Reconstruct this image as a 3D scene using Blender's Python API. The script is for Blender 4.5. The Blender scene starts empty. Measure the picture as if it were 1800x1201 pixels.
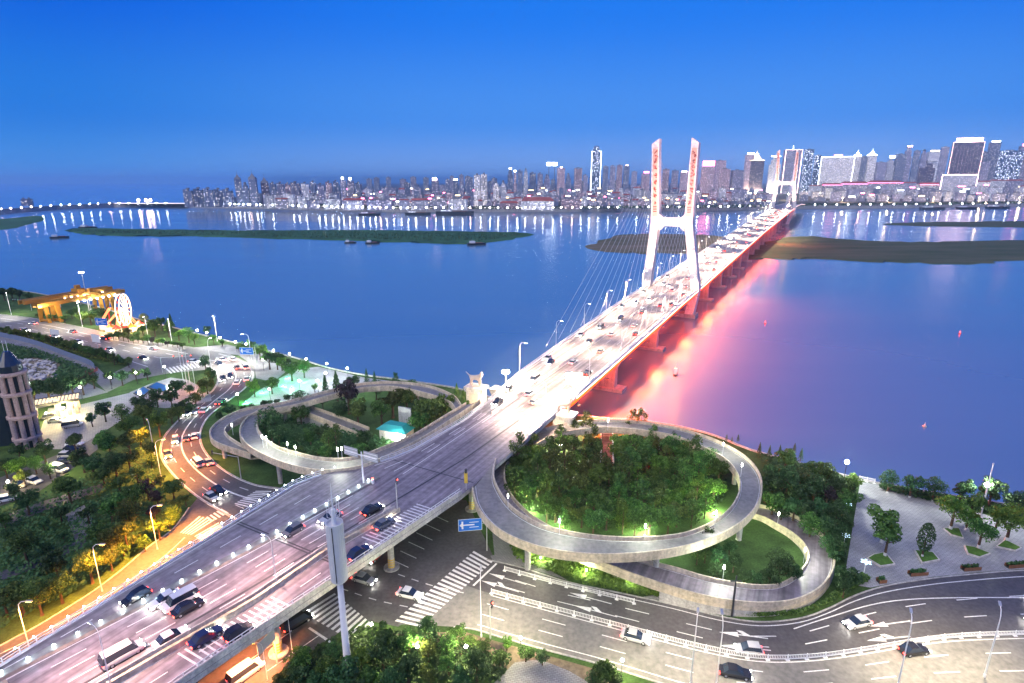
import bpy, math, random
from mathutils import Vector, Matrix
random.seed(11)
scene = bpy.context.scene
col = scene.collection
R = math.radians

# ------------------------------------------------------------------ camera
FPX, CX, CY, HZ, HCAM = 1000.0, 900.0, 600.5, 320.0, 70.0
TILT = math.atan((CY - HZ) / FPX)
cd = bpy.data.cameras.new('camera')
cd.sensor_width = 36.0; cd.lens = 20.0; cd.clip_start = 0.5; cd.clip_end = 60000
cam = bpy.data.objects.new('camera', cd); col.objects.link(cam)
cam.location = (0, 0, HCAM); cam.rotation_euler = (math.pi / 2 - TILT, 0, 0)
scene.camera = cam
# ------------------------------------------------------------------ sky
SUN_EL, SUN_ROT = R(-3.5), R(215)
world = bpy.data.worlds.new('World'); scene.world = world; world.use_nodes = True
wn, wl = world.node_tree.nodes, world.node_tree.links
wn.clear()
wo = wn.new('ShaderNodeOutputWorld'); bg = wn.new('ShaderNodeBackground')
sky = wn.new('ShaderNodeTexSky'); sky.sky_type = 'NISHITA'; sky.sun_disc = False
sky.sun_elevation = SUN_EL; sky.sun_rotation = SUN_ROT
sky.air_density = 1.6; sky.dust_density = 0.6; sky.ozone_density = 3.0; sky.altitude = 0
tc = wn.new('ShaderNodeTexCoord'); sx = wn.new('ShaderNodeSeparateXYZ')
wl.new(tc.outputs['Generated'], sx.inputs[0])
ramp = wn.new('ShaderNodeValToRGB'); wl.new(sx.outputs['Z'], ramp.inputs[0])
cr = ramp.color_ramp; cr.interpolation = 'EASE'
cr.elements[0].position = 0.0; cr.elements[0].color = (0.050, 0.240, 0.620, 1)
cr.elements[1].position = 1.0; cr.elements[1].color = (0.001, 0.055, 0.42, 1)
for p_, c_ in ((0.10, (0.012, 0.155, 0.580, 1)), (0.26, (0.0005, 0.088, 0.57, 1)), (0.5, (0.0005, 0.070, 0.50, 1))):
    e_ = cr.elements.new(p_); e_.color = c_
ramp2 = wn.new('ShaderNodeValToRGB'); wl.new(sx.outputs['Z'], ramp2.inputs[0]); cr = ramp2.color_ramp; cr.interpolation = 'EASE'
cr.elements[0].position = 0.0; cr.elements[0].color = (0.185, 0.345, 0.720, 1)
cr.elements[1].position = 1.0; cr.elements[1].color = (0.001, 0.065, 0.45, 1)
for p_, c_ in ((0.10, (0.052, 0.225, 0.68, 1)), (0.26, (0.010, 0.155, 0.68, 1)), (0.5, (0.002, 0.090, 0.56, 1))):
    e_ = cr.elements.new(p_); e_.color = c_
# city glow: the horizon over the town is a touch more violet
sk_mix = wn.new('ShaderNodeMix'); sk_mix.data_type = 'RGBA'; sk_mix.blend_type = 'ADD'
sk_gain = wn.new('ShaderNodeMix'); sk_gain.data_type = 'RGBA'; sk_gain.blend_type = 'MULTIPLY'
sk_gain.inputs[0].default_value = 1.0
wl.new(sky.outputs[0], sk_gain.inputs[6]); sk_gain.inputs[7].default_value = (0.15, 0.55, 1.0, 1)
glow_d = wn.new('ShaderNodeVectorMath'); glow_d.operation = 'DOT_PRODUCT'; wl.new(tc.outputs['Generated'], glow_d.inputs[0]); glow_d.inputs[1].default_value = (0.22, 0.975, 0.0)
glow_r = wn.new('ShaderNodeMapRange'); glow_r.interpolation_type = 'SMOOTHSTEP'; glow_r.inputs[1].default_value = .62; glow_r.inputs[2].default_value = .99; glow_r.inputs[4].default_value = 1.0; wl.new(glow_d.outputs['Value'], glow_r.inputs[0])
sk_city = wn.new('ShaderNodeMix'); sk_city.data_type = 'RGBA'; wl.new(glow_r.outputs[0], sk_city.inputs[0]); wl.new(ramp.outputs[0], sk_city.inputs[6]); wl.new(ramp2.outputs[0], sk_city.inputs[7])
wl.new(sk_city.outputs[2], sk_mix.inputs[6]); wl.new(sk_gain.outputs[2], sk_mix.inputs[7]); sk_mix.inputs[0].default_value = 0.012
wl.new(sk_mix.outputs[2], bg.inputs[0]); bg.inputs[1].default_value = 1.0
wl.new(bg.outputs[0], wo.inputs[0])
# ------------------------------------------------------------------ afterglow (one broad soft sun)
sd = bpy.data.lights.new('sun', 'SUN'); sd.energy = 2.0; sd.angle = R(70); sd.color = (1.0, 0.92, 0.80)
sun = bpy.data.objects.new('sun', sd); col.objects.link(sun)
sun.rotation_euler = (R(38), 0, R(-35))
# ------------------------------------------------------------------ exposure
scene.view_settings.view_transform = 'Standard'; scene.view_settings.look = 'None'
scene.view_settings.gamma = 1.0; scene.view_settings.exposure = 0.4
scene.view_settings.use_curve_mapping = False
cy = scene.cycles
cy.use_denoising = True; cy.max_bounces = 5; cy.diffuse_bounces = 2; cy.glossy_bounces = 3
cy.transparent_max_bounces = 6; cy.transmission_bounces = 3; cy.volume_bounces = 2
cy.sample_clamp_indirect = 4.0; cy.caustics_reflective = False; cy.caustics_refractive = False
cy.use_light_tree = True; cy.use_adaptive_sampling = True; cy.adaptive_threshold = 0.02

# ------------------------------------------------------------------ geometry helpers
ct_, st_ = math.cos(TILT), math.sin(TILT)
def ray(px, py):
    x = (px - CX) / FPX; y = -(py - CY) / FPX
    return Vector((x, ct_ + y * st_, -st_ + y * ct_))
def W(px, py, z=0.0):
    """world point on the level z seen at photo pixel (1800 wide)"""
    d = ray(px, py); t = (z - HCAM) / d.z
    return Vector((d.x * t, d.y * t, z))
def WY(px, py, Y):
    d = ray(px, py); t = Y / d.y
    return Vector((d.x * t, Y, HCAM + d.z * t))
def depth(p):
    return p.y * ct_ - (p.z - HCAM) * st_
BA = R(28.3)
HV = Vector((math.sin(BA), math.cos(BA), 0)); NV = Vector((math.cos(BA), -math.sin(BA), 0))
def B(s, n, z=0.0):
    p = HV * s + NV * n; p.z = z; return p
def BS(px, py, s):
    d = ray(px, py); t = s / (d.x * HV.x + d.y * HV.y)
    p = d * t; return (p.x * NV.x + p.y * NV.y, HCAM + p.z)
def lerp(a, b, t): return a + (b - a) * t
def interp(x, pts):
    if x <= pts[0][0]: return pts[0][1]
    for (a, b), (c, d) in zip(pts, pts[1:]):
        if x <= c: return b + (d - b) * (x - a) / (c - a)
    return pts[-1][1]
def cat(pts, n=6, closed=False):
    """Catmull-Rom through points (Vectors)"""
    out = []; m = len(pts)
    rng = range(m if closed else m - 1)
    for i in rng:
        if closed: p0, p1, p2, p3 = (pts[(i + k) % m] for k in (-1, 0, 1, 2))
        else:
            p0 = pts[max(i - 1, 0)]; p1 = pts[i]; p2 = pts[i + 1]; p3 = pts[min(i + 2, m - 1)]
        for k in range(n):
            t = k / n
            out.append(0.5 * ((2 * p1) + (p2 - p0) * t + (2 * p0 - 5 * p1 + 4 * p2 - p3) * t * t + (3 * p1 - p0 - 3 * p2 + p3) * t ** 3))
    if not closed: out.append(pts[-1].copy())
    return out
def resample(pts, step):
    out = [pts[0].copy()]; acc = 0.0
    for a, b in zip(pts, pts[1:]):
        L = (b - a).length; d = step - acc
        while d <= L:
            out.append(a.lerp(b, d / L)); d += step
        acc = L - (d - step)
    return out

class MB:
    def __init__(s): s.v = []; s.f = []; s.m = []; s.cur = 0
    def mat(s, i): s.cur = i; return s
    def face(s, pts):
        i = len(s.v); s.v += [tuple(p) for p in pts]; s.f.append(tuple(range(i, i + len(pts)))); s.m.append(s.cur)
    def idx(s, vs, fs):
        i = len(s.v); s.v += [tuple(p) for p in vs]
        for f in fs: s.f.append(tuple(k + i for k in f)); s.m.append(s.cur)
    def box(s, x0, y0, z0, x1, y1, z1, M=None):
        vs = [Vector((x, y, z)) for z in (z0, z1) for y in (y0, y1) for x in (x0, x1)]
        if M is not None: vs = [M @ v for v in vs]
        s.idx(vs, [(0, 2, 3, 1), (4, 5, 7, 6), (0, 1, 5, 4), (2, 6, 7, 3), (0, 4, 6, 2), (1, 3, 7, 5)])
    def prism(s, poly, z0, z1):
        """poly CCW list of (x,y)"""
        n = len(poly); vs = [(p[0], p[1], z0) for p in poly] + [(p[0], p[1], z1) for p in poly]
        s.idx(vs, [tuple(reversed(range(n))), tuple(range(n, 2 * n))] + [(i, (i + 1) % n, n + (i + 1) % n, n + i) for i in range(n)])
    def frustum(s, poly0, z0, poly1, z1):
        n = len(poly0); vs = [(p[0], p[1], z0) for p in poly0] + [(p[0], p[1], z1) for p in poly1]
        s.idx(vs, [tuple(reversed(range(n))), tuple(range(n, 2 * n))] + [(i, (i + 1) % n, n + (i + 1) % n, n + i) for i in range(n)])
    def tube(s, pts, r, n=6, r1=None, cap=True):
        pts = [Vector(p) for p in pts]; m = len(pts); rings = []
        for i, p in enumerate(pts):
            t = (pts[min(i + 1, m - 1)] - pts[max(i - 1, 0)])
            if t.length < 1e-9: t = Vector((0, 0, 1))
            t.normalize()
            a = t.cross(Vector((0, 0, 1)))
            if a.length < 1e-3: a = Vector((1, 0, 0))
            a.normalize(); b = t.cross(a)
            rr = r if r1 is None else lerp(r, r1, i / (m - 1))
            rings.append([p + a * (rr * math.cos(k * 2 * math.pi / n)) + b * (rr * math.sin(k * 2 * math.pi / n)) for k in range(n)])
        vs = [v for rg in rings for v in rg]; fs = []
        for i in range(m - 1):
            for k in range(n): fs.append((i * n + k, i * n + (k + 1) % n, (i + 1) * n + (k + 1) % n, (i + 1) * n + k))
        if cap: fs += [tuple(reversed(range(n))), tuple(range((m - 1) * n, m * n))]
        s.idx(vs, fs)
    def lathe(s, prof, c=(0, 0, 0), n=10):
        c = Vector(c); vs = []; fs = []
        for r, z in prof:
            for k in range(n): vs.append(c + Vector((r * math.cos(k * 2 * math.pi / n), r * math.sin(k * 2 * math.pi / n), z)))
        m = len(prof)
        for i in range(m - 1):
            for k in range(n): fs.append((i * n + k, i * n + (k + 1) % n, (i + 1) * n + (k + 1) % n, (i + 1) * n + k))
        fs += [tuple(reversed(range(n))), tuple(range((m - 1) * n, m * n))]
        s.idx(vs, fs)
    def ball(s, c, r, n=8, m=5, sq=(1, 1, 1)):
        c = Vector(c); vs = [c + Vector((0, 0, -r * sq[2]))]
        for i in range(1, m):
            a = -math.pi / 2 + math.pi * i / m
            for k in range(n):
                b = k * 2 * math.pi / n
                vs.append(c + Vector((r * sq[0] * math.cos(a) * math.cos(b), r * sq[1] * math.cos(a) * math.sin(b), r * sq[2] * math.sin(a))))
        vs.append(c + Vector((0, 0, r * sq[2]))); fs = []
        for k in range(n): fs.append((0, 1 + (k + 1) % n, 1 + k))
        for i in range(m - 2):
            for k in range(n): fs.append((1 + i * n + k, 1 + i * n + (k + 1) % n, 1 + (i + 1) * n + (k + 1) % n, 1 + (i + 1) * n + k))
        L = len(vs) - 1; o = 1 + (m - 2) * n
        for k in range(n): fs.append((o + k, o + (k + 1) % n, L))
        s.idx(vs, fs)
    def strip(s, A, Bp, up=0.0):
        """quad strip between two equal-length polylines"""
        for i in range(len(A) - 1):
            q = [A[i], Bp[i], Bp[i + 1], A[i + 1]]
            s.face([(p[0], p[1], p[2] + up) for p in q])
    def sweep(s, pts, prof, closed=False):
        """sweep a profile [(offset to the right of travel, up), ...] along pts (closed profile)"""
        m = len(pts); k = len(prof); vs = []
        for i, p in enumerate(pts):
            a = pts[(i - 1) % m] if (closed or i > 0) else pts[i]
            b = pts[(i + 1) % m] if (closed or i < m - 1) else pts[i]
            t = b - a; t.z = 0; t.normalize(); r = Vector((t.y, -t.x, 0))
            for o, u in prof: vs.append(Vector(p) + r * o + Vector((0, 0, u)))
        fs = []
        for i in range(m if closed else m - 1):
            j = (i + 1) % m
            for q in range(k): fs.append((i * k + q, i * k + (q + 1) % k, j * k + (q + 1) % k, j * k + q))
        if not closed: fs += [tuple(range(k)), tuple(reversed(range((m - 1) * k, m * k)))]
        s.idx(vs, fs)
    def mesh(s, name, mats, smooth=False):
        me = bpy.data.meshes.new(name); me.from_pydata(s.v, [], s.f)
        for mt in (mats if isinstance(mats, (list, tuple)) else [mats]): me.materials.append(mt)
        if any(s.m): me.polygons.foreach_set('material_index', s.m)
        if smooth: me.polygons.foreach_set('use_smooth', [True] * len(me.polygons))
        me.update(); return me
def tag(o, label=None, cat_=None, group=None, kind=None):
    if label: o['label'] = label
    if cat_: o['category'] = cat_
    if group: o['group'] = group
    if kind: o['kind'] = kind
    return o
def link(name, data, parent=None, loc=None, rz=0.0, sc=None):
    o = bpy.data.objects.new(name, data); col.objects.link(o)
    if parent is not None: o.parent = parent
    if loc is not None: o.location = loc
    if rz: o.rotation_euler = (0, 0, rz)
    if sc is not None: o.scale = sc if isinstance(sc, (tuple, list)) else (sc, sc, sc)
    return o
def obj(name, mb, mats, parent=None, loc=None, rz=0.0, smooth=False):
    return link(name, mb.mesh(name, mats, smooth), parent, loc, rz)
def thing(name, label, cat_, loc=(0, 0, 0), rz=0.0, group=None):
    o = link(name, None, None, loc, rz); o.empty_display_size = 0.5
    return tag(o, label, cat_, group)
def lamp(parent, loc, power, color=(1, .95, .88), r=0.15, kind='POINT', spot=None, blend=.6, rot=None, name='lamp_light'):
    d = bpy.data.lights.new(name, kind); d.energy = power; d.color = color
    d.shadow_soft_size = r
    if kind == 'SPOT': d.spot_size = spot; d.spot_blend = blend
    o = link(name, d, parent, loc)
    if rot is not None: o.rotation_euler = rot
    return o
def aim(frm, to):
    return (Vector(to) - Vector(frm)).to_track_quat('-Z', 'Y').to_euler()
def face_poly(name, pts, mat, kind='structure', parent=None):
    mb = MB(); mb.face(pts); return tag(obj(name, mb, mat, parent), kind=kind)
def ordn(i):
    i += 1
    suf = 'th' if 10 <= i % 100 <= 20 else {1: 'st', 2: 'nd', 3: 'rd'}.get(i % 10, 'th')
    return '%d%s' % (i, suf)

# ------------------------------------------------------------------ materials
def new_mat(name):
    m = bpy.data.materials.new(name); m.use_nodes = True
    nt = m.node_tree; nt.nodes.clear()
    out = nt.nodes.new('ShaderNodeOutputMaterial')
    return m, nt.nodes, nt.links, out
def pbr(name, c, rough=.7, var=.25, scale=.4, fine=None, spec=.4, metal=0.0, bump=0.0, bscale=8.0, objcol=False, rnd=0.0, emit=None, es=0.0, c2=None, streak=False, drip=False, stretch=None):
    m, N, L, out = new_mat(name)
    p = N.new('ShaderNodeBsdfPrincipled'); L.new(p.outputs[0], out.inputs[0])
    p.inputs['Roughness'].default_value = rough; p.inputs['Metallic'].default_value = metal
    p.inputs['Specular IOR Level'].default_value = spec
    t = N.new('ShaderNodeTexCoord')
    n1 = N.new('ShaderNodeTexNoise'); n1.inputs['Scale'].default_value = scale; n1.inputs['Detail'].default_value = 5
    n1.inputs['Roughness'].default_value = .65
    if stretch:
        ms_ = N.new('ShaderNodeMapping'); ms_.inputs['Scale'].default_value = stretch; L.new(t.outputs['Object'], ms_.inputs[0]); L.new(ms_.outputs[0], n1.inputs['Vector'])
    else: L.new(t.outputs['Object'], n1.inputs['Vector'])
    rp = N.new('ShaderNodeMapRange'); rp.inputs[1].default_value = .3; rp.inputs[2].default_value = .7
    L.new(n1.outputs[0], rp.inputs[0])
    mx = N.new('ShaderNodeMix'); mx.data_type = 'RGBA'; L.new(rp.outputs[0], mx.inputs[0])
    a = c2 if c2 else tuple(min(1, x * (1 - var)) for x in c); b = c if c2 else tuple(min(1, x * (1 + var)) for x in c)
    mx.inputs[6].default_value = (*a, 1); mx.inputs[7].default_value = (*b, 1)
    src = mx.outputs[2]
    if fine:
        n2 = N.new('ShaderNodeTexNoise'); n2.inputs['Scale'].default_value = fine; n2.inputs['Detail'].default_value = 3
        L.new(t.outputs['Object'], n2.inputs['Vector'])
        r2 = N.new('ShaderNodeMapRange'); r2.inputs[1].default_value = .3; r2.inputs[2].default_value = .7; r2.inputs[3].default_value = .75; r2.inputs[4].default_value = 1.2
        L.new(n2.outputs[0], r2.inputs[0])
        m2 = N.new('ShaderNodeMix'); m2.data_type = 'RGBA'; m2.blend_type = 'MULTIPLY'; m2.inputs[0].default_value = 1
        L.new(src, m2.inputs[6]); L.new(r2.outputs[0], m2.inputs[7]); src = m2.outputs[2]
    if drip:   # rain runs and grime down the concrete
        m1 = N.new('ShaderNodeMapping'); m1.inputs['Scale'].default_value = (.8, .8, .08); L.new(t.outputs['Object'], m1.inputs[0])
        n3 = N.new('ShaderNodeTexNoise'); n3.inputs['Scale'].default_value = 1.0; n3.inputs['Detail'].default_value = 5; L.new(m1.outputs[0], n3.inputs[0])
        r3 = N.new('ShaderNodeMapRange'); r3.inputs[1].default_value = .35; r3.inputs[2].default_value = .62; r3.inputs[3].default_value = .74; r3.inputs[4].default_value = 1.06; L.new(n3.outputs[0], r3.inputs[0])
        m4 = N.new('ShaderNodeMix'); m4.data_type = 'RGBA'; m4.blend_type = 'MULTIPLY'; m4.inputs[0].default_value = 1
        L.new(src, m4.inputs[6]); L.new(r3.outputs[0], m4.inputs[7]); src = m4.outputs[2]
    if streak:   # wheel-path streaks along the travel, also painted in for traffic light trails
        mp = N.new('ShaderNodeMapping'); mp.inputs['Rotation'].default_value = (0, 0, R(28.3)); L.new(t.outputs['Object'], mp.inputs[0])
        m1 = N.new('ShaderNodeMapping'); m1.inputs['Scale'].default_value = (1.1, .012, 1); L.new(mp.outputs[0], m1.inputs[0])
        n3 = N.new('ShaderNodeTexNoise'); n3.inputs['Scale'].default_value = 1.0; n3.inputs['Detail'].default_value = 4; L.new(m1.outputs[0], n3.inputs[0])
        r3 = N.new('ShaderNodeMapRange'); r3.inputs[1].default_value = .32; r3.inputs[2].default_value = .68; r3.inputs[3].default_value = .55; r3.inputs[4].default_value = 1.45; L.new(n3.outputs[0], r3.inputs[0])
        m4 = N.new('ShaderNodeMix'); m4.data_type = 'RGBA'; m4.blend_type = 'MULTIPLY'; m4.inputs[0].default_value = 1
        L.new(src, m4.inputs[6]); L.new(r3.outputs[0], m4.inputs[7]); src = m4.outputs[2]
    if objcol:
        oi = N.new('ShaderNodeObjectInfo'); m3 = N.new('ShaderNodeMix'); m3.data_type = 'RGBA'; m3.blend_type = 'MULTIPLY'; m3.inputs[0].default_value = 1
        L.new(src, m3.inputs[6]); L.new(oi.outputs['Color'], m3.inputs[7]); src = m3.outputs[2]
    if rnd:
        oi = N.new('ShaderNodeObjectInfo'); hs = N.new('ShaderNodeHueSaturation')
        mr = N.new('ShaderNodeMapRange'); mr.inputs[3].default_value = 1 - rnd; mr.inputs[4].default_value = 1 + rnd
        L.new(oi.outputs['Random'], mr.inputs[0]); L.new(mr.outputs[0], hs.inputs['Value'])
        L.new(src, hs.inputs['Color']); src = hs.outputs[0]
    L.new(src, p.inputs['Base Color'])
    if bump:
        nb = N.new('ShaderNodeTexNoise'); nb.inputs['Scale'].default_value = bscale; nb.inputs['Detail'].default_value = 4
        L.new(t.outputs['Object'], nb.inputs['Vector'])
        bp = N.new('ShaderNodeBump'); bp.inputs['Strength'].default_value = bump; bp.inputs['Distance'].default_value = .05
        L.new(nb.outputs[0], bp.inputs['Height']); L.new(bp.outputs[0], p.inputs['Normal'])
    if emit:
        p.inputs['Emission Color'].default_value = (*emit, 1); p.inputs['Emission Strength'].default_value = es
    return m
def glow(name, c, s):
    m, N, L, out = new_mat(name)
    e = N.new('ShaderNodeEmission'); e.inputs[0].default_value = (*c, 1); e.inputs[1].default_value = s
    L.new(e.outputs[0], out.inputs[0]); m.cycles.emission_sampling = 'NONE'; return m
def foliage(name, dark, light, rnd=.38, trans=.25):
    m, N, L, out = new_mat(name)
    t = N.new('ShaderNodeTexCoord'); n = N.new('ShaderNodeTexNoise'); n.inputs['Scale'].default_value = .9; n.inputs['Detail'].default_value = 4
    L.new(t.outputs['Object'], n.inputs['Vector'])
    g = N.new('ShaderNodeNewGeometry')
    ad = N.new('ShaderNodeMath'); ad.operation = 'ADD'; L.new(n.outputs[0], ad.inputs[0])
    ml = N.new('ShaderNodeMath'); ml.operation = 'MULTIPLY_ADD'; ml.inputs[1].default_value = .5; ml.inputs[2].default_value = -.25
    L.new(g.outputs['Random Per Island'], ml.inputs[0]); L.new(ml.outputs[0], ad.inputs[1])
    rp = N.new('ShaderNodeMapRange'); rp.inputs[1].default_value = .25; rp.inputs[2].default_value = .8; L.new(ad.outputs[0], rp.inputs[0])
    mx = N.new('ShaderNodeMix'); mx.data_type = 'RGBA'; L.new(rp.outputs[0], mx.inputs[0])
    mx.inputs[6].default_value = (*dark, 1); mx.inputs[7].default_value = (*light, 1)
    oi = N.new('ShaderNodeObjectInfo'); hs = N.new('ShaderNodeHueSaturation')
    mr = N.new('ShaderNodeMapRange'); mr.inputs[3].default_value = 1 - rnd; mr.inputs[4].default_value = 1 + rnd
    L.new(oi.outputs['Random'], mr.inputs[0]); L.new(mr.outputs[0], hs.inputs['Value'])
    mh = N.new('ShaderNodeMapRange'); mh.inputs[3].default_value = .475; mh.inputs[4].default_value = .525
    L.new(oi.outputs['Random'], mh.inputs[0]); L.new(mh.outputs[0], hs.inputs['Hue'])
    L.new(mx.outputs[2], hs.inputs['Color'])
    d = N.new('ShaderNodeBsdfDiffuse'); tr = N.new('ShaderNodeBsdfTranslucent'); ms = N.new('ShaderNodeMixShader'); ms.inputs[0].default_value = trans
    L.new(hs.outputs[0], d.inputs[0]); L.new(hs.outputs[0], tr.inputs[0]); L.new(d.outputs[0], ms.inputs[1]); L.new(tr.outputs[0], ms.inputs[2])
    gl = N.new('ShaderNodeBsdfGlossy'); gl.inputs['Roughness'].default_value = .5; gl.inputs[0].default_value = (.5, .6, .5, 1)
    m2 = N.new('ShaderNodeMixShader'); m2.inputs[0].default_value = .04
    L.new(ms.outputs[0], m2.inputs[1]); L.new(gl.outputs[0], m2.inputs[2]); L.new(m2.outputs[0], out.inputs[0])
    return m
M = {}
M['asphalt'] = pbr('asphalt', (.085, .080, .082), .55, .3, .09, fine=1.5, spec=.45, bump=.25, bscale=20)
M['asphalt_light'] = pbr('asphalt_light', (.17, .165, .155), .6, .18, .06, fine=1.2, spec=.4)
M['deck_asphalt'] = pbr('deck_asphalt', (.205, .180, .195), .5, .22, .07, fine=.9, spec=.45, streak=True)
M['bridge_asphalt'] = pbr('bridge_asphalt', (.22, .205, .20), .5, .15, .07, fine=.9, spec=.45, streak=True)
M['ramp_concrete'] = pbr('ramp_concrete', (.20, .19, .175), .45, .12, .12, fine=1.2, spec=.4)
M['concrete'] = pbr('concrete', (.42, .41, .39), .75, .15, .3, fine=3, spec=.3, bump=.15, drip=True)
M['white_concrete'] = pbr('white_concrete', (.62, .58, .52), .65, .1, .25, fine=3, spec=.3, drip=True)
M['tower_paint'] = pbr('tower_paint', (.74, .70, .68), .6, .07, .15, fine=.8, spec=.3)
M['paint'] = pbr('road_paint', (.72, .72, .70), .6, .16, 4, fine=6, spec=.3)
M['yellow_paint'] = pbr('yellow_paint', (.62, .42, .06), .6, .15, 2, spec=.3)
M['grass'] = pbr('grass', (.050, .095, .028), .9, .4, .25, fine=2.5, spec=.1, bump=.5, bscale=3)
M['grass_bright'] = pbr('grass_bright', (.075, .16, .03), .9, .3, .3, fine=3, spec=.1, bump=.5, bscale=3)
M['soil'] = pbr('soil', (.16, .125, .09), .95, .3, .15, fine=1.5, spec=.1, bump=.4, bscale=2)
M['sandbar'] = pbr('sandbar', (.115, .12, .075), .95, .5, .018, spec=.1, c2=(.04, .075, .035), stretch=(.5, 2.2, 1))
M['sand'] = pbr('sand', (.24, .19, .14), .95, .3, .02, spec=.1, c2=(.07, .085, .035), stretch=(.5, 2.0, 1))
M['island_grass'] = pbr('island_grass', (.045, .12, .055), .95, .3, .012, fine=.1, spec=.1)
M['city_ground'] = pbr('city_ground', (.10, .10, .09), .9, .3, .01, fine=.08, spec=.1)
M['metal'] = pbr('grey_metal', (.48, .49, .50), .45, .08, 1, spec=.5, metal=.3)
M['white_metal'] = pbr('white_metal', (.78, .78, .78), .45, .05, 2, spec=.5)
M['mast_grey'] = pbr('mast_grey', (.62, .63, .64), .5, .06, .6, spec=.4)
M['dark_metal'] = pbr('dark_metal', (.04, .042, .045), .5, .1, 2, spec=.4)
M['crane_yellow'] = pbr('crane_yellow', (.46, .22, .025), .5, .12, .4, spec=.4)
M['red_paint'] = pbr('red_paint', (.55, .05, .04), .5, .1, 1, spec=.4)
M['blue_sign'] = pbr('blue_sign', (.01, .16, .62), .5, .05, 1, spec=.4)
M['brown_wood'] = pbr('brown_wood', (.22, .10, .05), .7, .2, 3, spec=.3)
M['stone_pink'] = pbr('stone_pink', (.42, .31, .29), .7, .12, .5, fine=3, spec=.3)
M['brick_red'] = pbr('brick_red', (.30, .10, .07), .85, .2, 1, fine=4, spec=.2)
M['glass_dark'] = pbr('glass_dark', (.02, .03, .05), .12, .1, .5, spec=.8)
M['trunk'] = pbr('trunk', (.09, .06, .04), .9, .3, 3, spec=.2)
M['trunk_white'] = pbr('trunk_white', (.6, .6, .57), .9, .1, 3, spec=.2)
M['ink'] = pbr('inscription_ink', (.22, .05, .04), .6, .1, 1)
M['bronze'] = pbr('statue_stone', (.55, .45, .36), .6, .15, 1, spec=.4)
M['rubber'] = pbr('rubber', (.02, .02, .02), .8, .1, 2, spec=.3)
M['car_paint'] = pbr('car_paint', (1, 1, 1), .25, .02, 1, spec=.6, objcol=True)
M['teal'] = pbr('teal_roof', (.02, .30, .30), .6, .1, 1)
M['orange_band'] = pbr('cream_fascia_paint', (.62, .53, .38), .6, .1, .3, fine=2, drip=True)  # cream fascia and parapet paint with darker runs
M['leaf'] = foliage('leaf_mid', (.026, .07, .014), (.11, .22, .04))
M['leaf_dark'] = foliage('leaf_dark', (.017, .05, .016), (.07, .15, .045))
M['leaf_lime'] = foliage('leaf_lime', (.045, .10, .012), (.15, .25, .035))
M['leaf_olive'] = foliage('leaf_olive', (.042, .068, .014), (.15, .19, .035))
M['leaf_purple'] = foliage('leaf_purple', (.02, .012, .02), (.055, .03, .045))
M['g_white'] = glow('lamp_white', (1, .96, .90), 40)
M['g_cool'] = glow('lamp_cool', (.75, .93, 1), 30)
M['g_sodium'] = glow('lamp_sodium', (1, .50, .08), 40)
M['g_green'] = glow('lamp_green', (.1, 1, .35), 14)
M['g_flood'] = glow('floodlight_lens', (1, .93, .82), 160)
M['g_head'] = glow('headlight_lens', (1, .95, .86), 120)
M['g_tail'] = glow('taillight_lens', (1, .03, .02), 26)
M['g_red'] = glow('red_lamp', (1, .06, .04), 12)
M['g_wheel'] = glow('wheel_bulbs', (1, .74, .42), 4)
M['g_pink'] = glow('pink_sign', (1, .16, .34), 12)
M['g_pinkw'] = glow('pale_sign', (1, .62, .68), 14)
M['g_strip'] = glow('led_strip_pink', (1, .62, .58), 5)
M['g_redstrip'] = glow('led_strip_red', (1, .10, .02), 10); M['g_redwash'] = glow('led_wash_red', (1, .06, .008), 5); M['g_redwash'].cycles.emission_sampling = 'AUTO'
M['peach'] = pbr('peach_panel', (.72, .42, .34), .7, .08, .2)
M['g_warm'] = glow('warm_light', (1, .72, .34), 6)
M['g_cityw'] = glow('city_white', (.85, .92, 1), 10)
M['g_prom'] = glow('promenade_bulb', (.92, .95, 1), 90)
def tiles(name, c1, c2, cm, scale, rough=.65):
    m, N, L, out = new_mat(name)
    p = N.new('ShaderNodeBsdfPrincipled'); L.new(p.outputs[0], out.inputs[0]); p.inputs['Roughness'].default_value = rough
    t = N.new('ShaderNodeTexCoord'); mp = N.new('ShaderNodeMapping'); mp.inputs['Rotation'].default_value = (0, 0, .2)
    L.new(t.outputs['Object'], mp.inputs[0])
    b = N.new('ShaderNodeTexBrick'); b.inputs['Scale'].default_value = scale; b.inputs['Color1'].default_value = (*c1, 1); b.inputs['Color2'].default_value = (*c2, 1); b.inputs['Mortar'].default_value = (*cm, 1)
    b.inputs['Mortar Size'].default_value = .03; L.new(mp.outputs[0], b.inputs[0])
    n = N.new('ShaderNodeTexNoise'); n.inputs['Scale'].default_value = .15; n.inputs['Detail'].default_value = 5; L.new(t.outputs['Object'], n.inputs[0])
    r = N.new('ShaderNodeMapRange'); r.inputs[1].default_value = .3; r.inputs[2].default_value = .7; r.inputs[3].default_value = .75; r.inputs[4].default_value = 1.2; L.new(n.outputs[0], r.inputs[0])
    mx = N.new('ShaderNodeMix'); mx.data_type = 'RGBA'; mx.blend_type = 'MULTIPLY'; mx.inputs[0].default_value = 1
    L.new(b.outputs[0], mx.inputs[6]); L.new(r.outputs[0], mx.inputs[7]); L.new(mx.outputs[2], p.inputs['Base Color'])
    return m
M['plaza'] = tiles('plaza_paving', (.36, .36, .36), (.29, .29, .30), (.20, .20, .20), .55)
M['pavers'] = tiles('pavement_pavers', (.26, .25, .26), (.20, .20, .21), (.12, .12, .12), .8)
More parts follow.
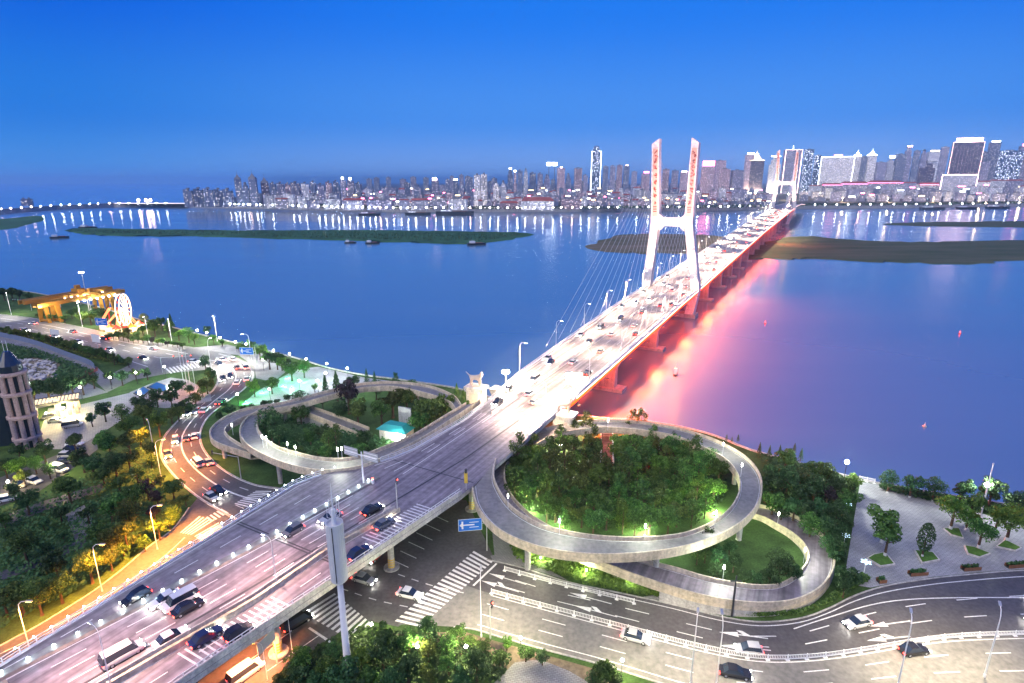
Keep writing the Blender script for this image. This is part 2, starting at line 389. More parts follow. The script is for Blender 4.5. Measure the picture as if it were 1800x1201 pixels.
# river: turbid water with a smooth, softly rippled surface
def water_mat():
    m, N, L, out = new_mat('river_water')
    t = N.new('ShaderNodeTexCoord')
    mp = N.new('ShaderNodeMapping'); mp.inputs['Scale'].default_value = (1, 1, 1); L.new(t.outputs['Object'], mp.inputs[0])
    n = N.new('ShaderNodeTexNoise'); n.inputs['Scale'].default_value = .35; n.inputs['Detail'].default_value = 3; L.new(mp.outputs[0], n.inputs[0])
    n2 = N.new('ShaderNodeTexNoise'); n2.inputs['Scale'].default_value = 1.0; n2.inputs['Detail'].default_value = 5; mp2 = N.new('ShaderNodeMapping'); mp2.inputs['Rotation'].default_value = (0, 0, .12); mp2.inputs['Scale'].default_value = (.0035, .022, 1); L.new(t.outputs['Object'], mp2.inputs[0]); L.new(mp2.outputs[0], n2.inputs[0])
    bp = N.new('ShaderNodeBump'); bp.inputs['Strength'].default_value = .10; bp.inputs['Distance'].default_value = .3
    L.new(n.outputs[0], bp.inputs['Height'])
    d = N.new('ShaderNodeBsdfDiffuse')
    mx = N.new('ShaderNodeMix'); mx.data_type = 'RGBA'; L.new(n2.outputs[0], mx.inputs[0])
    mx.inputs[6].default_value = (.078, .165, .24, 1); mx.inputs[7].default_value = (.125, .22, .29, 1); L.new(mx.outputs[2], d.inputs[0])
    g = N.new('ShaderNodeBsdfGlossy'); g.inputs['Roughness'].default_value = .17; g.inputs[0].default_value = (.95, .97, 1, 1)
    L.new(bp.outputs[0], g.inputs['Normal'])
    rr_ = N.new('ShaderNodeMapRange'); rr_.inputs[1].default_value = .3; rr_.inputs[2].default_value = .7; rr_.inputs[3].default_value = .13; rr_.inputs[4].default_value = .23; L.new(n2.outputs[0], rr_.inputs[0]); L.new(rr_.outputs[0], g.inputs['Roughness'])
    f = N.new('ShaderNodeFresnel'); f.inputs[0].default_value = 3.2
    ms = N.new('ShaderNodeMixShader'); L.new(f.outputs[0], ms.inputs[0]); L.new(d.outputs[0], ms.inputs[1]); L.new(g.outputs[0], ms.inputs[2])
    L.new(ms.outputs[0], out.inputs[0]); return m
M['water'] = water_mat()
# facade of a far building: storeys and windows, some of them lit
def facade(name, wall, glass, lit, frac, es, fw=3.6, fh=3.3, vert=.55, hor=.5, rnd=.3):
    m, N, L, out = new_mat(name)
    p = N.new('ShaderNodeBsdfPrincipled'); L.new(p.outputs[0], out.inputs[0]); p.inputs['Roughness'].default_value = .6
    t = N.new('ShaderNodeTexCoord'); sp = N.new('ShaderNodeSeparateXYZ'); L.new(t.outputs['Object'], sp.inputs[0])
    def math_(op, a, b=None, c=None):
        q = N.new('ShaderNodeMath'); q.operation = op
        for i, v in enumerate((a, b, c)):
            if v is None: continue
            if isinstance(v, (int, float)): q.inputs[i].default_value = v
            else: L.new(v, q.inputs[i])
        return q.outputs[0]
    g = N.new('ShaderNodeNewGeometry'); tn = N.new('ShaderNodeVectorTransform'); tn.convert_from = 'WORLD'; tn.convert_to = 'OBJECT'; tn.vector_type = 'NORMAL'
    L.new(g.outputs['True Normal'], tn.inputs[0]); ns = N.new('ShaderNodeSeparateXYZ'); L.new(tn.outputs[0], ns.inputs[0])
    isx = math_('GREATER_THAN', math_('ABSOLUTE', ns.outputs[0]), .7)
    side = math_('LESS_THAN', math_('ABSOLUTE', ns.outputs[2]), .5)
    u = math_('ADD', math_('MULTIPLY', sp.outputs[1], isx), math_('MULTIPLY', sp.outputs[0], math_('SUBTRACT', 1, isx)))
    ux = math_('DIVIDE', math_('ADD', u, 1000.3), fw); uz = math_('DIVIDE', math_('ADD', sp.outputs[2], 500.2), fh)
    wx = math_('LESS_THAN', math_('FRACT', ux), vert); wz = math_('LESS_THAN', math_('FRACT', uz), hor)
    win = math_('MULTIPLY', math_('MULTIPLY', wx, wz), side)
    oi = N.new('ShaderNodeObjectInfo')
    cb = N.new('ShaderNodeCombineXYZ'); L.new(math_('FLOOR', ux), cb.inputs[0]); L.new(math_('FLOOR', uz), cb.inputs[1]); L.new(math_('MULTIPLY', oi.outputs['Random'], 97.0), cb.inputs[2])
    wnz = N.new('ShaderNodeTexWhiteNoise'); wnz.noise_dimensions = '3D'; L.new(cb.outputs[0], wnz.inputs[0])
    on = math_('MULTIPLY', math_('LESS_THAN', wnz.outputs[0], frac), win)
    hs = N.new('ShaderNodeHueSaturation'); hs.inputs['Color'].default_value = (*wall, 1)
    mr = N.new('ShaderNodeMapRange'); mr.inputs[3].default_value = 1 - rnd; mr.inputs[4].default_value = 1 + rnd; L.new(oi.outputs['Random'], mr.inputs[0]); L.new(mr.outputs[0], hs.inputs['Value'])
    mx = N.new('ShaderNodeMix'); mx.data_type = 'RGBA'; L.new(win, mx.inputs[0]); L.new(hs.outputs[0], mx.inputs[6]); mx.inputs[7].default_value = (*glass, 1)
    L.new(mx.outputs[2], p.inputs['Base Color'])
    tint = N.new('ShaderNodeMix'); tint.data_type = 'RGBA'; sc_ = N.new('ShaderNodeSeparateColor'); L.new(wnz.outputs[1], sc_.inputs[0]); L.new(sc_.outputs[1], tint.inputs[0])
    tint.inputs[6].default_value = (*lit, 1); tint.inputs[7].default_value = (.80, .78, 1, 1)
    L.new(tint.outputs[2], p.inputs['Emission Color'])
    L.new(math_('MULTIPLY', math_('MULTIPLY', on, es), math_('ADD', sc_.outputs[2], .25)), p.inputs['Emission Strength'])
    m.cycles.emission_sampling = 'NONE'
    return m
M['f_grey'] = facade('facade_grey', (0.33, 0.33, 0.45), (.06, .07, .10), (1, .78, .62), .22, 1.6)
M['f_blue'] = facade('facade_blue', (0.20, 0.24, 0.34), (.04, .05, .09), (1, .85, .6), .16, 1.6)
M['f_white'] = facade('facade_white', (0.69, 0.69, 0.70), (.10, .11, .14), (1, .85, .6), .28, 1.6)
M['f_pink'] = facade('facade_pink', (0.53, 0.38, 0.41), (.09, .07, .11), (1, .7, .6), .3, 1.6)
M['f_low'] = facade('facade_lowrise', (0.44, 0.43, 0.52), (.08, .09, .11), (1, .8, .5), .30, 1.8, fw=4.2, fh=3.4)
M['f_bright'] = facade('facade_bright', (0.69, 0.66, 0.65), (.2, .2, .22), (1, .86, .66), .55, 1.8)
M['f_glass'] = facade('facade_curtainwall', (0.12, 0.20, 0.35), (.03, .07, .15), (.8, .9, 1), .16, 4, vert=.85, hor=.75)
M['f_dark'] = facade('facade_dark', (0.15, 0.12, 0.18), (.04, .04, .07), (1, .75, .45), .14, 1.6)
M['roof_red'] = pbr('roof_red', (.34, .09, .07), .8, .2, .1)
M['roof_grey'] = pbr('roof_grey', (.24, .24, .26), .85, .2, .1)
# ================================================================== THE SETTING
WL = -7.0
def px(pts, z=0.0): return [W(x, y, z) for x, y in pts]
def smooth_px(pts, z=0.0, n=5): return cat(px(pts, z), n)
def sheet(name, pts, mat, z, n=0, kind='structure'):
    P = [W(x, y, 0) for x, y in pts]
    if n: P = cat(P, n, closed=True)
    return face_poly(name, [(p.x, p.y, z) for p in P], mat, kind)
# river: one sheet to the horizon
mb = MB(); mb.face([(-30000, -300, WL), (30000, -300, WL), (30000, 40000, WL), (-30000, 40000, WL)])
tag(obj('river_water', mb, M['water']), kind='structure')
# near bank
SHORE = [(0, 509), (60, 515), (130, 530), (180, 542), (240, 561), (300, 575), (350, 588), (400, 600), (450, 612), (520, 630), (580, 648), (640, 660), (700, 668),
         (790, 681), (840, 694), (900, 708), (960, 722), (1060, 736), (1130, 741), (1200, 752), (1260, 768), (1320, 792), (1400, 814), (1480, 836), (1545, 851),
         (1640, 868), (1720, 880), (1800, 893), (2100, 935)]
shore = cat(px(SHORE), 3)
shore = [Vector((-2500, 760, 0))] + shore + [Vector((900, 40, 0))]
mb = MB(); mb.face([tuple(p) for p in shore] + [(900, -250, 0), (-2500, -250, 0)])
tag(obj('ground', mb, M['grass']), kind='structure')
mb = MB(); mb.sweep(shore, [(0.3, -.02), (.3, .5), (-.1, .5), (-.1, .02), (-1.5, -.3), (-9, WL - 1), (0.3, WL - 1)])
tag(obj('embankment', mb, M['concrete']), kind='structure')
# far bank and sand bars
FS = [(-500, 388), (0, 376), (100, 368), (200, 364), (330, 364), (450, 367), (560, 370), (700, 373), (900, 373), (1100, 372), (1300, 370), (1430, 367), (1600, 366), (1800, 363), (2300, 360)]
fsh = [W(x, y, WL) for x, y in FS]
CZ = 3.0
city = [p for p, q in zip(fsh, FS) if q[0] >= 330]; radial = [W(355, 356, CZ), W(470, 338, CZ)]; rad_far = radial[1].normalized() * 36000
mb = MB(); mb.face([(p.x, p.y, CZ) for p in city] + [(30000, city[-1].y, CZ), (30000, 40000, CZ), (rad_far.x, 40000, CZ), (rad_far.x, rad_far.y, CZ), (radial[1].x, radial[1].y, CZ), (radial[0].x, radial[0].y, CZ)])
tag(obj('far_bank_ground', mb, M['city_ground']), kind='structure')
back = [(330, 360), (200, 357), (100, 361), (0, 368), (-500, 378)]; mb = MB(); mb.face([(p.x, p.y, CZ) for p in fsh[:5]] + [tuple(W(x, y, CZ)) for x, y in back]); tag(obj('far_bank_ground', mb, M['city_ground']), kind='structure')
mb = MB(); mb.sweep([Vector((p.x, p.y, 0)) for p in fsh], [(1.0, CZ - .02), (1.0, CZ + 1.0), (-.6, CZ + 1.0), (-1.2, WL - 1), (1.0, WL - 1)])
tag(obj('quay_wall', mb, M['concrete']), kind='structure')
def island(name, pts, mat, h=1.2, n=4):
    P = cat([W(x, y, WL) for x, y in pts], n * 2, closed=True)
    rr = random.Random(len(pts)); P = [q + Vector((rr.uniform(-5, 5), rr.uniform(-7, 7), 0)) for q in P]
    c = sum(P, Vector()) / len(P); mb = MB()
    top = []
    for p in P:
        d = (c - p); top.append(p + d.normalized() * min(8, d.length * .2) + Vector((0, 0, h)))
    m = len(P)
    for i in range(m):
        j = (i + 1) % m
        mb.face([P[i] - Vector((0, 0, .5)), P[j] - Vector((0, 0, .5)), top[j], top[i]])
    mb.face(top)
    return tag(obj(name, mb, mat), kind='structure')
island('river_island', [(112, 405), (150, 402), (300, 405), (450, 406), (600, 405), (760, 407), (880, 409), (940, 412), (900, 421), (840, 429), (700, 426), (520, 421), (350, 416), (200, 415), (140, 411)], M['island_grass'])
island('sandbank', [(1030, 437), (1075, 416), (1130, 412), (1250, 414), (1330, 425), (1345, 440), (1300, 447), (1200, 446), (1110, 445)], M['sand'])
island('sandbank', [(1290, 452), (1340, 428), (1400, 416), (1480, 421), (1600, 426), (1800, 424), (2100, 420), (2100, 455), (1800, 458), (1720, 464), (1600, 463), (1450, 457), (1340, 455)], M['sandbar'])
island('sandbank', [(1545, 394), (1640, 391), (1800, 389), (2000, 388), (2000, 401), (1800, 400), (1640, 398)], M['sandbar'], .9)
island('river_island', [(-200, 400), (0, 386), (70, 380), (76, 388), (40, 397), (0, 405), (-200, 425)], M['island_grass'])

# ---------------------------------------------------------------- roads
sheet('crossing_road', [(-80, 1182), (0, 1137), (60, 1105), (110, 1075), (165, 1040), (215, 1002), (262, 962), (300, 935), (318, 915), (333, 893), (360, 860), (440, 850), (500, 858), (560, 868), (620, 850), (720, 860),
      (820, 880), (868, 980), (850, 1005), (700, 1102), (640, 1090), (600, 1110), (540, 1150), (505, 1201), (480, 1300), (-80, 1330)], M['asphalt'], .02)
SL = [(470, 945), (405, 908), (345, 872), (302, 832), (283, 800), (289, 768), (318, 735), (352, 705), (376, 684), (383, 664), (372, 648), (345, 640), (310, 640)]
SR = [(590, 880), (505, 862), (445, 852), (392, 826), (359, 792), (352, 762), (366, 733), (398, 707), (428, 685), (445, 664), (440, 647), (418, 632), (385, 622)]
sl, sr = smooth_px(SL), smooth_px(SR)
mb = MB(); mb.strip(sl, sr, .026); tag(obj('curved_road', mb, M['asphalt']), kind='structure')
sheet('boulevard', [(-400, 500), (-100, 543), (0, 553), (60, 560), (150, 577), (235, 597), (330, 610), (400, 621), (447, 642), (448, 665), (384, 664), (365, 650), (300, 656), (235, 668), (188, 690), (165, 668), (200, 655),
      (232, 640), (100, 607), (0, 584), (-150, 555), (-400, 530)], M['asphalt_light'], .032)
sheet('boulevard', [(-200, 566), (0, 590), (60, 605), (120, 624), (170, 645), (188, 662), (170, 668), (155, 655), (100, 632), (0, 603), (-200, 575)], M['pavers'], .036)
# right-hand dual carriageway: upper (grey) and lower (pale) halves either side of the railing
RT = [(855, 985), (920, 1000), (1000, 1025), (1100, 1046), (1190, 1066), (1270, 1086), (1340, 1095), (1410, 1088), (1460, 1070), (1505, 1048), (1560, 1031), (1640, 1018), (1720, 1010), (1800, 1004), (1950, 998)]
RMID = [(800, 1022), (850, 1040), (930, 1062), (1020, 1086), (1110, 1110), (1200, 1134), (1290, 1154), (1350, 1161), (1410, 1160), (1470, 1154), (1540, 1143), (1610, 1131), (1690, 1122), (1800, 1118), (1950, 1116)]
RB = [(700, 1098), (820, 1104), (880, 1120), (960, 1142), (1040, 1163), (1110, 1184), (1180, 1206), (1260, 1228), (1340, 1240), (1420, 1240), (1490, 1236), (1560, 1232), (1640, 1228), (1800, 1226), (1950, 1226)]
rt, rm, rb = smooth_px(RT), smooth_px(RMID), smooth_px(RB)
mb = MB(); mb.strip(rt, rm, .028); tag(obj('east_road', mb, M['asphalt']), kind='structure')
mb = MB(); mb.strip(rm, rb, .024); tag(obj('east_road', mb, M['asphalt_light']), kind='structure')  # paler asphalt carries the lamp light of this half in its colour
# kerbs (a real step)
def kerb(pts, side=1, w=.25, h=.14):
    mb = MB(); mb.sweep(pts, [(0, -.05), (0, h), (w * side, h), (w * side, -.05)] if side > 0 else [(0, -.05), (w * side, -.05), (w * side, h), (0, h)])
    return tag(obj('kerb', mb, M['concrete']), kind='structure')
kerb(rt, -1); kerb(rb[4:], 1); kerb(sl, -1); kerb(sr, 1)
kerb(smooth_px([(-80, 1182), (0, 1137), (60, 1105), (110, 1075), (165, 1040), (215, 1002), (262, 962), (300, 935), (318, 915), (333, 893)]), -1)
kerb(smooth_px([(-100, 543), (0, 553), (60, 560), (150, 577), (235, 597), (330, 610), (400, 621)]), -1)
# pavements and plazas
sheet('plaza_paving', [(1487, 1000), (1500, 920), (1512, 848), (1545, 852), (1640, 882), (1700, 896), (1800, 925), (1950, 960), (1950, 994), (1800, 1001), (1720, 1007), (1640, 1015), (1560, 1028), (1530, 1034), (1505, 1030)], M['plaza'], .10)
sheet('pavement', [(862, 978), (905, 968), (960, 1000), (1000, 1022), (920, 997), (868, 990)], M['pavers'], .10)
sheet('pavement', [(862, 900), (905, 940), (915, 1000), (870, 985)], M['pavers'], .095)
sheet('pavement', [(1130, 1050), (1190, 1040), (1270, 1078), (1200, 1064)], M['pavers'], .09)
sheet('promenade', [(450, 690), (480, 672), (520, 650), (560, 645), (640, 664), (700, 672), (640, 690), (560, 705), (480, 712), (425, 712)], M['plaza'], .08)
sheet('promenade', [(330, 612), (400, 606), (460, 622), (520, 640), (480, 672), (450, 665), (447, 645), (420, 625)], M['pavers'], .05)
sheet('verge', [(680, 1112), (820, 1112), (880, 1130), (960, 1152), (1040, 1175), (1100, 1205), (1040, 1230), (960, 1201), (880, 1175), (800, 1150)], M['soil'], .06)
sheet('park_yard', [(860, 1210), (905, 1165), (950, 1160), (1000, 1180), (1060, 1215)], M['pavers'], .07)
sheet('garden_plaza', [(228, 690), (262, 676), (300, 664), (330, 668), (370, 690), (372, 705), (340, 712), (290, 718), (240, 712)], M['plaza'], .06)
sheet('forecourt', [(70, 760), (85, 718), (140, 712), (232, 690), (238, 720), (205, 745), (165, 770), (130, 790), (80, 790)], M['plaza'], .05)
sheet('yard_path', [(0, 690), (60, 690), (150, 672), (190, 690), (150, 700), (60, 720), (0, 730)], M['pavers'], .045)
sheet('park_path', [(-20, 1012), (60, 985), (110, 960), (150, 948), (155, 958), (60, 1000), (-20, 1030)], M['asphalt'], .05)
sheet('park_path', [(-20, 915), (80, 880), (180, 850), (182, 862), (90, 895), (-20, 935)], M['asphalt'], .05)
sheet('park_path', [(115, 905), (148, 888), (162, 912), (158, 945), (132, 950)], M['pavers'], .055)
sheet('car_park', [(100, 800), (130, 775), (168, 762), (172, 790), (120, 830), (60, 870), (0, 890), (0, 840)], M['asphalt'], .048)
sheet('rubble_yard', [(15, 640), (60, 628), (110, 640), (90, 668), (40, 672), (12, 662)], M['sand'], .05)
sheet('red_path', [(123, 660), (150, 652), (172, 645), (172, 652), (150, 664), (126, 668)], M['brick_red'], .06)
# ---------------------------------------------------------------- road markings (paint sheets a few millimetres proud)
def paint(quads, z=.04, mat=None, name='road_marking'):
    mb = MB()
    for q in quads: mb.face([(p[0], p[1], z if len(p) < 3 or p[2] < .5 else p[2]) for p in q])
    return tag(obj(name, mb, mat or M['paint']), kind='structure')
def line_quads(pts, w=.15, dash=None, z=.04):
    out = []; P = pts
    if dash:
        P = resample(pts, .5); on, off = int(dash[0] * 2), int(dash[1] * 2); i = 0
        while i + on < len(P):
            out += line_quads(P[i:i + on + 1:max(1, on)], w, None, z); i += on + off
        return out
    for a, b in zip(P, P[1:]):
        t = (b - a); t.z = 0
        if t.length < 1e-6: continue
        t.normalize(); r = Vector((t.y, -t.x, 0)) * (w / 2)
        out.append([(a - r).to_tuple()[:2], (b - r).to_tuple()[:2], (b + r).to_tuple()[:2], (a + r).to_tuple()[:2]])
    return out
def zebra(a0, a1, b0, b1, n, frac=.5, name='zebra_crossing'):
    """stripes between the edges a0-a1 and b0-b1 (pixel points)"""
    A0, A1, B0, B1 = (W(*p) for p in (a0, a1, b0, b1)); q = []
    for i in range(n):
        t0 = i / n; t1 = (i + frac) / n
        q.append([A0.lerp(A1, t0)[:2], A0.lerp(A1, t1)[:2], B0.lerp(B1, t1)[:2], B0.lerp(B1, t0)[:2]])
    paint(q, .044, name=name)
zebra((833, 969), (690, 1096), (866, 988), (735, 1106), 21)
zebra((532, 1078), (625, 1131), (588, 1043), (655, 1098), 11)
zebra((316, 937), (338, 941), (350, 908), (381, 915), 5)
zebra((342, 943), (372, 966), (384, 919), (414, 941), 10)
zebra((362, 910), (392, 893), (372, 918), (405, 900), 5)
zebra((412, 886), (452, 862), (436, 892), (480, 862), 9)
zebra((290, 648), (345, 636), (300, 657), (354, 645), 9)
def between(A, C, t): return [a.lerp(c, t) for a, c in zip(A, C)]
q = []
for t, d in ((.02, None), (.98, None), (.25, (3, 4)), (.5, None), (.52, None), (.75, (3, 4))): q += line_quads(between(sl, sr, t), .18, d)
paint(q, .046)
q = []
for t, d in ((.10, None), (.42, (4, 6)), (.70, (4, 6)), (.97, None)): q += line_quads(between(rt, rm, t)[6:], .18, d)
for t, d in ((.05, None), (.30, (4, 6)), (.60, (4, 6)), (.88, None)): q += line_quads(between(rm, rb, t)[6:], .18, d)
q += line_quads(smooth_px([(1395, 1106), (1450, 1088), (1530, 1064), (1600, 1054), (1700, 1051), (1800, 1051), (1900, 1050)]), .2)
q += line_quads([W(873, 991), W(832, 1030)], .4)
q += line_quads(smooth_px([(700, 1010), (760, 1030), (830, 1046)]), .2, (1.5, 1.5)) + line_quads(smooth_px([(600, 1035), (660, 1055), (720, 1068)]), .2, (1.5, 1.5))
q += line_quads([W(543, 1104), W(582, 1130)], .4) + line_quads([W(560, 1118), W(470, 1180)], .15) + line_quads([W(582, 1140), W(500, 1201)], .15) + line_quads([W(520, 1105), W(440, 1160)], .15)
for k in range(6): q += line_quads([W(690 + k * 14, 985 - k * 16), W(718 + k * 14, 998 - k * 16)], .18)
q += line_quads(smooth_px([(0, 1150), (90, 1105), (200, 1040), (280, 985), (325, 945)]), .15) + line_quads(smooth_px([(60, 1165), (170, 1100), (250, 1048), (330, 990)]), .15, (3, 3)) + line_quads(smooth_px([(120, 1150), (230, 1085), (320, 1025), (380, 980)]), .15, (3, 3))
paint(q, .046)
BLV = [cat(px(p), 4) for p in ([(-100, 548), (60, 568), (200, 598), (330, 622)], [(-100, 556), (60, 580), (200, 612), (310, 636)], [(-60, 566), (60, 590), (180, 620), (260, 645)], [(-100, 550), (60, 573), (200, 604), (330, 629)])]
q = line_quads(BLV[0], .3) + line_quads(BLV[1], .3, (5, 6)) + line_quads(BLV[2], .3) + line_quads(BLV[3], .3, (5, 6))
paint(q, .05)
def arrow(px_, py_, dx, dy, L=6.0, turn=0):
    """straight road arrow with a side barb"""
    o = W(px_, py_); t = (W(px_ + dx, py_ + dy) - o); t.z = 0; t.normalize(); r = Vector((t.y, -t.x, 0))
    f = lambda a, b: (o + t * a + r * b)[:2]
    qs = [[f(0, -.1), f(L * .62, -.1), f(L * .62, .1), f(0, .1)], [f(L * .6, -.55), f(L, 0), f(L, 0.01), f(L * .6, .55)]]
    if turn: qs.append([f(L * .35, .1 * turn), f(L * .5, .1 * turn), f(L * .62, .9 * turn), f(L * .5, .95 * turn)])
    return qs
q = []
for a in ((925, 1028, -30, -9), (912, 1041, -30, -9), (1075, 1062, -30, -8), (1085, 1085, -30, -8), (1350, 1123, -30, -4), (1355, 1144, -30, -3), (1600, 1092, -30, 4), (1600, 1119, -30, 3)): q += arrow(*a, L=7.5, turn=1 if a[1] % 2 else 0)
paint(q, .047)

# ================================================================== THE BRIDGE
ZD = [(0, 8), (130, 8), (330, 9.6), (600, 14.2), (900, 19.4), (1100, 23.0), (1260, 25.0), (1500, 21), (1750, 12)]
def zd(s): return interp(s, ZD)
NL = [(-20, -86.2), (20, -89), (56, -91.2), (74, -92.2), (80, -90), (86, -85), (92, -82), (99, -80.2), (119, -79), (140, -80.6), (159, -83.4), (192, -85), (226, -86.5), (258, -88), (300, -89.2), (1800, -89.2)]
NR = [(-20, -69), (32, -64.6), (56, -61.8), (87, -58.4), (119, -58.6), (176, -58.8), (300, -59.4), (700, -58), (1000, -54), (1180, -51), (1800, -51)]
def edge(tab, s0, s1, step=6.0, off=0.0, up=0.0):
    n = max(2, int((s1 - s0) / step) + 1); out = []
    for i in range(n):
        s = lerp(s0, s1, i / (n - 1)); out.append(B(s, interp(s, tab) + off, zd(s) + up))
    return out
def cline(n, s0, s1, step=6.0, up=0.0):
    return edge([(0, n), (2000, n)], s0, s1, step, 0, up)
viaduct = thing('approach_viaduct', 'elevated multi-lane approach road crossing above the street in the lower left', 'viaduct', B(60, -76, 0))
bridge = thing('cable_stayed_bridge', 'long cable-stayed bridge with H-shaped towers crossing the river to the city', 'bridge', B(330, -74, WL))
def under(o, root):
    o.parent = root; o.matrix_parent_inverse = Matrix.Translation(root.location).inverted(); return o
S0, SJ, S1 = -20, 126, 1750
def deck_part(root, s0, s1, mat, step=6):
    L, Rr = edge(NL, s0, s1, step), edge(NR, s0, s1, step)
    mb = MB(); dn = Vector((0, 0, -1))
    mb.strip(L, Rr); mb.mat(1)
    th = 1.3 if s1 < 200 else 2.2
    l2, r2 = [p - Vector((0, 0, .9)) for p in L], [p - Vector((0, 0, .9)) for p in Rr]
    l3, r3 = [p + NV * 3.2 + dn * th for p in L], [p - NV * 3.2 + dn * th for p in Rr]
    mb.strip(l2, L); mb.strip(Rr, r2); mb.strip(l3, l2); mb.strip(r2, r3); mb.strip(r3, l3)
    return under(obj('deck', mb, [mat, M['white_concrete']]), root)
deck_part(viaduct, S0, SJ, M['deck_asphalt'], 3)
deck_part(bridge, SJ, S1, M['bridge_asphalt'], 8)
def parapet(root, pts, h=.95, w=.32, mat=None, name='parapet'):
    mb = MB(); mb.sweep(pts, [(-w / 2, -.02), (-w / 2 + .08, h), (w / 2 - .08, h), (w / 2, -.02)])
    return under(obj(name, mb, mat or M['white_concrete']), root)
def railing(root, pts, h=1.15, gap=2.0, mat=None):
    """steel post-and-rail on a low kerb: one part"""
    mb = MB(); mb.sweep(pts, [(-.15, 0), (-.15, .3), (.15, .3), (.15, 0)])
    for u in (.7, h): mb.sweep(pts, [(-.05, u - .05), (-.05, u + .05), (.05, u + .05), (.05, u - .05)])
    for p in resample(pts, gap): mb.box(p.x - .06, p.y - .06, p.z + .3, p.x + .06, p.y + .06, p.z + h)
    return under(obj('railing', mb, mat or M['white_metal']), root)
railing(viaduct, edge(NL, S0, 79, 3, .25)); railing(viaduct, edge(NL, 90, SJ, 3, .25)); parapet(viaduct, edge(NR, S0, 87, 3, -.25), .9)
railing(viaduct, edge(NR, S0, 87, 3, -.6), 1.2)
railing(bridge, edge(NL, SJ, 460, 6, .3)); railing(bridge, edge(NR, 118, 460, 6, -.3))
railing(bridge, edge(NL, 460, S1, 12, .3), 1.2, 8); railing(bridge, edge(NR, 460, S1, 12, -.3), 1.2, 8)
# footway kerb lines and the inner barriers of the viaduct
DOTS = [(-20, -91), (21, -86.8), (54, -81.4), (78, -79.0), (84, -78.6)]
INB = [(-20, -80.5), (27, -73.0), (46, -69.8), (60, -69.2), (78, -66.2)]
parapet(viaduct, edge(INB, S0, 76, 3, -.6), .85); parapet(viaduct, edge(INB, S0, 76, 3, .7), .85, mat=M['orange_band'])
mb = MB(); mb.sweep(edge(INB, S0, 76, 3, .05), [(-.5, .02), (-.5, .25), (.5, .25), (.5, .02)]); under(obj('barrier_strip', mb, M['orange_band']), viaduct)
mb = MB(); mb.sweep(edge(DOTS, S0, 84, 3), [(-.9, .02), (-.7, .35), (.7, .35), (.9, .02)]); under(obj('median', mb, M['ramp_concrete']), viaduct)
mb = MB(); mb.sweep(cline(-74.3, 126, S1, 10), [(-.3, .02), (-.12, .8), (.12, .8), (.3, .02)]); under(obj('median_barrier', mb, M['white_concrete']), bridge)
for a, b, off in ((NL, 1, 2.6), (NR, 1, -2.6)):
    mb = MB(); mb.sweep(edge(a, 200, S1, 10, off), [(-.18, .02), (-.12, .55), (.12, .55), (.18, .02)]); under(obj('footway_kerb', mb, M['white_concrete']), bridge)
# lamps let into the viaduct barriers (two strings of white points)
ml = MB(); ml.ball((0, 0, 0), .12, 6, 4); m_dot = ml.mesh('parapet_light', M['g_cool'])
ml = MB(); ml.ball((0, 0, 0), .22, 6, 4); m_dot2 = ml.mesh('median_light', M['g_cool'])
k = 0; s = 2.0
while s < 82:
    p = B(s, interp(s, NL) + .25, zd(s) + 1.3); under(link('parapet_light', m_dot, None, p), viaduct); s += 2.15
s = 10.0
while s < 82:
    p = B(s, interp(s, DOTS), zd(s) + .62); under(link('median_light', m_dot2, None, p), viaduct); s += 2.75; k += 1
s = 8.0
for s in (10, 24, 38, 52, 66, 78):   # their light on the deck
    l = lamp(None, B(s, interp(s, DOTS), zd(s) + 1.6), 70, (.55, .75, 1), .3, name='median_glow'); under(l, viaduct)
# deck paint
q = []
def dline(n0, n1, s0, s1, w=.18, dash=None, off=.012):
    P = []; m = max(2, int((s1 - s0) / 3))
    for i in range(m + 1):
        s = lerp(s0, s1, i / m); P.append(B(s, lerp(n0, n1, i / m), 0))
    qs = line_quads(P, w, dash); out = []
    for f in qs: out.append([(x, y, zd(x * HV.x + y * HV.y) + off) for x, y in f])
    return out
def rel(tabA, tabB, t, s): return lerp(interp(s, tabA), interp(s, tabB), t)
def dcurve(tabA, tabB, t, s0, s1, w=.18, dash=None, off=.012):
    P = []; m = max(2, int((s1 - s0) / 2.5))
    for i in range(m + 1):
        s = lerp(s0, s1, i / m); P.append(B(s, rel(tabA, tabB, t, s), 0))
    return [[(x, y, zd(x * HV.x + y * HV.y) + off) for x, y in f] for f in line_quads(P, w, dash)]
for t, d in ((.10, None), (.5, (4, 4)), (.9, None)): q += dcurve(NL, DOTS, t, S0, 76, .18, d)
for t, d in ((.09, None), (.27, (4, 5)), (.45, (4, 5)), (.63, (4, 5)), (.81, (4, 5)), (.95, None)): q += dcurve(DOTS, INB, t, S0, 76, .2, d)
for t, d in ((.12, None), (.5, (4, 4)), (.9, None)): q += dcurve(INB, NR, t, S0, 76, .18, d)
MIDT = [(70, -74.3), (2000, -74.3)]
for t, d in ((.12, None), (.42, (5, 6)), (.70, (5, 6)), (.96, None)):
    q += dcurve(NL, MIDT, t, 88, 560, .2, d); q += dcurve(NR, MIDT, t, 120, 560, .2, d)
mb = MB()
for f in q: mb.face(f)
under(obj('lane_marking', mb, M['paint']), viaduct)
for base in (34.0, 66.0):
    mb = MB()
    for i in range(16):
        s = base + i * .9; n0, n1 = interp(s, INB) + 1.6, interp(s, NR) - 1.0
        mb.face([B(s, n0, zd(s) + .014), B(s, n1, zd(s) + .014), B(s + .3, n1, zd(s) + .014), B(s + .3, n0, zd(s) + .014)])
    under(obj('slowing_bars', mb, M['paint']), viaduct)
mb = MB()   # expansion joints and the long joint between the twin decks
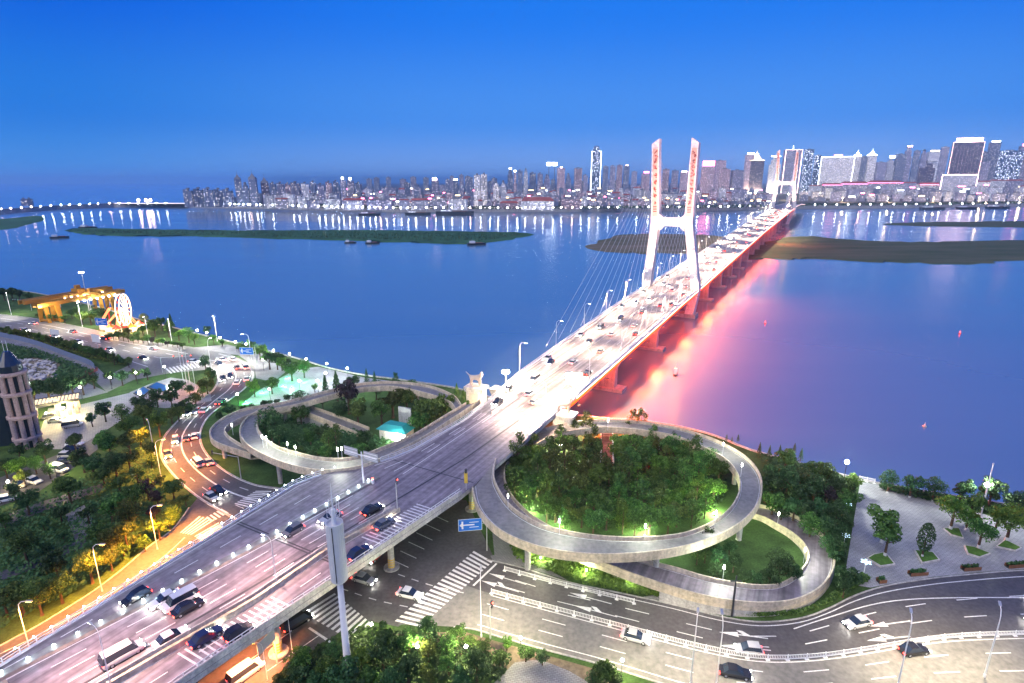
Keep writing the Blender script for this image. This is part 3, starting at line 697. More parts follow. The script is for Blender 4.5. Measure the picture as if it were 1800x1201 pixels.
for s in (58, 58.6, 92): mb.face([B(s, interp(s, NL) + .6, zd(s) + .010), B(s, interp(s, NR) - .6, zd(s) + .010), B(s + .3, interp(s, NR) - .6, zd(s) + .010), B(s + .3, interp(s, NL) + .6, zd(s) + .010)])
JT = [(-20, -82), (26, -76.2), (48, -72.8), (101, -66.8), (126, -66)]
P = edge(JT, S0, 126, 3, 0, .009); Q = edge(JT, S0, 126, 3, .45, .009); mb.strip(P, Q)
under(obj('deck_joint', mb, M['dark_metal']), viaduct)
# columns below the viaduct
mc = MB(); mc.lathe([(1.5, 0), (1.5, .25), (.62, .26), (.62, 5.6), (1.2, 6.75)], n=14); m_colm = mc.mesh('column', M['concrete'])
mc = MB()
for k in range(4): mc.lathe([(.64, .35 + k * .5), (.65, .36 + k * .5), (.65, .6 + k * .5), (.64, .61 + k * .5)], n=14)
m_band = mc.mesh('warning_band', M['yellow_paint'])
for s in (-2, 22, 46, 70, 94, 112):
    for t in (.12, .38, .62, .9):
        p = B(s, rel(NL, NR, t, s), 0); c = under(link('column', m_colm, None, p), viaduct); link('warning_band', m_band, c)
# river piers: wall-like, one by one
for i, s in enumerate([150, 200, 262, 395, 450, 505, 560, 615, 670, 725, 780, 840, 900, 960, 1020, 1080, 1210]):
    mb = MB(); top = zd(s) - 2.2
    for n in (-82, -66.5):
        c = B(s, n); w0, w1 = 2.2, 5.0; h0 = WL - 2
        for u0, u1, z0, z1 in ((1.7, 1.7, h0, top - 5), (1.7, 2.0, top - 5, top)):
            a = [(c + HV * x * u0 + NV * y * 4.0)[:2] for x, y in ((-1, -1), (-1, 1), (1, 1), (1, -1))]
            b = [(c + HV * x * u1 + NV * y * (4.0 if z1 < top else 6.2))[:2] for x, y in ((-1, -1), (-1, 1), (1, 1), (1, -1))]
            mb.frustum(a, z0, b, z1)
    c = B(s, -74); mb.prism([(c + HV * x + NV * y)[:2] for x, y in ((-3, -15), (-3, 15), (3, 15), (3, -15))], WL - 2, WL + 1.2)
    under(obj('pier', mb, M['concrete']), bridge)
# ---- towers
def tower(s, zbase, ztop, zbar, label, nd, nb, nt_, k=1.0, glyphs=True):
    C0 = -74.3
    zdk = zd(s)
    T = []
    t_root = link('tower', None, None, B(s, -74.3, zbase)); under(t_root, bridge)
    def put(o): o.parent = t_root; o.matrix_parent_inverse = (bridge.matrix_world.inverted() if False else Matrix()); return o
    base = B(s, -74.3, zbase)
    def sec(n, hw, hd):   # section corners around lateral offset n (tower-local)
        return [(NV * (n + a * hw) + HV * (b * hd))[:2] for a, b in ((-1, -1), (1, -1), (1, 1), (-1, 1))]
    zl = lambda z: z - zbase
    for sg in (-1, 1):
        i_ = 0 if sg < 0 else 1; od, ob, ot = nd[i_] - C0, nb[i_] - C0, nt_[i_] - C0
        mb = MB()
        mb.frustum(sec(sg * 10.5 * k, 2.6 * k, 3.6 * k), -2, sec(od, 2.3 * k, 3.2 * k), zl(zdk))
        mb.frustum(sec(od, 2.3 * k, 3.2 * k), zl(zdk), sec(ob, 2.3 * k, 3.0 * k), zl(zbar))
        hh = zl(ztop) - zl(zbar)
        mb.frustum(sec(ob, 2.3 * k, 3.0 * k), zl(zbar), sec(ot, 2.0 * k, 2.7 * k), zl(ztop) - 3.5 * k)
        # slanted cap, higher on the inner side
        q0 = sec(ot, 2.0 * k, 2.7 * k); i = len(mb.v); zt = zl(ztop)
        lo, hi = zt - 3.5 * k, zt
        zs = [hi if (v * -sg) > 0 else lo + .6 for v in (-1, 1, 1, -1)]
        mb.idx([(p[0], p[1], lo) for p in q0] + [(p[0], p[1], z) for p, z in zip(q0, zs)], [(0, 1, 5, 4), (1, 2, 6, 5), (2, 3, 7, 6), (3, 0, 4, 7), (4, 5, 6, 7)])
        leg = link('leg', mb.mesh('leg', M['tower_paint']), t_root)
        # recessed inscription panel on the near face with a column of brushed characters
        random.seed(31 + sg)
        fr = MB(); f = -3.06 * k
        def pt(a, z, d): return NV * (lerp(ob, ot, (z - zl(zbar)) / hh) + a) + HV * (lerp(f, -2.76 * k, (z - zl(zbar)) / hh) + d) + Vector((0, 0, z))
        z0, z1 = zl(zbar) + 2.5, zl(ztop) - 5
        for a0, a1, za, zb in ((-1.9, -1.5, z0, z1), (1.5, 1.9, z0, z1), (-1.5, 1.5, z1 - .4, z1), (-1.5, 1.5, z0, z0 + .4)):
            vs = [pt(a * k, z, d) for d in (-.25, .02) for a, z in ((a0, za), (a1, za), (a1, zb), (a0, zb))]
            fr.idx(vs, [(0, 1, 2, 3), (4, 7, 6, 5), (0, 4, 5, 1), (1, 5, 6, 2), (2, 6, 7, 3), (3, 7, 4, 0)])
        link('panel_frame', fr.mesh('panel_frame', M['tower_paint']), leg)
        bk = MB(); bk.face([pt(-1.5 * k, z0 + .4, -.03), pt(1.5 * k, z0 + .4, -.03), pt(1.5 * k, z1 - .4, -.03), pt(-1.5 * k, z1 - .4, -.03)]); link('panel', bk.mesh('panel', M['peach']), leg)
        if glyphs:
            n = 9; H = (z1 - z0 - 4) / n
            for g in range(n):
                mg = MB(); zc = z1 - 1.5 - (g + .5) * H
                for st in range(5 if g < n - 1 else 3):
                    if g == n - 1: a0, a1, b0, b1, w = -1.0, 1.0, zc - 1.4 + st * 1.3, zc - 1.3 + st * 1.3, .28
                    else:
                        a0 = random.uniform(-.9, .3); a1 = a0 + random.uniform(.2, 1.3); b0 = zc + random.uniform(-H * .33, H * .33); b1 = b0 + random.uniform(-H * .3, H * .3); w = random.uniform(.2, .36)
                    d = Vector((a1 - a0, 0, b1 - b0)); d.normalize(); nx = Vector((-d.z, 0, d.x)) * w
                    vs = [pt(a * k, z, dd) for dd in (-.16, .03) for a, z in ((a0 - nx.x, b0 - nx.z), (a1 - nx.x, b1 - nx.z), (a1 + nx.x, b1 + nx.z), (a0 + nx.x, b0 + nx.z))]
                    mg.idx(vs, [(0, 1, 2, 3), (4, 7, 6, 5), (0, 4, 5, 1), (1, 5, 6, 2), (2, 6, 7, 3), (3, 7, 4, 0)])
                link('inscription_character', mg.mesh('inscription_character', M['ink']), leg)
    mb = MB(); zb = zl(zbar)
    prof = []
    # cross beam with haunched corners
    y0, y1 = nb[0] - C0 + 2.2 * k, nb[1] - C0 - 2.2 * k
    top = [(y0, 4.2), (y0 + 2.5 * k, 2.2), (y1 - 2.5 * k, 2.2), (y1, 4.2)]; bot = [(y1, -5.2), (y1 - 2.8 * k, -2.6), (y0 + 2.8 * k, -2.6), (y0, -5.2)]
    poly = top + bot; n = len(poly)
    vs = [NV * a + HV * d + Vector((0, 0, zb + b * k)) for d in (-2.6 * k, 2.6 * k) for a, b in poly]
    mb.idx(vs, [tuple(range(n)), tuple(reversed(range(n, 2 * n)))] + [((i + 1) % n, i, n + i, n + (i + 1) % n) for i in range(n)])
    link('crossbeam', mb.mesh('crossbeam', M['tower_paint']), t_root)
    mb = MB(); mb.box(-1, -1, 0, 1, 1, 1)
    mb = MB(); a = [(NV * x * 15 * k + HV * y * 4.5 * k)[:2] for x, y in ((-1, -1), (1, -1), (1, 1), (-1, 1))]; mb.prism(a, -3, 2.2)
    link('pile_cap', mb.mesh('pile_cap', M['concrete']), t_root)
    tag(t_root, label)
    # stay cables, each its own part of the bridge
    for sg in (-1, 1):
        nt = nt_[0 if sg < 0 else 1]; ne = -74.3 + sg * 14.2
        for dr in (-1, 1):
            for j in range(12):
                sd_ = s + dr * (16 + j * 12.0)
                if sd_ < 172: continue
                zt = lerp(zbar + 10 * k, ztop - 6 * k, j / 11)
                mb = MB(); a = B(s + dr * 1.5, nt, zt); e = B(sd_, ne, zd(sd_) + .3); mid = a.lerp(e, .5) - Vector((0, 0, .5))
                mb.tube([a, mid, e], .05 if k < 1.1 else .12, 5, cap=False)
                under(obj('stay_cable', mb, M['white_metal']), bridge)
    # floodlights that wash the legs, standing on the deck edge and on the cross beam
    for sg in (-1, 1):
        for ds, hgt, pw in ((-20, .8, 1.0), (20, .8, .6)):
            p = B(s + ds, -74.3 + sg * 13.6, zd(s + ds) + hgt)
            tgt = B(s, (nd[0] + nb[0]) / 2 if sg < 0 else (nd[1] + nb[1]) / 2, lerp(zdk, ztop, .45))
            fo = under(obj('floodlight', flood_mb(), [M['dark_metal'], M['g_flood']], None, p), bridge)
            l = lamp(None, p + Vector((0, 0, .7)), 150000 * pw * k * k, (1, .64, .50), .4, 'SPOT', R(75), .9, aim(p + Vector((0, 0, .7)), tgt), 'floodlight_beam'); under(l, bridge)
        for ds in (-52,):
            p = B(s + ds, -74.3 + sg * 13.6, zd(s + ds) + .8); tgt = B(s, nt_[0 if sg < 0 else 1], lerp(zbar, ztop, .6))
            under(obj('floodlight', flood_mb(), [M['dark_metal'], M['g_flood']], None, p), bridge)
            l = lamp(None, p + Vector((0, 0, .7)), 560000 * k * k, (1, .50, .42), .4, 'SPOT', R(40), .9, aim(p + Vector((0, 0, .7)), tgt), 'floodlight_beam'); under(l, bridge)
    return t_root
def flood_mb():
    mb = MB(); mb.box(-.5, -.35, .05, .5, .35, .5); mb.box(-.08, -.08, -.8, .08, .08, .05); mb.mat(1); mb.box(-.42, -.3, .505, .42, .3, .53); return mb
bpy.context.view_layer.update()
tower(340, WL, 93.5, 48, 'near H-shaped tower with calligraphy panels on its legs', (-89.6, -61.0), (-87.0, -68.0), (-89.6, -67.8))
tower(1180, WL, 126, 68, 'far H-shaped tower at the city end of the bridge', (-87.5, -51), (-85.5, -57), (-89, -57.5), 1.25, True)
# red floodlighting under the deck: fixtures along the girder, light on piers and water
mb = MB(); mb.box(-.5, -.25, -.3, .5, .25, 0); mb.mat(1); mb.box(-.45, -.2, -.34, .45, .2, -.305); m_rf = mb.mesh('underdeck_floodlight', [M['dark_metal'], M['g_redstrip']])
s = 150
while s < 1200:
    for n in (-66.0, -82.0):
        p = B(s, n, zd(s) - 2.25); under(link('underdeck_floodlight', m_rf, None, p, BA), bridge)
    s += 28 if s < 700 else 60
for off, n_ in ((-1.6, 0), (-12, 0), (-24, 0)):
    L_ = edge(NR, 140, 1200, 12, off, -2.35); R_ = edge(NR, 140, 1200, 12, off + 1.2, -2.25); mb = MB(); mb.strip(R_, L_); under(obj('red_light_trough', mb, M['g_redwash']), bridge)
for s in [150 + 26 * k for k in range(26)]:   # red floods aimed down at piers and water
    p = B(s, interp(s, NR) + .8, zd(s) - 2.6); under(link('underdeck_floodlight', m_rf, None, p, BA), bridge)
    l = lamp(None, p - Vector((0, 0, .6)), (300000 if s < 430 else 14000 if s < 800 else 160000), (1, .065, .008), 1.2, 'SPOT', R(125), .9, aim(p, p + NV * 36 - Vector((0, 0, 16))), 'underdeck_light'); under(l, bridge)
for s in (143, 192, 254, 318, 387, 442, 497, 552, 607, 662, 717, 772, 832, 892, 952):
    l = lamp(None, B(s, interp(s, NR) - 1.0, zd(s) - 4.2), 9000 if s < 420 else 3000 if s < 800 else 14000, (1, .06, .01), 3.0, name='pier_light'); under(l, bridge)
# pale edge strips of light along both fascias
for tab, off in ((NR, .08), (NL, -.08)):
    mb = MB(); mb.sweep(edge(tab, 150, S1, 10, off), [(-.06, -.75), (-.06, -.45), (.06, -.45), (.06, -.75)]); under(obj('led_strip', mb, M['g_strip']), bridge)
# ================================================================== SPIRAL RAMPS
def ramp(name, label, rows, ncol, mat, cols=True, zc=None):
    """rows: (outer px, inner px, z).  deck + two parapets + columns, every one a part"""
    O = cat([W(r[0][0], r[0][1], r[2]) for r in rows], 5); I = cat([W(r[1][0], r[1][1], r[2]) for r in rows], 5)
    root = thing(name, label, 'ramp', ((O[0] + I[0]) / 2).to_tuple()[:2] + (0,))
    add_ramp(root, O, I, mat, ncol); return root, O, I
def add_ramp(root, O, I, mat, ncol, solid_from=None):
    dn = Vector((0, 0, -.95)); mb = MB(); mb.strip(I, O); mb.mat(1)
    o2, i2 = [p + dn for p in O], [p + dn for p in I]
    mb.strip(O, o2); mb.strip(i2, I); mb.strip(o2, i2)
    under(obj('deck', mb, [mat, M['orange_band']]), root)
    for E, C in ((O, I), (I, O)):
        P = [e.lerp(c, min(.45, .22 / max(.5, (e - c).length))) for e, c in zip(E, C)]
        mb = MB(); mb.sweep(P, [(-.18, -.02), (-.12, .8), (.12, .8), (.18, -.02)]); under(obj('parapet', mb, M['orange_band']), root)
    C = [o.lerp(i, .5) for o, i in zip(O, I)]; q = []
    for t in (.12, .88):
        P = [o.lerp(i, t) + Vector((0, 0, .012)) for o, i in zip(O, I)]; Q = [o.lerp(i, t + .018) + Vector((0, 0, .012)) for o, i in zip(O, I)]
        mb = MB(); mb.strip(P, Q) if t < .5 else mb.strip(P, Q); q.append(mb)
    both = MB()
    for m_ in q:
        for f in m_.f: both.face([m_.v[k] for k in f])
    under(obj('edge_line', both, M['paint']), root)
    if ncol:
        for p in resample(C, ncol)[1:]:
            if p.z < 2.2: continue
            mb = MB(); mb.lathe([(.55, 0), (.55, p.z - 2.0), (1.3, p.z - .9)], n=12)
            under(obj('column', mb, M['concrete'], None, (p.x, p.y, 0)), root)
def zs(n, a, b): return [lerp(a, b, i / (n - 1)) for i in range(n)]
RU = [((830, 862), (872, 810)), ((836, 888), (868, 838)), ((850, 912), (876, 862)), ((877, 937), (893, 888)), ((916, 957), (920, 910)), ((970, 973), (957, 928)), ((1040, 981), (1010, 941)), ((1110, 980), (1070, 948)),
      ((1180, 972), (1135, 949)), ((1243, 955), (1200, 942)), ((1296, 929), (1250, 922)), ((1328, 898), (1283, 896)), ((1340, 865), (1298, 865)), ((1334, 833), (1295, 838)), ((1308, 804), (1272, 810)), ((1263, 779), (1230, 788)),
      ((1200, 757), (1180, 769)), ((1130, 745), (1120, 760)), ((1060, 741), (1060, 756)), ((1000, 746), (1005, 762)), ((952, 758), (965, 774)), ((915, 774), (935, 790))]
z_ru = [8.0, 8.0, 7.95, 7.9, 7.8, 7.7, 7.6, 7.4, 7.2, 7.0, 6.8, 6.6, 6.4, 6.2, 6.0, 5.8, 5.6, 5.4, 5.2, 5.0, 4.8, 4.6]
big, bO, bI = ramp('spiral_ramp', 'large looping concrete ramp circling the wood right of the bridge', [(a, b, z) for (a, b), z in zip(RU, z_ru)], 24, M['ramp_concrete'])
RL = [((893, 790), (915, 800)), ((868, 818), (893, 818)), ((866, 850), (888, 843)), ((882, 890), (901, 875)), ((915, 928), (930, 905)), ((960, 956), (968, 930)), ((1010, 978), (1015, 950)), ((1060, 996), (1080, 972)), ((1110, 1015), (1140, 990)),
      ((1160, 1032), (1190, 1003)), ((1220, 1050), (1240, 1018)), ((1280, 1062), (1290, 1028)), ((1340, 1067), (1330, 1033)), ((1398, 1061), (1370, 1030)), ((1441, 1040), (1402, 1010)), ((1465, 1008), (1418, 985)), ((1466, 975), (1412, 962)),
      ((1447, 945), (1390, 941)), ((1413, 918), (1360, 924)), ((1370, 900), (1335, 912)), ((1330, 890), (1300, 905))]
z_rl = [4.5, 4.4, 4.3, 4.2, 4.1, 4.0, 3.8, 3.5, 3.2, 2.9, 2.6, 2.3, 2.0, 1.8, 1.6, 1.4, 1.2, .9, .7, .5, .3]
def half(rows, zz): return cat([W(r[0][0], r[0][1], z) for r, z in zip(rows, zz)], 5), cat([W(r[1][0], r[1][1], z) for r, z in zip(rows, zz)], 5)
lO, lI = half(RL, z_rl)
low = thing('lower_ramp', 'lower ramp curling out from under the large loop, right of centre', 'ramp', (lO[60].x, lO[60].y, 0))
add_ramp(low, lO, lI, M['deck_asphalt'], 26)
for E in (lO, lI):   # retaining walls below the low end
    mb = MB(); P = [p for p in E[45:]]; mb.strip([p - Vector((0, 0, .93)) for p in P], [Vector((p.x, p.y, -.05)) for p in P])
    under(obj('retaining_wall', mb, M['concrete']), low)
LA = [((845, 706), (818, 712)), ((800, 737), (775, 738)), ((748, 771), (725, 768)), ((695, 799), (672, 790)), ((645, 821), (628, 806)), ((600, 830), (592, 810)), ((555, 831), (556, 807)), ((510, 822), (523, 799)), ((470, 807), (491, 789)), ((437, 789), (470, 775)), ((421, 767), (456, 759)),
      ((426, 746), (455, 742)), ((446, 729), (466, 732)), ((475, 715), (492, 724)), ((512, 711), (520, 724)), ((546, 717), (545, 731)), ((585, 730), (575, 743)), ((620, 743), (605, 755)), ((650, 755), (630, 766))]
z_la = [8.2, 8.1, 8.0, 8.0, 7.9, 7.8, 7.7, 7.5, 7.3, 7.0, 6.6, 6.0, 5.4, 4.8, 4.0, 3.2, 2.2, 1.2, .4]
aO, aI = half(LA, z_la)
la = thing('spiral_ramp', 'looping ramp left of the bridge that curls back towards the pavilion', 'ramp', (aO[30].x, aO[30].y, 0))
add_ramp(la, aO, aI, M['ramp_concrete'], 22)
for E in (aO, aI):
    mb = MB(); P = E[70:]; mb.strip([p - Vector((0, 0, .93)) for p in P], [Vector((p.x, p.y, -.05)) for p in P])
    under(obj('retaining_wall', mb, M['concrete']), la)
LB = [((812, 716), (800, 722)), ((797, 698), (786, 708)), ((755, 681), (738, 692)), ((697, 674), (692, 683)), ((655, 675), (655, 684)), ((628, 678), (628, 687)), ((572, 691), (572, 701)), ((517, 705), (522, 715)), ((483, 713), (485, 722)), ((433, 721), (450, 729)),
      ((394, 737), (412, 745)), ((371, 756), (397, 758)), ((369, 770), (402, 769)), ((379, 781), (417, 780)), ((405, 791), (436, 790)), ((440, 802), (465, 800))]
z_lb = [7.9, 7.7, 7.4, 7.0, 6.8, 6.6, 6.3, 6.0, 5.8, 5.6, 5.3, 5.0, 4.8, 4.6, 4.4, 4.2]
cO, cI = half(LB, z_lb)
lbr = thing('outer_ramp', 'outer curved ramp sweeping behind the trees left of the bridge', 'ramp', (cO[40].x, cO[40].y, 0))
add_ramp(lbr, cO, cI, M['ramp_concrete'], 24)

# ================================================================== LAMPS, SIGNS, MASTS
mb = MB(); mb.lathe([(.16, 0), (.16, .5), (.10, .6), (.075, 9.6)], n=7); m_pole = mb.mesh('pole', M['white_metal'])
mb = MB(); mb.tube([(0, 0, 9.5), (0, .15, 10.6), (.0, .8, 11.2), (0, 2.0, 11.3)], .06, 6); m_arm = mb.mesh('arm', M['white_metal'])
mb = MB(); mb.box(-.16, 1.6, 11.22, .16, 2.7, 11.4); m_hd = mb.mesh('lamp_head', M['metal'])
mb = MB(); mb.box(-.14, 1.7, 11.17, .14, 2.65, 11.21)
m_lens = {k: mb.mesh('lens', M[k]) for k in ('g_white', 'g_cool', 'g_sodium')}
N_LAMP = {}
def street_lamp(p, toward, label, group, lens='g_white', power=0, color=(1, .95, .88), sc=1.0, cat_='street lamp'):
    d = Vector(toward) - Vector(p); rz = math.atan2(-d.x, d.y)
    o = thing('street_lamp', label, cat_, p, rz, group); o.scale = (sc, sc, sc)
    link('pole', m_pole, o); link('arm', m_arm, o); h = link('lamp_head', m_hd, o); link('lens', m_lens[lens], h)
    if power: lamp(o, (0, 2.1, 11.0), power, color, .25, 'SPOT', R(132), .45, (0, 0, 0))
    return o
i = 0; s = 159.0
while s < 1130:
    n = interp(s, NL) + .7; n2 = interp(s, NR) - .7
    pw = 32000 if s < 420 else (75000 if s < 800 else 150000)
    street_lamp(B(s, n, zd(s)), B(s, -74), 'tall curved street lamp on the left railing of the bridge, %s from the near end' % ordn(i), 'lamps along the bridge', 'g_white', pw, (1, .68, .48) if s < 500 else (1, .74, .50))
    s2 = s - 29.5
    street_lamp(B(s2, n2, zd(s2)), B(s2, -74), 'tall curved street lamp on the right railing of the bridge, %s from the near end' % ordn(i), 'lamps along the bridge', 'g_white', pw, (1, .68, .48) if s < 500 else (1, .74, .50))
    i += 1; s += 33 if s < 500 else 66
for i, s in enumerate((4, 27, 50)):  # the lower two posts are added to warm the deck
    street_lamp(B(s, interp(s, INB), 8.3), B(s, interp(s, INB) - 8), 'lamp post on the viaduct inner barrier, %s from the bottom' % ordn(i), 'viaduct lamps', 'g_white', 13000, (1, .58, .48), .75)
# two very bright floodlight masts at the bridge abutment
for lab, P, tgt, pw in (('blazing floodlight beside the right abutment pedestal', (1006, 722), (930, 690), 42000), ('bright floodlight on the left railing by the cat statue', (884, 692), (930, 690), 22000)):
    s, n = (151, -60.3) if pw > 30000 else (150, -83)
    p = B(s, n, zd(s)); o = thing('floodlight_mast', lab, 'floodlight', p)
    mb = MB(); mb.lathe([(.2, 0), (.14, 3.2)], n=8); obj('mast', mb, M['metal'], o)
    kx = 3 if pw > 30000 else 1
    mb = MB(); mb.box(-.8 * kx, -.2, 3.1, .8 * kx, .3, 3.2 + 1.3 * kx); obj('housing', mb, M['dark_metal'], o)
    for ix in range(kx + 1):
        for iz in range(kx):
            mb = MB(); x = (ix - kx / 2) * 1.2; z = 3.85 + iz * 1.25; mb.lathe([(.52, 0), (.6, .1), (.5, .22)], (0, 0, 0), 12); le = obj('lens', mb, M['g_flood'], o, (x, -.22, z)); le.rotation_euler = (R(90), 0, 0)
    lamp(o, (0, -1.4, 4.6), pw * .9, (1, .76, .52), 1.0)
# sodium lamps around the street on the left
for i, (bx, by, tx, ty, lab, pw) in enumerate([((277), 966, 330, 960, 'sodium street lamp shining on the crossing kerb by the round shrubs', 60000), (283, 838, 330, 830, 'sodium street lamp on the outer bend of the curved road', 30000),
        (272, 800, 250, 770, 'sodium lamp glowing among trees beside the curved road', 30000), (55, 1150, 100, 1150, 'sodium lamp hidden by the big orange-lit tree at lower left', 36000), (345, 690, 330, 670, 'small sodium lamp by the flagpoles', 6000),
        (180, 1040, 230, 1040, 'sodium street lamp further down the lower left kerb', 34000), (514, 1147, 470, 1150, 'slim lamp post right of the viaduct above the stopped van', 26000)]):
    street_lamp(W(bx, by), W(tx, ty), lab, 'sodium lamps on the left', 'g_sodium', pw, (1, .34, .05), .86 if i < 6 else .62)
street_lamp(W(470, 1196), W(420, 1201), 'short sodium lamp beside the orange side street near the bottom edge', 'sodium lamps on the left', 'g_sodium', 26000, (1, .30, .10), .6)
# lamps on the right-hand road
for i, (bx, by, tx, ty) in enumerate([(846, 1120, 850, 1050), (1213, 1206, 1220, 1130), (1258, 1210, 1250, 1140), (1578, 1205, 1570, 1130), (1730, 1190, 1720, 1130)]):
    street_lamp(W(bx, by), W(tx, ty), 'slender grey lamp post on the lower kerb of the right-hand road, %s from the left' % ordn(i), 'lamps on the right-hand road', 'g_cool', 0 if i == 2 else 13500, (1, .84, .54), 1.0)
# boulevard lamps
for i, (bx, by, tx, ty) in enumerate([(20, 553, 20, 575), (145, 574, 140, 600), (262, 602, 250, 620), (303, 606, 300, 620), (382, 600, 375, 620), (443, 640, 420, 640), (372, 652, 390, 640), (160, 545, 160, 560)]):
    street_lamp(W(bx, by), W(tx, ty), 'pale lamp post beside the upper-left boulevard, %s from the left' % ordn(i), 'boulevard lamps', 'g_white', 15000, (1, .93, .78), 1.1)
# globe lamps of the promenade and park
mb = MB(); mb.lathe([(.14, 0), (.14, .3), (.06, .4), (.05, 3.9), (.12, 4.0)], n=7); m_gp = mb.mesh('pole', M['dark_metal'])
mb = MB(); mb.ball((0, 0, 4.3), .36, 8, 6); m_gb = {k: mb.mesh('globe', M[k], True) for k in ('g_white', 'g_cool', 'g_prom')}
def globe(px_, py_, label, group, power=2500, color=(.9, 1, .95), z=.1, lens='g_white', sc=1.0):
    o = thing('globe_lamp', label, 'lamp', W(px_, py_, z), 0, group); o.scale = (sc,) * 3
    link('pole', m_gp, o); link('globe', m_gb[lens], o)
    if power: lamp(o, (0, 0, 4.9), power, color, .4)
for i, (x, y) in enumerate(sorted([(349, 597), (366, 601), (389, 610), (416, 618), (435, 622), (483, 634), (511, 640), (540, 650), (576, 658), (612, 667), (574, 676)])): globe(x, y, 'white globe lamp on the river promenade, %s from the left' % ordn(i), 'promenade globe lamps', 1900)
for i, (x, y) in enumerate(sorted([(464, 651), (420, 715), (476, 706), (528, 690), (560, 690), (292, 664), (242, 675), (197, 684), (145, 702), (640, 700)])): globe(x, y, 'white globe lamp in the gardens inland of the promenade, %s from the left' % ordn(i), 'garden globe lamps', 1700, (.85, 1, .85))
for x, y, lab in ((1482, 852, 'bright globe lamp by the promenade gate right of the wood'), (1725, 895, 'globe lamp behind the lime tree on the right plaza')): globe(x, y, lab, 'plaza globe lamps', 9000 if x < 1600 else 4500, (.95, 1, .86), .1, 'g_prom', 1.4)
for x, y, lab in ((655, 1125, 'lamp half hidden in leaves beside the telecom mast'), (915, 1150, 'lamp shining between two clipped shrubs at the bottom edge'), (1092, 1190, 'short lamp beside the lone tree at the bottom edge'), (735, 1165, 'lamp buried deep in the bottom tree clump'), (820, 1165, 'lamp low among trunks of the bottom clump')):
    globe(x, y, lab, 'lamps among the bottom trees', 2400, (1, .9, .45), .05, 'g_white', .7)
for x, y, lab in ((85, 745, 'lamp in the yellow-lit forecourt under the pergola'), (100, 838, 'lamp in the small car park'), (20, 870, 'lamp at the car park corner by the left edge'), (115, 735, 'second lamp by the pergola columns')):
    globe(x, y, lab, 'forecourt lamps', 3200, (1, .78, .34), .05, 'g_white', .8)
for i, (x, y) in enumerate([(950, 996), (1030, 1018), (1110, 1038), (1170, 1052)]): globe(x, y, 'low garden lamp in the bright hedge slope below the large loop, %s from the left' % ordn(i), 'hedge lamps', 1300, (.95, 1, .6), .05, 'g_white', .45)
# green garden uplights
mb = MB(); mb.lathe([(.22, 0), (.22, .25), (.18, .3)], n=8); m_ub = mb.mesh('housing', M['dark_metal']); mb = MB(); mb.ball((0, 0, .36), .2, 8, 5); m_ul = mb.mesh('lens', M['g_green'])
for i, (x, y) in enumerate(sorted([(461, 690), (501, 679), (513, 682), (530, 672), (505, 665), (432, 708)])):
    o = thing('garden_uplight', 'green garden uplight at a tree foot on the left promenade, %s from the left' % ordn(i), 'uplight', W(x, y, .1), 0, 'green uplights'); link('housing', m_ub, o); link('lens', m_ul, o); lamp(o, (0, 0, 1.0), 1500, (.1, 1, .35), .2)
for i, (x, y) in enumerate([(1133, 945), (1255, 905), (985, 938), (925, 900)]):
    o = thing('wood_uplight', 'white uplight at the rim of the wood inside the large loop, %s from the right' % ordn([1, 0, 2, 3][i]), 'uplight', W(x, y, .1), 0, 'uplights at the wood rim'); link('housing', m_ub, o)
    mb = MB(); mb.ball((0, 0, .36), .2, 8, 5); obj('lens', mb, M['g_white'], o); lamp(o, (0, 0, 1.4), 5200, (.85, 1, .5), .2)
# small white ramp lamps (short posts on the inner parapets)
mb = MB(); mb.lathe([(.06, 0), (.05, 3.2)], n=6); m_rp = mb.mesh('post', M['white_metal']); mb = MB(); mb.box(-.12, -.12, 3.2, .12, .12, 4.1); m_rl = mb.mesh('light_tube', M['g_white'])
RLT = [(893, 895, 8.9, 0), (983, 940, 8.6, 1), (1133, 950, 8.2, 1), (1256, 925, 7.8, 1), (1068, 757, 6.2, 0), (1270, 800, 7.0, 1), (1302, 838, 7.2, 0), (463, 787, 8, 1), (470, 789, 8, 0), (507, 800, 8.4, 1), (521, 806, 8.6, 0), (595, 810, 8.8, 1), (602, 809, 8.8, 0), (410, 765, 5.8, 0), (1366, 925, 1.8, 0), (1412, 990, 2.2, 1), (1270, 1022, 3.2, 1)]
for i, (x, y, z, on) in enumerate(sorted(RLT)):
    o = thing('ramp_light', 'slim white light post on a ramp parapet, %s from the left' % ordn(i), 'light post', W(x, y, z - .9), 0, 'light posts on the ramps'); link('post', m_rp, o); link('light_tube', m_rl, o); o.scale = (.8,) * 3
    if on: lamp(o, (0, 0, 4.4), 2200, (.95, 1, .80), .2)
# traffic lights
mb = MB(); mb.lathe([(.13, 0), (.09, 6)], n=7); m_tp = mb.mesh('post', M['metal'])
def signal(p, rz, label, armlen=6.0, n=3, lit='g_red'):
    o = thing('traffic_light', label, 'traffic light', p, rz, 'traffic lights'); link('post', m_tp, o)
    mb = MB(); mb.tube([(0, 0, 5.9), (armlen, 0, 6.1)], .06, 6); obj('arm', mb, M['metal'], o)
    for k in range(n):
        x = armlen * (1 - k * .28); mb = MB(); mb.box(x - .2, -.15, 5.5, x + .2, .15, 6.7); h = obj('signal_head', mb, M['dark_metal'], o)
        mb = MB(); mb.ball((x, -.17, 6.4 if lit == 'g_red' else 5.8), .14, 6, 4); obj('signal_lamp', mb, M[lit], h)
signal(W(424, 842), R(165), 'traffic light on a grey arm at the foot of the left ramp', 7.5, 1)
signal(W(286, 655), R(8), 'traffic light mast with three heads over the boulevard junction', 11, 3)
signal(W(56, 546), R(170), 'row of green signals over the far left boulevard', 12, 3, 'g_green')
signal(B(76, -66.4, 8), R(90), 'dark traffic light on the viaduct island', .6, 1)
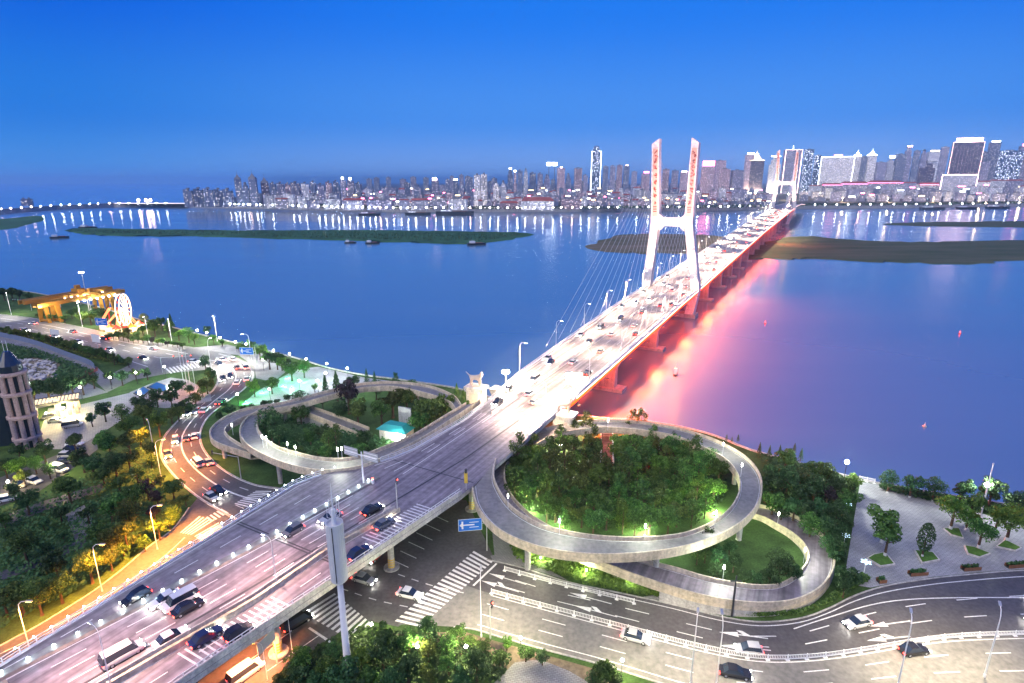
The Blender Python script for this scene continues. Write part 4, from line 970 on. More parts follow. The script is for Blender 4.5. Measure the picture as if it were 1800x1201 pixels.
signal(W(694, 955), R(150), 'traffic signal beside a column under the viaduct', 2.0, 1, 'g_green')
signal(W(862, 1122), R(60), 'small traffic light by the lamp post on the bottom kerb', .5, 1)
o = thing('gore_marker', 'yellow and black marker light where the large loop leaves the deck', 'marker', B(89, -58.8, 8), 0)
mb = MB(); mb.lathe([(.09, 0), (.09, 1.6)], n=7); obj('post', mb, M['metal'], o); mb = MB(); mb.box(-.35, -.2, 1.6, .35, .2, 3.9); obj('yellow_case', mb, M['yellow_paint'], o); mb = MB(); mb.box(-.22, -.25, 3.9, .22, .2, 4.8); obj('signal_head', mb, M['dark_metal'], o)
# blue road signs with white marks
def sign(p, rz, w, h, zc, label, mat='blue_sign', arrow_=True, posts=1, off=0.0, name='road_sign'):
    o = thing(name, label, 'sign', p, rz)
    mb = MB(); mb.lathe([(.12, 0), (.09, zc + h / 2)], n=7); pst = obj('post', mb, M['metal'], o)
    mb = MB(); mb.tube([(0, 0, zc), (off, 0, zc)], .06, 6)
    if off: obj('arm', mb, M['metal'], o)
    mb = MB(); mb.box(off - w / 2, -.16, zc - h / 2, off + w / 2, -.10, zc + h / 2); pn = obj('panel', mb, M[mat], o)
    if arrow_:
        mb = MB(); e = -.166; a = w * .36; b = h * .4
        for x0, z0, x1, z1 in ((-a, -.05 * h, a * .5, .05 * h), (-a * .1, b * .45, a, b * .58), (-a * .1, -b * .58, a, -b * .45), (-a, -b * .8, -a * .8, b * .8)): mb.box(off + x0, e, zc + z0, off + x1, e + .004, zc + z1)
        mb.face([(off - a, e, zc - .16 * h), (off - a, e, zc + .16 * h), (off - a * 1.25, e, zc)])
        for (x0, z0, x1, z1) in ((-w / 2, -h / 2, w / 2, -h / 2 + .08), (-w / 2, h / 2 - .08, w / 2, h / 2), (-w / 2, -h / 2 + .08, -w / 2 + .08, h / 2 - .08), (w / 2 - .08, -h / 2 + .08, w / 2, h / 2 - .08)): mb.box(off + x0, e, zc + z0, off + x1, e + .003, zc + z1)
        obj('sign_face', mb, M['white_metal'], pn)
    return o
sign(W(856, 968), R(8), 4.6, 2.6, 6.2, 'blue direction sign hanging over the underpass at the zebra crossing', off=-3.2)
sign(W(452, 645), R(-6), 5.6, 2.8, 6.4, 'blue direction sign above the river end of the curved road', off=-3.5)
sign(W(196, 590), R(-10), 6.5, 3.6, 6.5, 'large blue sign beside the glowing ferris wheel', off=-4)
sign(W(172, 612), R(-20), 5, 3.6, 4.4, 'white board standing on the boulevard lanes', 'white_metal', False)
sign(W(100, 600), R(-20), 6, 2.4, 4.4, 'pale long board over the boulevard', 'white_metal', False)
o = sign(W(488, 1168), R(70), 3.4, 2.0, 5.6, 'back of a tilted grey sign on a purple post by the lower street', 'metal', False, off=-1.6)
# sign gantry on the viaduct median
p = B(80.5, -79.2, 8); o = thing('gantry_sign', 'pair of grey sign boards on a mast on the viaduct', 'sign', p, R(-28))
mb = MB(); mb.lathe([(.2, 0), (.14, 7.6)], n=8); obj('mast', mb, M['white_metal'], o)
mb = MB(); mb.tube([(-4.6, 0, 6.8), (4, 0, 6.8)], .1, 6); obj('crossarm', mb, M['white_metal'], o)
for x in (-3.1, 2.4):
    mb = MB(); mb.box(x - 1.9, .12, 5.9, x + 1.9, .2, 7.9); b = obj('sign_board', mb, M['metal'], o)
    mb = MB()
    for k in range(3): mb.box(x - 1.8, .05, 6.3 + k * .6, x + 1.8, .115, 6.42 + k * .6)
    obj('stiffener', mb, M['white_metal'], b)
o = thing('warning_light', 'small red-white warning light at the gantry foot', 'beacon', B(81.6, -77.6, 8)); mb = MB(); mb.lathe([(.2, 0), (.35, .2), (.3, 1.0), (.2, 1.1)], n=8); obj('base', mb, M['white_metal'], o); mb = MB(); mb.ball((0, 0, 1.25), .22, 7, 5); obj('lens', mb, M['g_red'], o)
# telecom mast
p = W(612, 1176); o = thing('telecom_mast', 'tall grey telecom mast with a fat antenna shroud at bottom centre', 'mast', p)
mb = MB(); mb.lathe([(.62, 0), (.62, .4), (.55, .5), (.40, 16)], n=16); obj('shaft', mb, M['mast_grey'], o, smooth=True)
mb = MB(); mb.lathe([(1.0, 15.6), (1.18, 15.8), (1.18, 20.0), (1.15, 20.02), (1.15, 20.12), (1.18, 20.14), (1.18, 25.0), (1.05, 25.0), (1.05, 24.6)], n=24); sh = obj('antenna_shroud', mb, M['mast_grey'], o, smooth=False)
mb = MB()
for k in range(24):
    a = k * 2 * math.pi / 24; mb.tube([(1.19 * math.cos(a), 1.19 * math.sin(a), 15.9), (1.19 * math.cos(a), 1.19 * math.sin(a), 24.9)], .022, 4)
obj('rib', mb, M['mast_grey'], sh)
mb = MB(); mb.box(-.06, -1.24, 16, .06, -1.17, 24.8); obj('seam', mb, M['dark_metal'], sh)
mb = MB(); mb.lathe([(.35, 24.6), (.32, 27.0), (.12, 27.2), (.06, 29.6), (.02, 31)], n=10); obj('top_spire', mb, M['white_metal'], o)
for k in range(5):
    a = k * 2 * math.pi / 5; mb = MB(); mb.tube([(.3 * math.cos(a), .3 * math.sin(a), 25.6), (.85 * math.cos(a), .85 * math.sin(a), 26.0), (.85 * math.cos(a), .85 * math.sin(a), 28.2)], .05, 5); obj('antenna', mb, M['white_metal'], o)
# flagpoles
for i, (x, y) in enumerate([(322, 668), (328, 672), (334, 674)]):
    o = thing('flagpole', 'bare white flagpole of the group of three by the curved road, %s from the left' % ordn(i), 'flagpole', W(x, y, .06), 0, 'three flagpoles'); mb = MB(); mb.lathe([(.12, 0), (.05, 12)], n=6); obj('pole', mb, M['white_metal'], o); mb = MB(); mb.ball((0, 0, 12.1), .14, 6, 4); obj('finial', mb, M['metal'], o)
o = thing('flagpole', 'tall white pole rising behind the lime tree on the plaza', 'flagpole', W(1722, 912, .1)); mb = MB(); mb.lathe([(.22, 0), (.2, .6), (.10, 13)], n=7); obj('pole', mb, M['white_metal'], o); mb = MB(); mb.ball((0, 0, 13.1), .2, 6, 4); obj('finial', mb, M['metal'], o)
o = thing('utility_pole', 'dark utility post in front of the low ramp wall', 'pole', W(1286, 1084, .1)); mb = MB(); mb.lathe([(.18, 0), (.14, 8)], n=7); obj('pole', mb, M['dark_metal'], o); mb = MB(); mb.box(-.9, -.08, 6.9, .9, .08, 7.1); obj('crossarm', mb, M['dark_metal'], o)
# ---- white road railings: posts and panels one by one
def road_rail(name, label, pts, step=3.0, h=1.0):
    P = resample(pts, step); o = thing(name, label, 'railing', P[0]); z0 = .03
    mp = MB(); mp.box(-.06, -.06, 0, .06, .06, h + .1); mp.box(-.3, -.2, 0, .3, .2, .12); post = mp.mesh('post', M['white_metal'])
    mn = MB(); mn.box(0, -.03, h - .08, 1, .03, h); mn.box(0, -.03, .2, 1, .03, .28)
    for k in range(12): x = (k + .5) / 12; mn.box(x - .012, -.025, .28, x + .012, .025, h - .08)
    panel = mn.mesh('panel', M['white_metal'])
    for a, b in zip(P, P[1:]):
        d = b - a; rz = math.atan2(d.y, d.x)
        link('post', post, o, (a - P[0]) + Vector((0, 0, z0)), rz); link('panel', panel, o, (a - P[0]) + Vector((0, 0, z0)), rz, (d.length, 1, 1))
    link('post', post, o, (P[-1] - P[0]) + Vector((0, 0, z0)))
    return o
road_rail('median_railing', 'long white picket railing curving along the middle of the right-hand road', rm[6:], 3.0)
road_rail('lane_railing', 'short white railing between the two upper lanes of the right-hand road', smooth_px([(887, 1004), (960, 1024), (1050, 1046), (1135, 1067)]), 3.0)
rp = smooth_px([(1510, 845), (1530, 849), (1548, 853)]); road_rail('promenade_railing', 'white balustrade at the river end of the right plaza', rp, 1.6, 1.2)
# ---- plaza furniture
for i, (x, y, w) in enumerate([(1549, 1023, 1.4), (1613, 1010, 3.4), (1706, 1001, 3.4), (1787, 996, 4.2)]):
    o = thing('planter_box', ['small', 'first long', 'second long', 'largest'][i] + ' brown timber planter box along the plaza kerb', 'planter', W(x, y, .1), R(6), 'planter boxes on the plaza kerb')
    mb = MB(); mb.box(-w / 2, -.45, 0, w / 2, .45, .08)
    obj('base', mb, M['dark_metal'], o)
    for k in (-1, 1):
        mb = MB(); mb.box(-w / 2, k * .45 - .05, .08, w / 2, k * .45 + .05, .7); obj('side_board', mb, M['brown_wood'], o)
    mb = MB()
    for k in range(int(w * 26)):
        a = random.uniform(-w / 2 + .1, w / 2 - .1); b = random.uniform(-.35, .35); z = random.uniform(.6, 1.0); t = random.uniform(0, 6.3); d = Vector((math.cos(t), math.sin(t), .3)) * .16; e = Vector((-math.sin(t), math.cos(t), .5)) * .16; c = Vector((a, b, z))
        mb.face([c - d - e, c + d - e, c + d + e, c - d + e])
    obj('plants', mb, M['leaf_dark'], o)
BEDS = [((1552, 990), [(1523, 983), (1535, 976), (1556, 972), (1574, 994), (1548, 998)]), ((1626, 975), [(1606, 968), (1640, 972), (1652, 986), (1620, 992)]), ((1678, 942), [(1657, 930), (1686, 930), (1694, 948), (1672, 942)]), ((1718, 970), [(1694, 960), (1712, 963), (1742, 975), (1722, 982), (1700, 975)]), ((1777, 958), [(1750, 962), (1766, 950), (1796, 965), (1786, 970)])]
for i, (c, poly) in enumerate(BEDS):
    P = px(poly, .1); cc = sum(P, Vector()) / len(P)
    o = thing('tree_bed', 'angular pale kerbed grass bed on the plaza, %s from the left' % ordn(i), 'tree bed', cc, 0, 'tree beds on the plaza')
    A = [(p - cc)[:2] for p in P]; area = sum(A[k][0] * A[(k + 1) % len(A)][1] - A[(k + 1) % len(A)][0] * A[k][1] for k in range(len(A)))
    if area < 0: A = A[::-1]
    mb = MB(); mb.prism(A, -.02, .28); obj('kerb_stone', mb, M['white_concrete'], o)
    mb = MB(); mb.prism([(x * .86, y * .86) for x, y in A], .281, .36); obj('turf', mb, M['grass_bright'], o)
# glowing flower lamps beside the wood
mb = MB(); mb.lathe([(.08, 0), (.06, 2.6)], n=6); m_fs = mb.mesh('stem', M['white_metal'])
mb = MB()
for k in range(6):
    a = k * math.pi / 3; d = Vector((math.cos(a), math.sin(a), 0)); e = Vector((-math.sin(a), math.cos(a), 0)) * .22
    mb.face([d * .1 + Vector((0, 0, 2.6)) - e * .4, d * .1 + Vector((0, 0, 2.6)) + e * .4, d * .75 + Vector((0, 0, 2.75)) + e, d * 1.0 + Vector((0, 0, 2.7)), d * .75 + Vector((0, 0, 2.75)) - e])
m_fp = mb.mesh('petals', glow('petal_glow', (.55, .8, 1), 3.0))
for i, (x, y) in enumerate([(1486, 905), (1482, 962), (1518, 1010)]):
    o = thing('flower_lamp', 'pale blue glowing flower-shaped lamp beside the wood, %s from the top' % ordn(i), 'lamp', W(x, y, .1), 0, 'flower lamps'); link('stem', m_fs, o); link('petals', m_fp, o)
# ================================================================== LEFT BANK: cranes, fairground, buildings
def crane(label, a, b, zt, hgt, wdt=2.4):
    """gantry crane; a, b = pixel ends of the twin girder on the level zt"""
    A, C = W(a[0], a[1], zt), W(b[0], b[1], zt); d = C - A; L = d.length; rz = math.atan2(d.y, d.x)
    o = thing('gantry_crane', label, 'crane', (A.x, A.y, 0), rz, 'gantry cranes')
    mb = MB(); mb.box(0, -wdt / 2, zt - 1.6, L, -wdt / 2 + .9, zt); mb.box(0, wdt / 2 - .9, zt - 1.6, L, wdt / 2, zt)
    mb = MB()
    for sgn in (-1, 1):
        mb = MB(); mb.box(0, sgn * wdt - .55, zt - 1.9, L, sgn * wdt + .55, zt); obj('girder', mb, M['crane_yellow'], o)
        for x in (L * .2, L * .82):
            mb = MB(); mb.frustum([(x - .7, sgn * wdt * 1.7 - .5), (x + .7, sgn * wdt * 1.7 - .5), (x + .7, sgn * wdt * 1.7 + .5), (x - .7, sgn * wdt * 1.7 + .5)], 0,
                                   [(x - 1.2, sgn * wdt - .5), (x + 1.2, sgn * wdt - .5), (x + 1.2, sgn * wdt + .5), (x - 1.2, sgn * wdt + .5)], zt - 1.9)
            obj('leg', mb, M['crane_yellow'], o)
    for x in (L * .2, L * .82):
        mb = MB(); mb.box(x - .5, -wdt * 1.7, .6, x + .5, wdt * 1.7, 1.6); obj('sill_beam', mb, M['crane_yellow'], o)
    mb = MB(); mb.box(L * .62 - 2, -wdt - .6, zt, L * .62 + 2, wdt + .6, zt + 1.6); mb.box(L * .62 - 1.2, -1.0, zt + 1.6, L * .62 + .9, 1.0, zt + 3.4); obj('trolley', mb, M['crane_yellow'], o)
    mb = MB(); mb.box(L * .24, wdt + .6, zt - 4.4, L * .24 + 2.4, wdt + 2.6, zt - 2.0); obj('operator_cabin', mb, M['white_metal'], o)
    mb = MB(); mb.tube([(L * .62, 0, zt), (L * .62, 0, zt - 6)], .08, 5); mb.box(L * .62 - .5, -.4, zt - 7, L * .62 + .5, .4, zt - 6); obj('hoist', mb, M['dark_metal'], o)
    mb = MB()
    for k in range(int(L / 1.5)): mb.box(k * 1.5, -wdt - .62, zt, k * 1.5 + .08, -wdt - .56, zt + 1)
    mb.box(0, -wdt - .62, zt + 1, L, -wdt - .56, zt + 1.06); obj('walkway_rail', mb, M['crane_yellow'], o)
    for k in range(7):
        x = lerp(L * .42, L * .86, k / 6); mb = MB(); mb.ball((x, -wdt - .9, zt - 2.2), .38, 7, 5); obj('work_lamp', mb, M['g_prom'], o)
    lamp(o, (L * .6, -wdt - 1.5, zt - 3), 2500, (1, .95, .85), .6); lamp(o, (L * .1, -wdt * 4, zt * .7), 2500, (1, .75, .45), .6)
    return o
crane('far yellow gantry crane with a row of white work lamps', (36, 529), (192, 503), 13, 16, 1.9)
crane('near yellow gantry crane reaching over the water by the ferris wheel', (60, 535), (214, 508), 11, 14, 1.7)
mb = MB(); p = W(157, 546); o = thing('light_mast', 'thin white light mast standing in front of the cranes', 'mast', p); mb.lathe([(.3, 0), (.12, 22)], n=7); obj('mast', mb, M['white_metal'], o); mb = MB(); mb.box(-1.6, -.3, 21.4, 1.6, .3, 22.2); obj('crown', mb, M['white_metal'], o)
for k in range(3):
    mb = MB(); mb.ball((-1.1 + k * 1.1, -.4, 21.6), .3, 6, 4); obj('light', mb, M['g_white'], o)
# ferris wheel, lit, seen almost edge-on
p = W(223, 578); Rw = 7.6; o = thing('ferris_wheel', 'brilliantly lit white ferris wheel on the left river bank', 'ferris wheel', p, R(106))
zc = Rw + 2.0
for y in (-.8, .8):
    mb = MB(); mb.tube([(Rw * math.cos(a), y, zc + Rw * math.sin(a)) for a in [k * 2 * math.pi / 32 for k in range(33)]], .22, 5, cap=False); obj('rim', mb, M['g_wheel'], o)
for k in range(16):
    a = k * 2 * math.pi / 16; mb = MB(); mb.tube([(0, -.8, zc), (Rw * math.cos(a), -.8, zc + Rw * math.sin(a))], .12, 4); obj('spoke', mb, M['g_wheel'], o)
    mb = MB(); c = Vector(((Rw + .3) * math.cos(a), 0, zc + (Rw + .3) * math.sin(a) - .7)); mb.lathe([(.3, -.5), (.5, -.4), (.5, .2), (.1, .5)], c, 7); obj('cabin', mb, M['red_paint'], o)
for y in (-1.8, 1.8):
    for x in (-3.5, 3.5):
        mb = MB(); mb.tube([(x, y, 0), (0, y * .55, zc)], .22, 6); obj('support_leg', mb, M['white_metal'], o)
mb = MB(); mb.tube([(0, -1.4, zc), (0, 1.4, zc)], .6, 10); obj('hub', mb, M['g_warm'], o)
lamp(o, (-3, -5, 5), 6000, (1, .62, .3), 1.0)
# roller coaster: looping red track
p = W(204, 576); o = thing('roller_coaster', 'small red looping roller coaster beside the ferris wheel', 'roller coaster', p, R(-20))
pts = [Vector((-9 + 18 * t + 2.2 * math.sin(t * 19), 3.2 * math.cos(t * 12.6), 4.8 + 4.2 * math.sin(t * 15.7 + .6))) for t in [k / 70 for k in range(71)]]
mb = MB(); mb.tube(pts, .22, 5); mb.tube([q + Vector((0, .9, 0)) for q in pts], .22, 5); obj('track', mb, glow('coaster_light', (1, .22, .08), 3.5), o)
for q in pts[::7]:
    mb = MB(); mb.tube([(q.x, q.y + .4, 0), (q.x, q.y + .4, q.z)], .14, 5); obj('support', mb, M['red_paint'], o)
mb = MB(); mb.prism([(-3, -6), (3, -6), (3, -3), (-3, -3)], 0, 2.6); obj('station', mb, M['white_metal'], o); lamp(o, (0, -7, 4.5), 5000, (1, .35, .15), .8)
for i, (x, y, c) in enumerate([(195, 583, 'red'), (207, 586, 'orange'), (233, 583, 'yellow'), (246, 578, 'pink')]):
    o = thing('fairground_booth', '%s glowing fairground booth at the foot of the rides' % c, 'booth', W(x, y), R(20 * i), 'fairground booths')
    mb = MB(); mb.box(-1.6, -1.4, 0, 1.6, 1.4, 2.3); obj('wall', mb, M['white_metal'], o); mb = MB(); mb.lathe([(2.3, 2.3), (1.2, 3.2), (.1, 4.2)], n=8); obj('canopy', mb, M['red_paint'] if i % 2 else M['crane_yellow'], o)
    mb = MB(); mb.box(-1.3, -1.46, 1.0, 1.3, -1.41, 2.1); obj('lit_counter', mb, M['g_warm'], o)
    lamp(o, (0, -3, 2.6), 2200, (1, .6, .25), .3)
# pink stone tower building at the left edge
p = W(52, 783); D0 = depth(p); sc = D0 / 1000
def LB_(x, y): return W(x, y)
o = thing('stone_building', 'pink stone corner tower with ringed columns on the dark building at left edge', 'building', p, R(18))
hT = 27
mb = MB(); mb.box(-14, 1.5, 0, -3.6, 16, 17); obj('wing_wall', mb, M['glass_dark'], o)
mb = MB(); mb.box(-14.3, 1.2, 17, -3.3, 16.3, 17.8); obj('wing_roof', mb, M['dark_metal'], o)
for k in range(4):
    for j in range(3):
        mb = MB(); mb.box(-13.2 + j * 3.2, 1.38, 1.5 + k * 4, -11 + j * 3.2, 1.49, 4.2 + k * 4); w_ = obj('window', mb, M['glass_dark'] if (k + j) % 3 else glow('dim_window', (.35, .55, .9), .5) if k == 0 and j == 0 else M['glass_dark'], o)
mb = MB(); mb.lathe([(2.2, 0), (2.2, 21)], n=16); obj('core', mb, M['glass_dark'], o)
for k in range(8):
    a = k * math.pi / 4 + .2; c = Vector((2.5 * math.cos(a), 2.5 * math.sin(a), 0)); mb = MB(); mb.lathe([(.62, 0), (.55, 20.6)], c, 8); obj('column', mb, M['stone_pink'], o)
for z in (2.2, 8.5, 15, 20.6):
    mb = MB(); mb.lathe([(2.9, z), (3.35, z + .2), (3.35, z + .8), (2.9, z + 1.0)], n=20); obj('ring_cornice', mb, M['stone_pink'], o)
mb = MB(); mb.lathe([(2.6, 21.6), (2.6, 23.4), (1.5, 25.6), (.8, 27.0), (.5, 27.1)], n=12); obj('cupola', mb, M['glass_dark'], o)
for x in (-.4, .4):
    mb = MB(); mb.tube([(x, 0, 27), (x, 0, 30)], .05, 5); obj('antenna', mb, M['white_metal'], o)
# pergola walkway with lit rafters
A, C = W(47, 712, 4.6), W(140, 697, 4.6); d = C - A; L = d.length; o = thing('pergola', 'dark pergola roof with glowing rafters above the forecourt', 'pergola', (A.x, A.y, 0), math.atan2(d.y, d.x))
for y in (-3.2, 3.2):
    mb = MB(); mb.box(0, y - .3, 4.3, L, y + .3, 5.0); obj('edge_beam', mb, M['dark_metal'], o)
nr = 14
for k in range(nr):
    x = (k + .5) * L / nr; mb = MB(); mb.box(x - .55, -2.9, 4.7, x + .25, 2.9, 4.85); obj('rafter', mb, M['white_concrete'], o)
    mb = MB(); mb.box(x - .35, -2.7, 4.86, x + .1, 2.7, 4.9); obj('light_panel', mb, glow('rafter_glow', (1, .78, .42), 1.6) if k == 0 else bpy.data.materials['rafter_glow'], o)
for x in (L * .1, L * .55, L * .78, L * .92):
    for y in (-2.6, 2.6):
        mb = MB(); mb.box(x - .45, y - .45, 0, x + .45, y + .45, 4.3); obj('column', mb, M['stone_pink'], o)
lamp(o, (L * .5, 0, 3.6), 8000, (1, .75, .3), .5); lamp(o, (L * .85, -3, 3.6), 5000, (1, .75, .3), .5)
# sunken blue pools in the garden plaza
for i, poly in enumerate([[(237, 692), (252, 682), (262, 688), (250, 698)], [(262, 682), (276, 674), (300, 682), (290, 690)]]):
    P = px(poly, .1); cc = sum(P, Vector()) / 4; A = [(q - cc)[:2] for q in P]
    if sum(A[k][0] * A[(k + 1) % 4][1] - A[(k + 1) % 4][0] * A[k][1] for k in range(4)) < 0: A = A[::-1]
    o = thing('garden_pool', '%s blue pool with dark rim in the garden plaza' % ['smaller left', 'larger right'][i], 'pool', cc); mb = MB(); mb.prism([(x * 1.18, y * 1.18) for x, y in A], -.02, .35); obj('rim', mb, M['dark_metal'], o)
    mb = MB(); mb.prism(A, .351, .40); obj('water_surface', mb, pbr('pool_blue', (.03, .12, .30), .15, .1, .5, spec=.6), o)
# site wall along the boulevard
wp = smooth_px([(-100, 573), (0, 592), (60, 606), (120, 628), (160, 643), (168, 652)]); o = thing('site_wall', 'long blue-grey hoarding wall below the boulevard tree row', 'wall', wp[0])
P = resample(wp, 6)
for a, b in zip(P, P[1:]):
    d = b - a; mb = MB(); mb.box(0, -.08, 0, d.length - .05, .08, 2.3); obj('panel', mb, pbr('hoarding', (.16, .2, .3), .6, .1, .5) if 'hoarding' not in bpy.data.materials else bpy.data.materials['hoarding'], o, a - wp[0], math.atan2(d.y, d.x))
# rubble pieces in the yard
random.seed(5); o = thing('rubble_heap', 'scattered pale rubble in the fenced yard at left', 'rubble', W(55, 652, .05))
mb = MB()
for k in range(260):
    q = W(random.uniform(18, 100), random.uniform(632, 668), .05) - W(55, 652, .05); r = random.uniform(.25, .9); mb.box(-r, -r * .6, 0, r, r * .6, r * .7, Matrix.Translation(q) @ Matrix.Rotation(random.uniform(0, 3), 4, 'Z') @ Matrix.Rotation(random.uniform(-.4, .4), 4, 'X'))
tag(obj('rubble', mb, M['white_concrete'], o), kind='stuff')
# pavilion by the left ramp: leaning white wall with a doorway light and teal roof
p = W(712, 765); o = thing('pavilion', 'small pavilion with tall pale wall and teal roof beside the deck', 'pavilion', p, R(-22))
mb = MB(); mb.box(-1.8, 0, 0, 2.2, .4, 8.5); obj('tall_wall', mb, M['concrete'], o)
mb = MB(); mb.box(-5.5, -4.5, 0, 3.0, 0, 3.0); obj('room', mb, M['white_concrete'], o)
mb = MB(); mb.frustum([(-6.2, -5.2), (3.6, -5.2), (3.6, -.02), (-6.2, -.02)], 3.0, [(-4, -3.6), (1.5, -3.6), (1.5, -1), (-4, -1)], 4.4); obj('roof', mb, M['teal'], o)
mb = MB(); mb.box(.2, -4.56, .2, 1.4, -4.51, 2.5); obj('door', mb, M['g_white'], o); lamp(o, (.8, -6, 2.6), 2500, (.9, 1, .95), .3)
# ---- cat statues on pedestals at the bridge head
def cat_statue(p, rz, label, plab):
    ped = thing('pedestal', plab, 'pedestal', p, rz)
    mb = MB(); mb.box(-3.4, -2.4, 0, 3.4, 2.4, 1.0); obj('plinth', mb, M['white_concrete'], ped)
    mb = MB(); mb.box(-2.7, -1.8, 1.0, 2.7, 1.8, 7.2); obj('shaft', mb, M['white_concrete'], ped)
    mb = MB(); mb.box(-3.3, -2.3, 7.2, 3.3, 2.3, 8.0); obj('cap', mb, M['white_concrete'], ped)
    mb = MB(); mb.box(-1.6, -1.86, 2.2, 1.6, -1.805, 6.0); obj('panel', mb, M['bronze'], ped)
    st = thing('cat_statue', label, 'statue', (p[0], p[1], p[2] + 8.0), rz)
    body = bpy.data.meshes.new('cat_body'); V = [(-1.7, 0, 2.9), (-.5, 0, 2.85), (.8, 0, 2.95), (1.5, 0, 3.4), (1.9, 0, 4.1), (2.35, 0, 4.15)]; rad = [.72, .72, .78, .62, .66, .42]; E_ = [(0, 1), (1, 2), (2, 3), (3, 4), (4, 5)]
    def chain(start, pts):
        last = start
        for (q, r_) in pts: V.append(q); rad.append(r_); E_.append((last, len(V) - 1)); last = len(V) - 1
    for y in (-.42, .42):
        chain(0, [((-1.5, y, 2.0), .42), ((-1.85, y, 1.1), .26), ((-1.6, y, .2), .18), ((-1.25, y, .12), .2)])
        chain(2, [((1.2, y, 1.9), .32), ((1.25, y, 1.0), .25), ((1.3, y, .2), .17), ((1.6, y, .12), .19)])
        chain(4, [((1.85, y * .8, 4.95), .13)])
    chain(0, [((-2.4, 0, 3.2), .2), ((-3.0, 0, 3.7), .17), ((-3.7, 0, 4.3), .13)])
    body.from_pydata(V, E_, []); body.materials.append(M['bronze']); bo = link('body', body, st)
    md = bo.modifiers.new('skin', 'SKIN'); sv = body.skin_vertices[0].data
    for k, r_ in enumerate(rad): sv[k].radius = (r_, r_)
    sv[0].use_root = True
    bo.modifiers.new('sub', 'SUBSURF').render_levels = 2; bo.modifiers['sub'].levels = 2
    mb = MB(); mb.box(-2.6, -1.3, 0, 2.6, 1.3, .12); obj('base', mb, M['bronze'], st)
    return ped
cat_statue(W(838, 720), R(-25), 'pale cat statue with raised tail on the left bridgehead pedestal', 'floodlit pedestal left of the bridge under the pale cat')
cat_statue(W(991, 772), R(-25), 'cat statue on the right bridgehead pedestal, lost in glare', 'floodlit white pedestal right of the bridge at the loop')
for p in (W(838, 726), W(990, 780)): pass
for i, (q, tg, pw) in enumerate([((842, 732), (838, 712), 3500), ((985, 785), (990, 760), 6000), ((940, 772), (960, 760), 5000)]):
    b = W(q[0], q[1], 1.0); o = thing('pedestal_floodlight', 'small ground floodlight %s' % ['below the left cat pedestal', 'below the right cat pedestal', 'under the deck edge by the loop'][i], 'floodlight', b); obj('housing', flood_mb(), [M['dark_metal'], M['g_flood']], o); lamp(o, (0, 0, 1.6), pw, (1, .8, .55), .4)
# stairs through the wood
A = [W(1056, 762, .1), W(1076, 762, .1)]; C = [W(1056, 818, .1), W(1078, 818, .1)]
o = thing('stairway', 'straight brick path running down through the wood in the loop', 'path', A[0]); n = 26
for k in range(n):
    t0, t1 = k / n, (k + 1) / n; z = lerp(2.6, .3, k / n); q0 = A[0].lerp(C[0], t0); q1 = A[1].lerp(C[1], t0); q2 = A[1].lerp(C[1], t1); q3 = A[0].lerp(C[0], t1)
    mb = MB(); P4 = [(q - A[0])[:2] for q in (q3, q2, q1, q0)]; mb.prism(P4, -.1, z); obj('step', mb, M['brick_red'], o)
for E_, nm in ((0, 'side_wall'), (1, 'side_wall')):
    mb = MB(); a = A[E_] - A[0]; b = C[E_] - A[0]; mb.sweep([a + Vector((0, 0, 2.6)), b + Vector((0, 0, .3))], [(-.2, -2.5), (-.2, .5), (.2, .5), (.2, -2.5)]); obj(nm, mb, M['white_concrete'], o)
# ---- boats and buoys
def boat(px_, py_, L, label, rz, cabin=True, name='river_boat'):
    o = thing(name, label, 'boat', W(px_, py_, WL - .3), rz); w = L * .17
    mb = MB(); n = 9; lo = []; hi = []
    for k in range(n):
        t = k / (n - 1); hw = w * (1 - max(0, (t - .6) / .4) ** 2) * (.75 + .25 * min(1, t * 6)); x = (t - .5) * L; lo.append((x, hw * .75)); hi.append((x * 1.03, hw + .02))
    P0 = [(x, -y) for x, y in lo] + [(x, y) for x, y in reversed(lo)]; P1 = [(x, -y) for x, y in hi] + [(x, y) for x, y in reversed(hi)]
    mb.frustum(P0, 0, P1, L * .09 + .6); obj('hull', mb, M['dark_metal'], o)
    mb = MB(); mb.box(-L * .38, -w * .7, L * .09 + .6, -L * .1, w * .7, L * .09 + 3.0); obj('wheelhouse', mb, M['white_metal'], o)
    mb = MB(); mb.box(-L * .06, -w * .6, L * .09 + .6, L * .3, w * .6, L * .09 + 1.1); obj('hatch', mb, M['brown_wood'], o)
    mb = MB(); mb.lathe([(.1, L * .09 + 3), (.05, L * .09 + 6)], (-L * .25, 0, 0), 6); obj('mast', mb, M['white_metal'], o)
for i, (x, y, L, lab, rz) in enumerate([(616, 428, 15, 'dark barge just below the long island', 8), (655, 429, 18, 'second dark barge below the long island', 3), (838, 431, 24, 'barge moored at the tip of the long island', 15), (105, 419, 22, 'small dark barge off the left end of the island', 30), (1187, 660, 5, 'small boat near the red glow by the bridge', 70), (156, 402, 30, 'barge behind the left tip of the island', 0)]):
    boat(x, y, L, lab, R(rz))
for i, (x, y, L, lab) in enumerate([(735, 378, 60, 'long white cruise boat at the far quay below the low white block'), (800, 378, 90, 'largest white cruise boat moored at the far quay'), (650, 379, 50, 'white boat at the far quay left of the cruise boats'), (1640, 369, 70, 'pale pontoon boat at the right far quay'), (1700, 368, 60, 'pale pontoon boat further right at the far quay'), (1755, 367, 70, 'large moored boat near the right edge of the far quay')]):
    boat(x, y, L, lab, R(2), True, 'moored_boat')
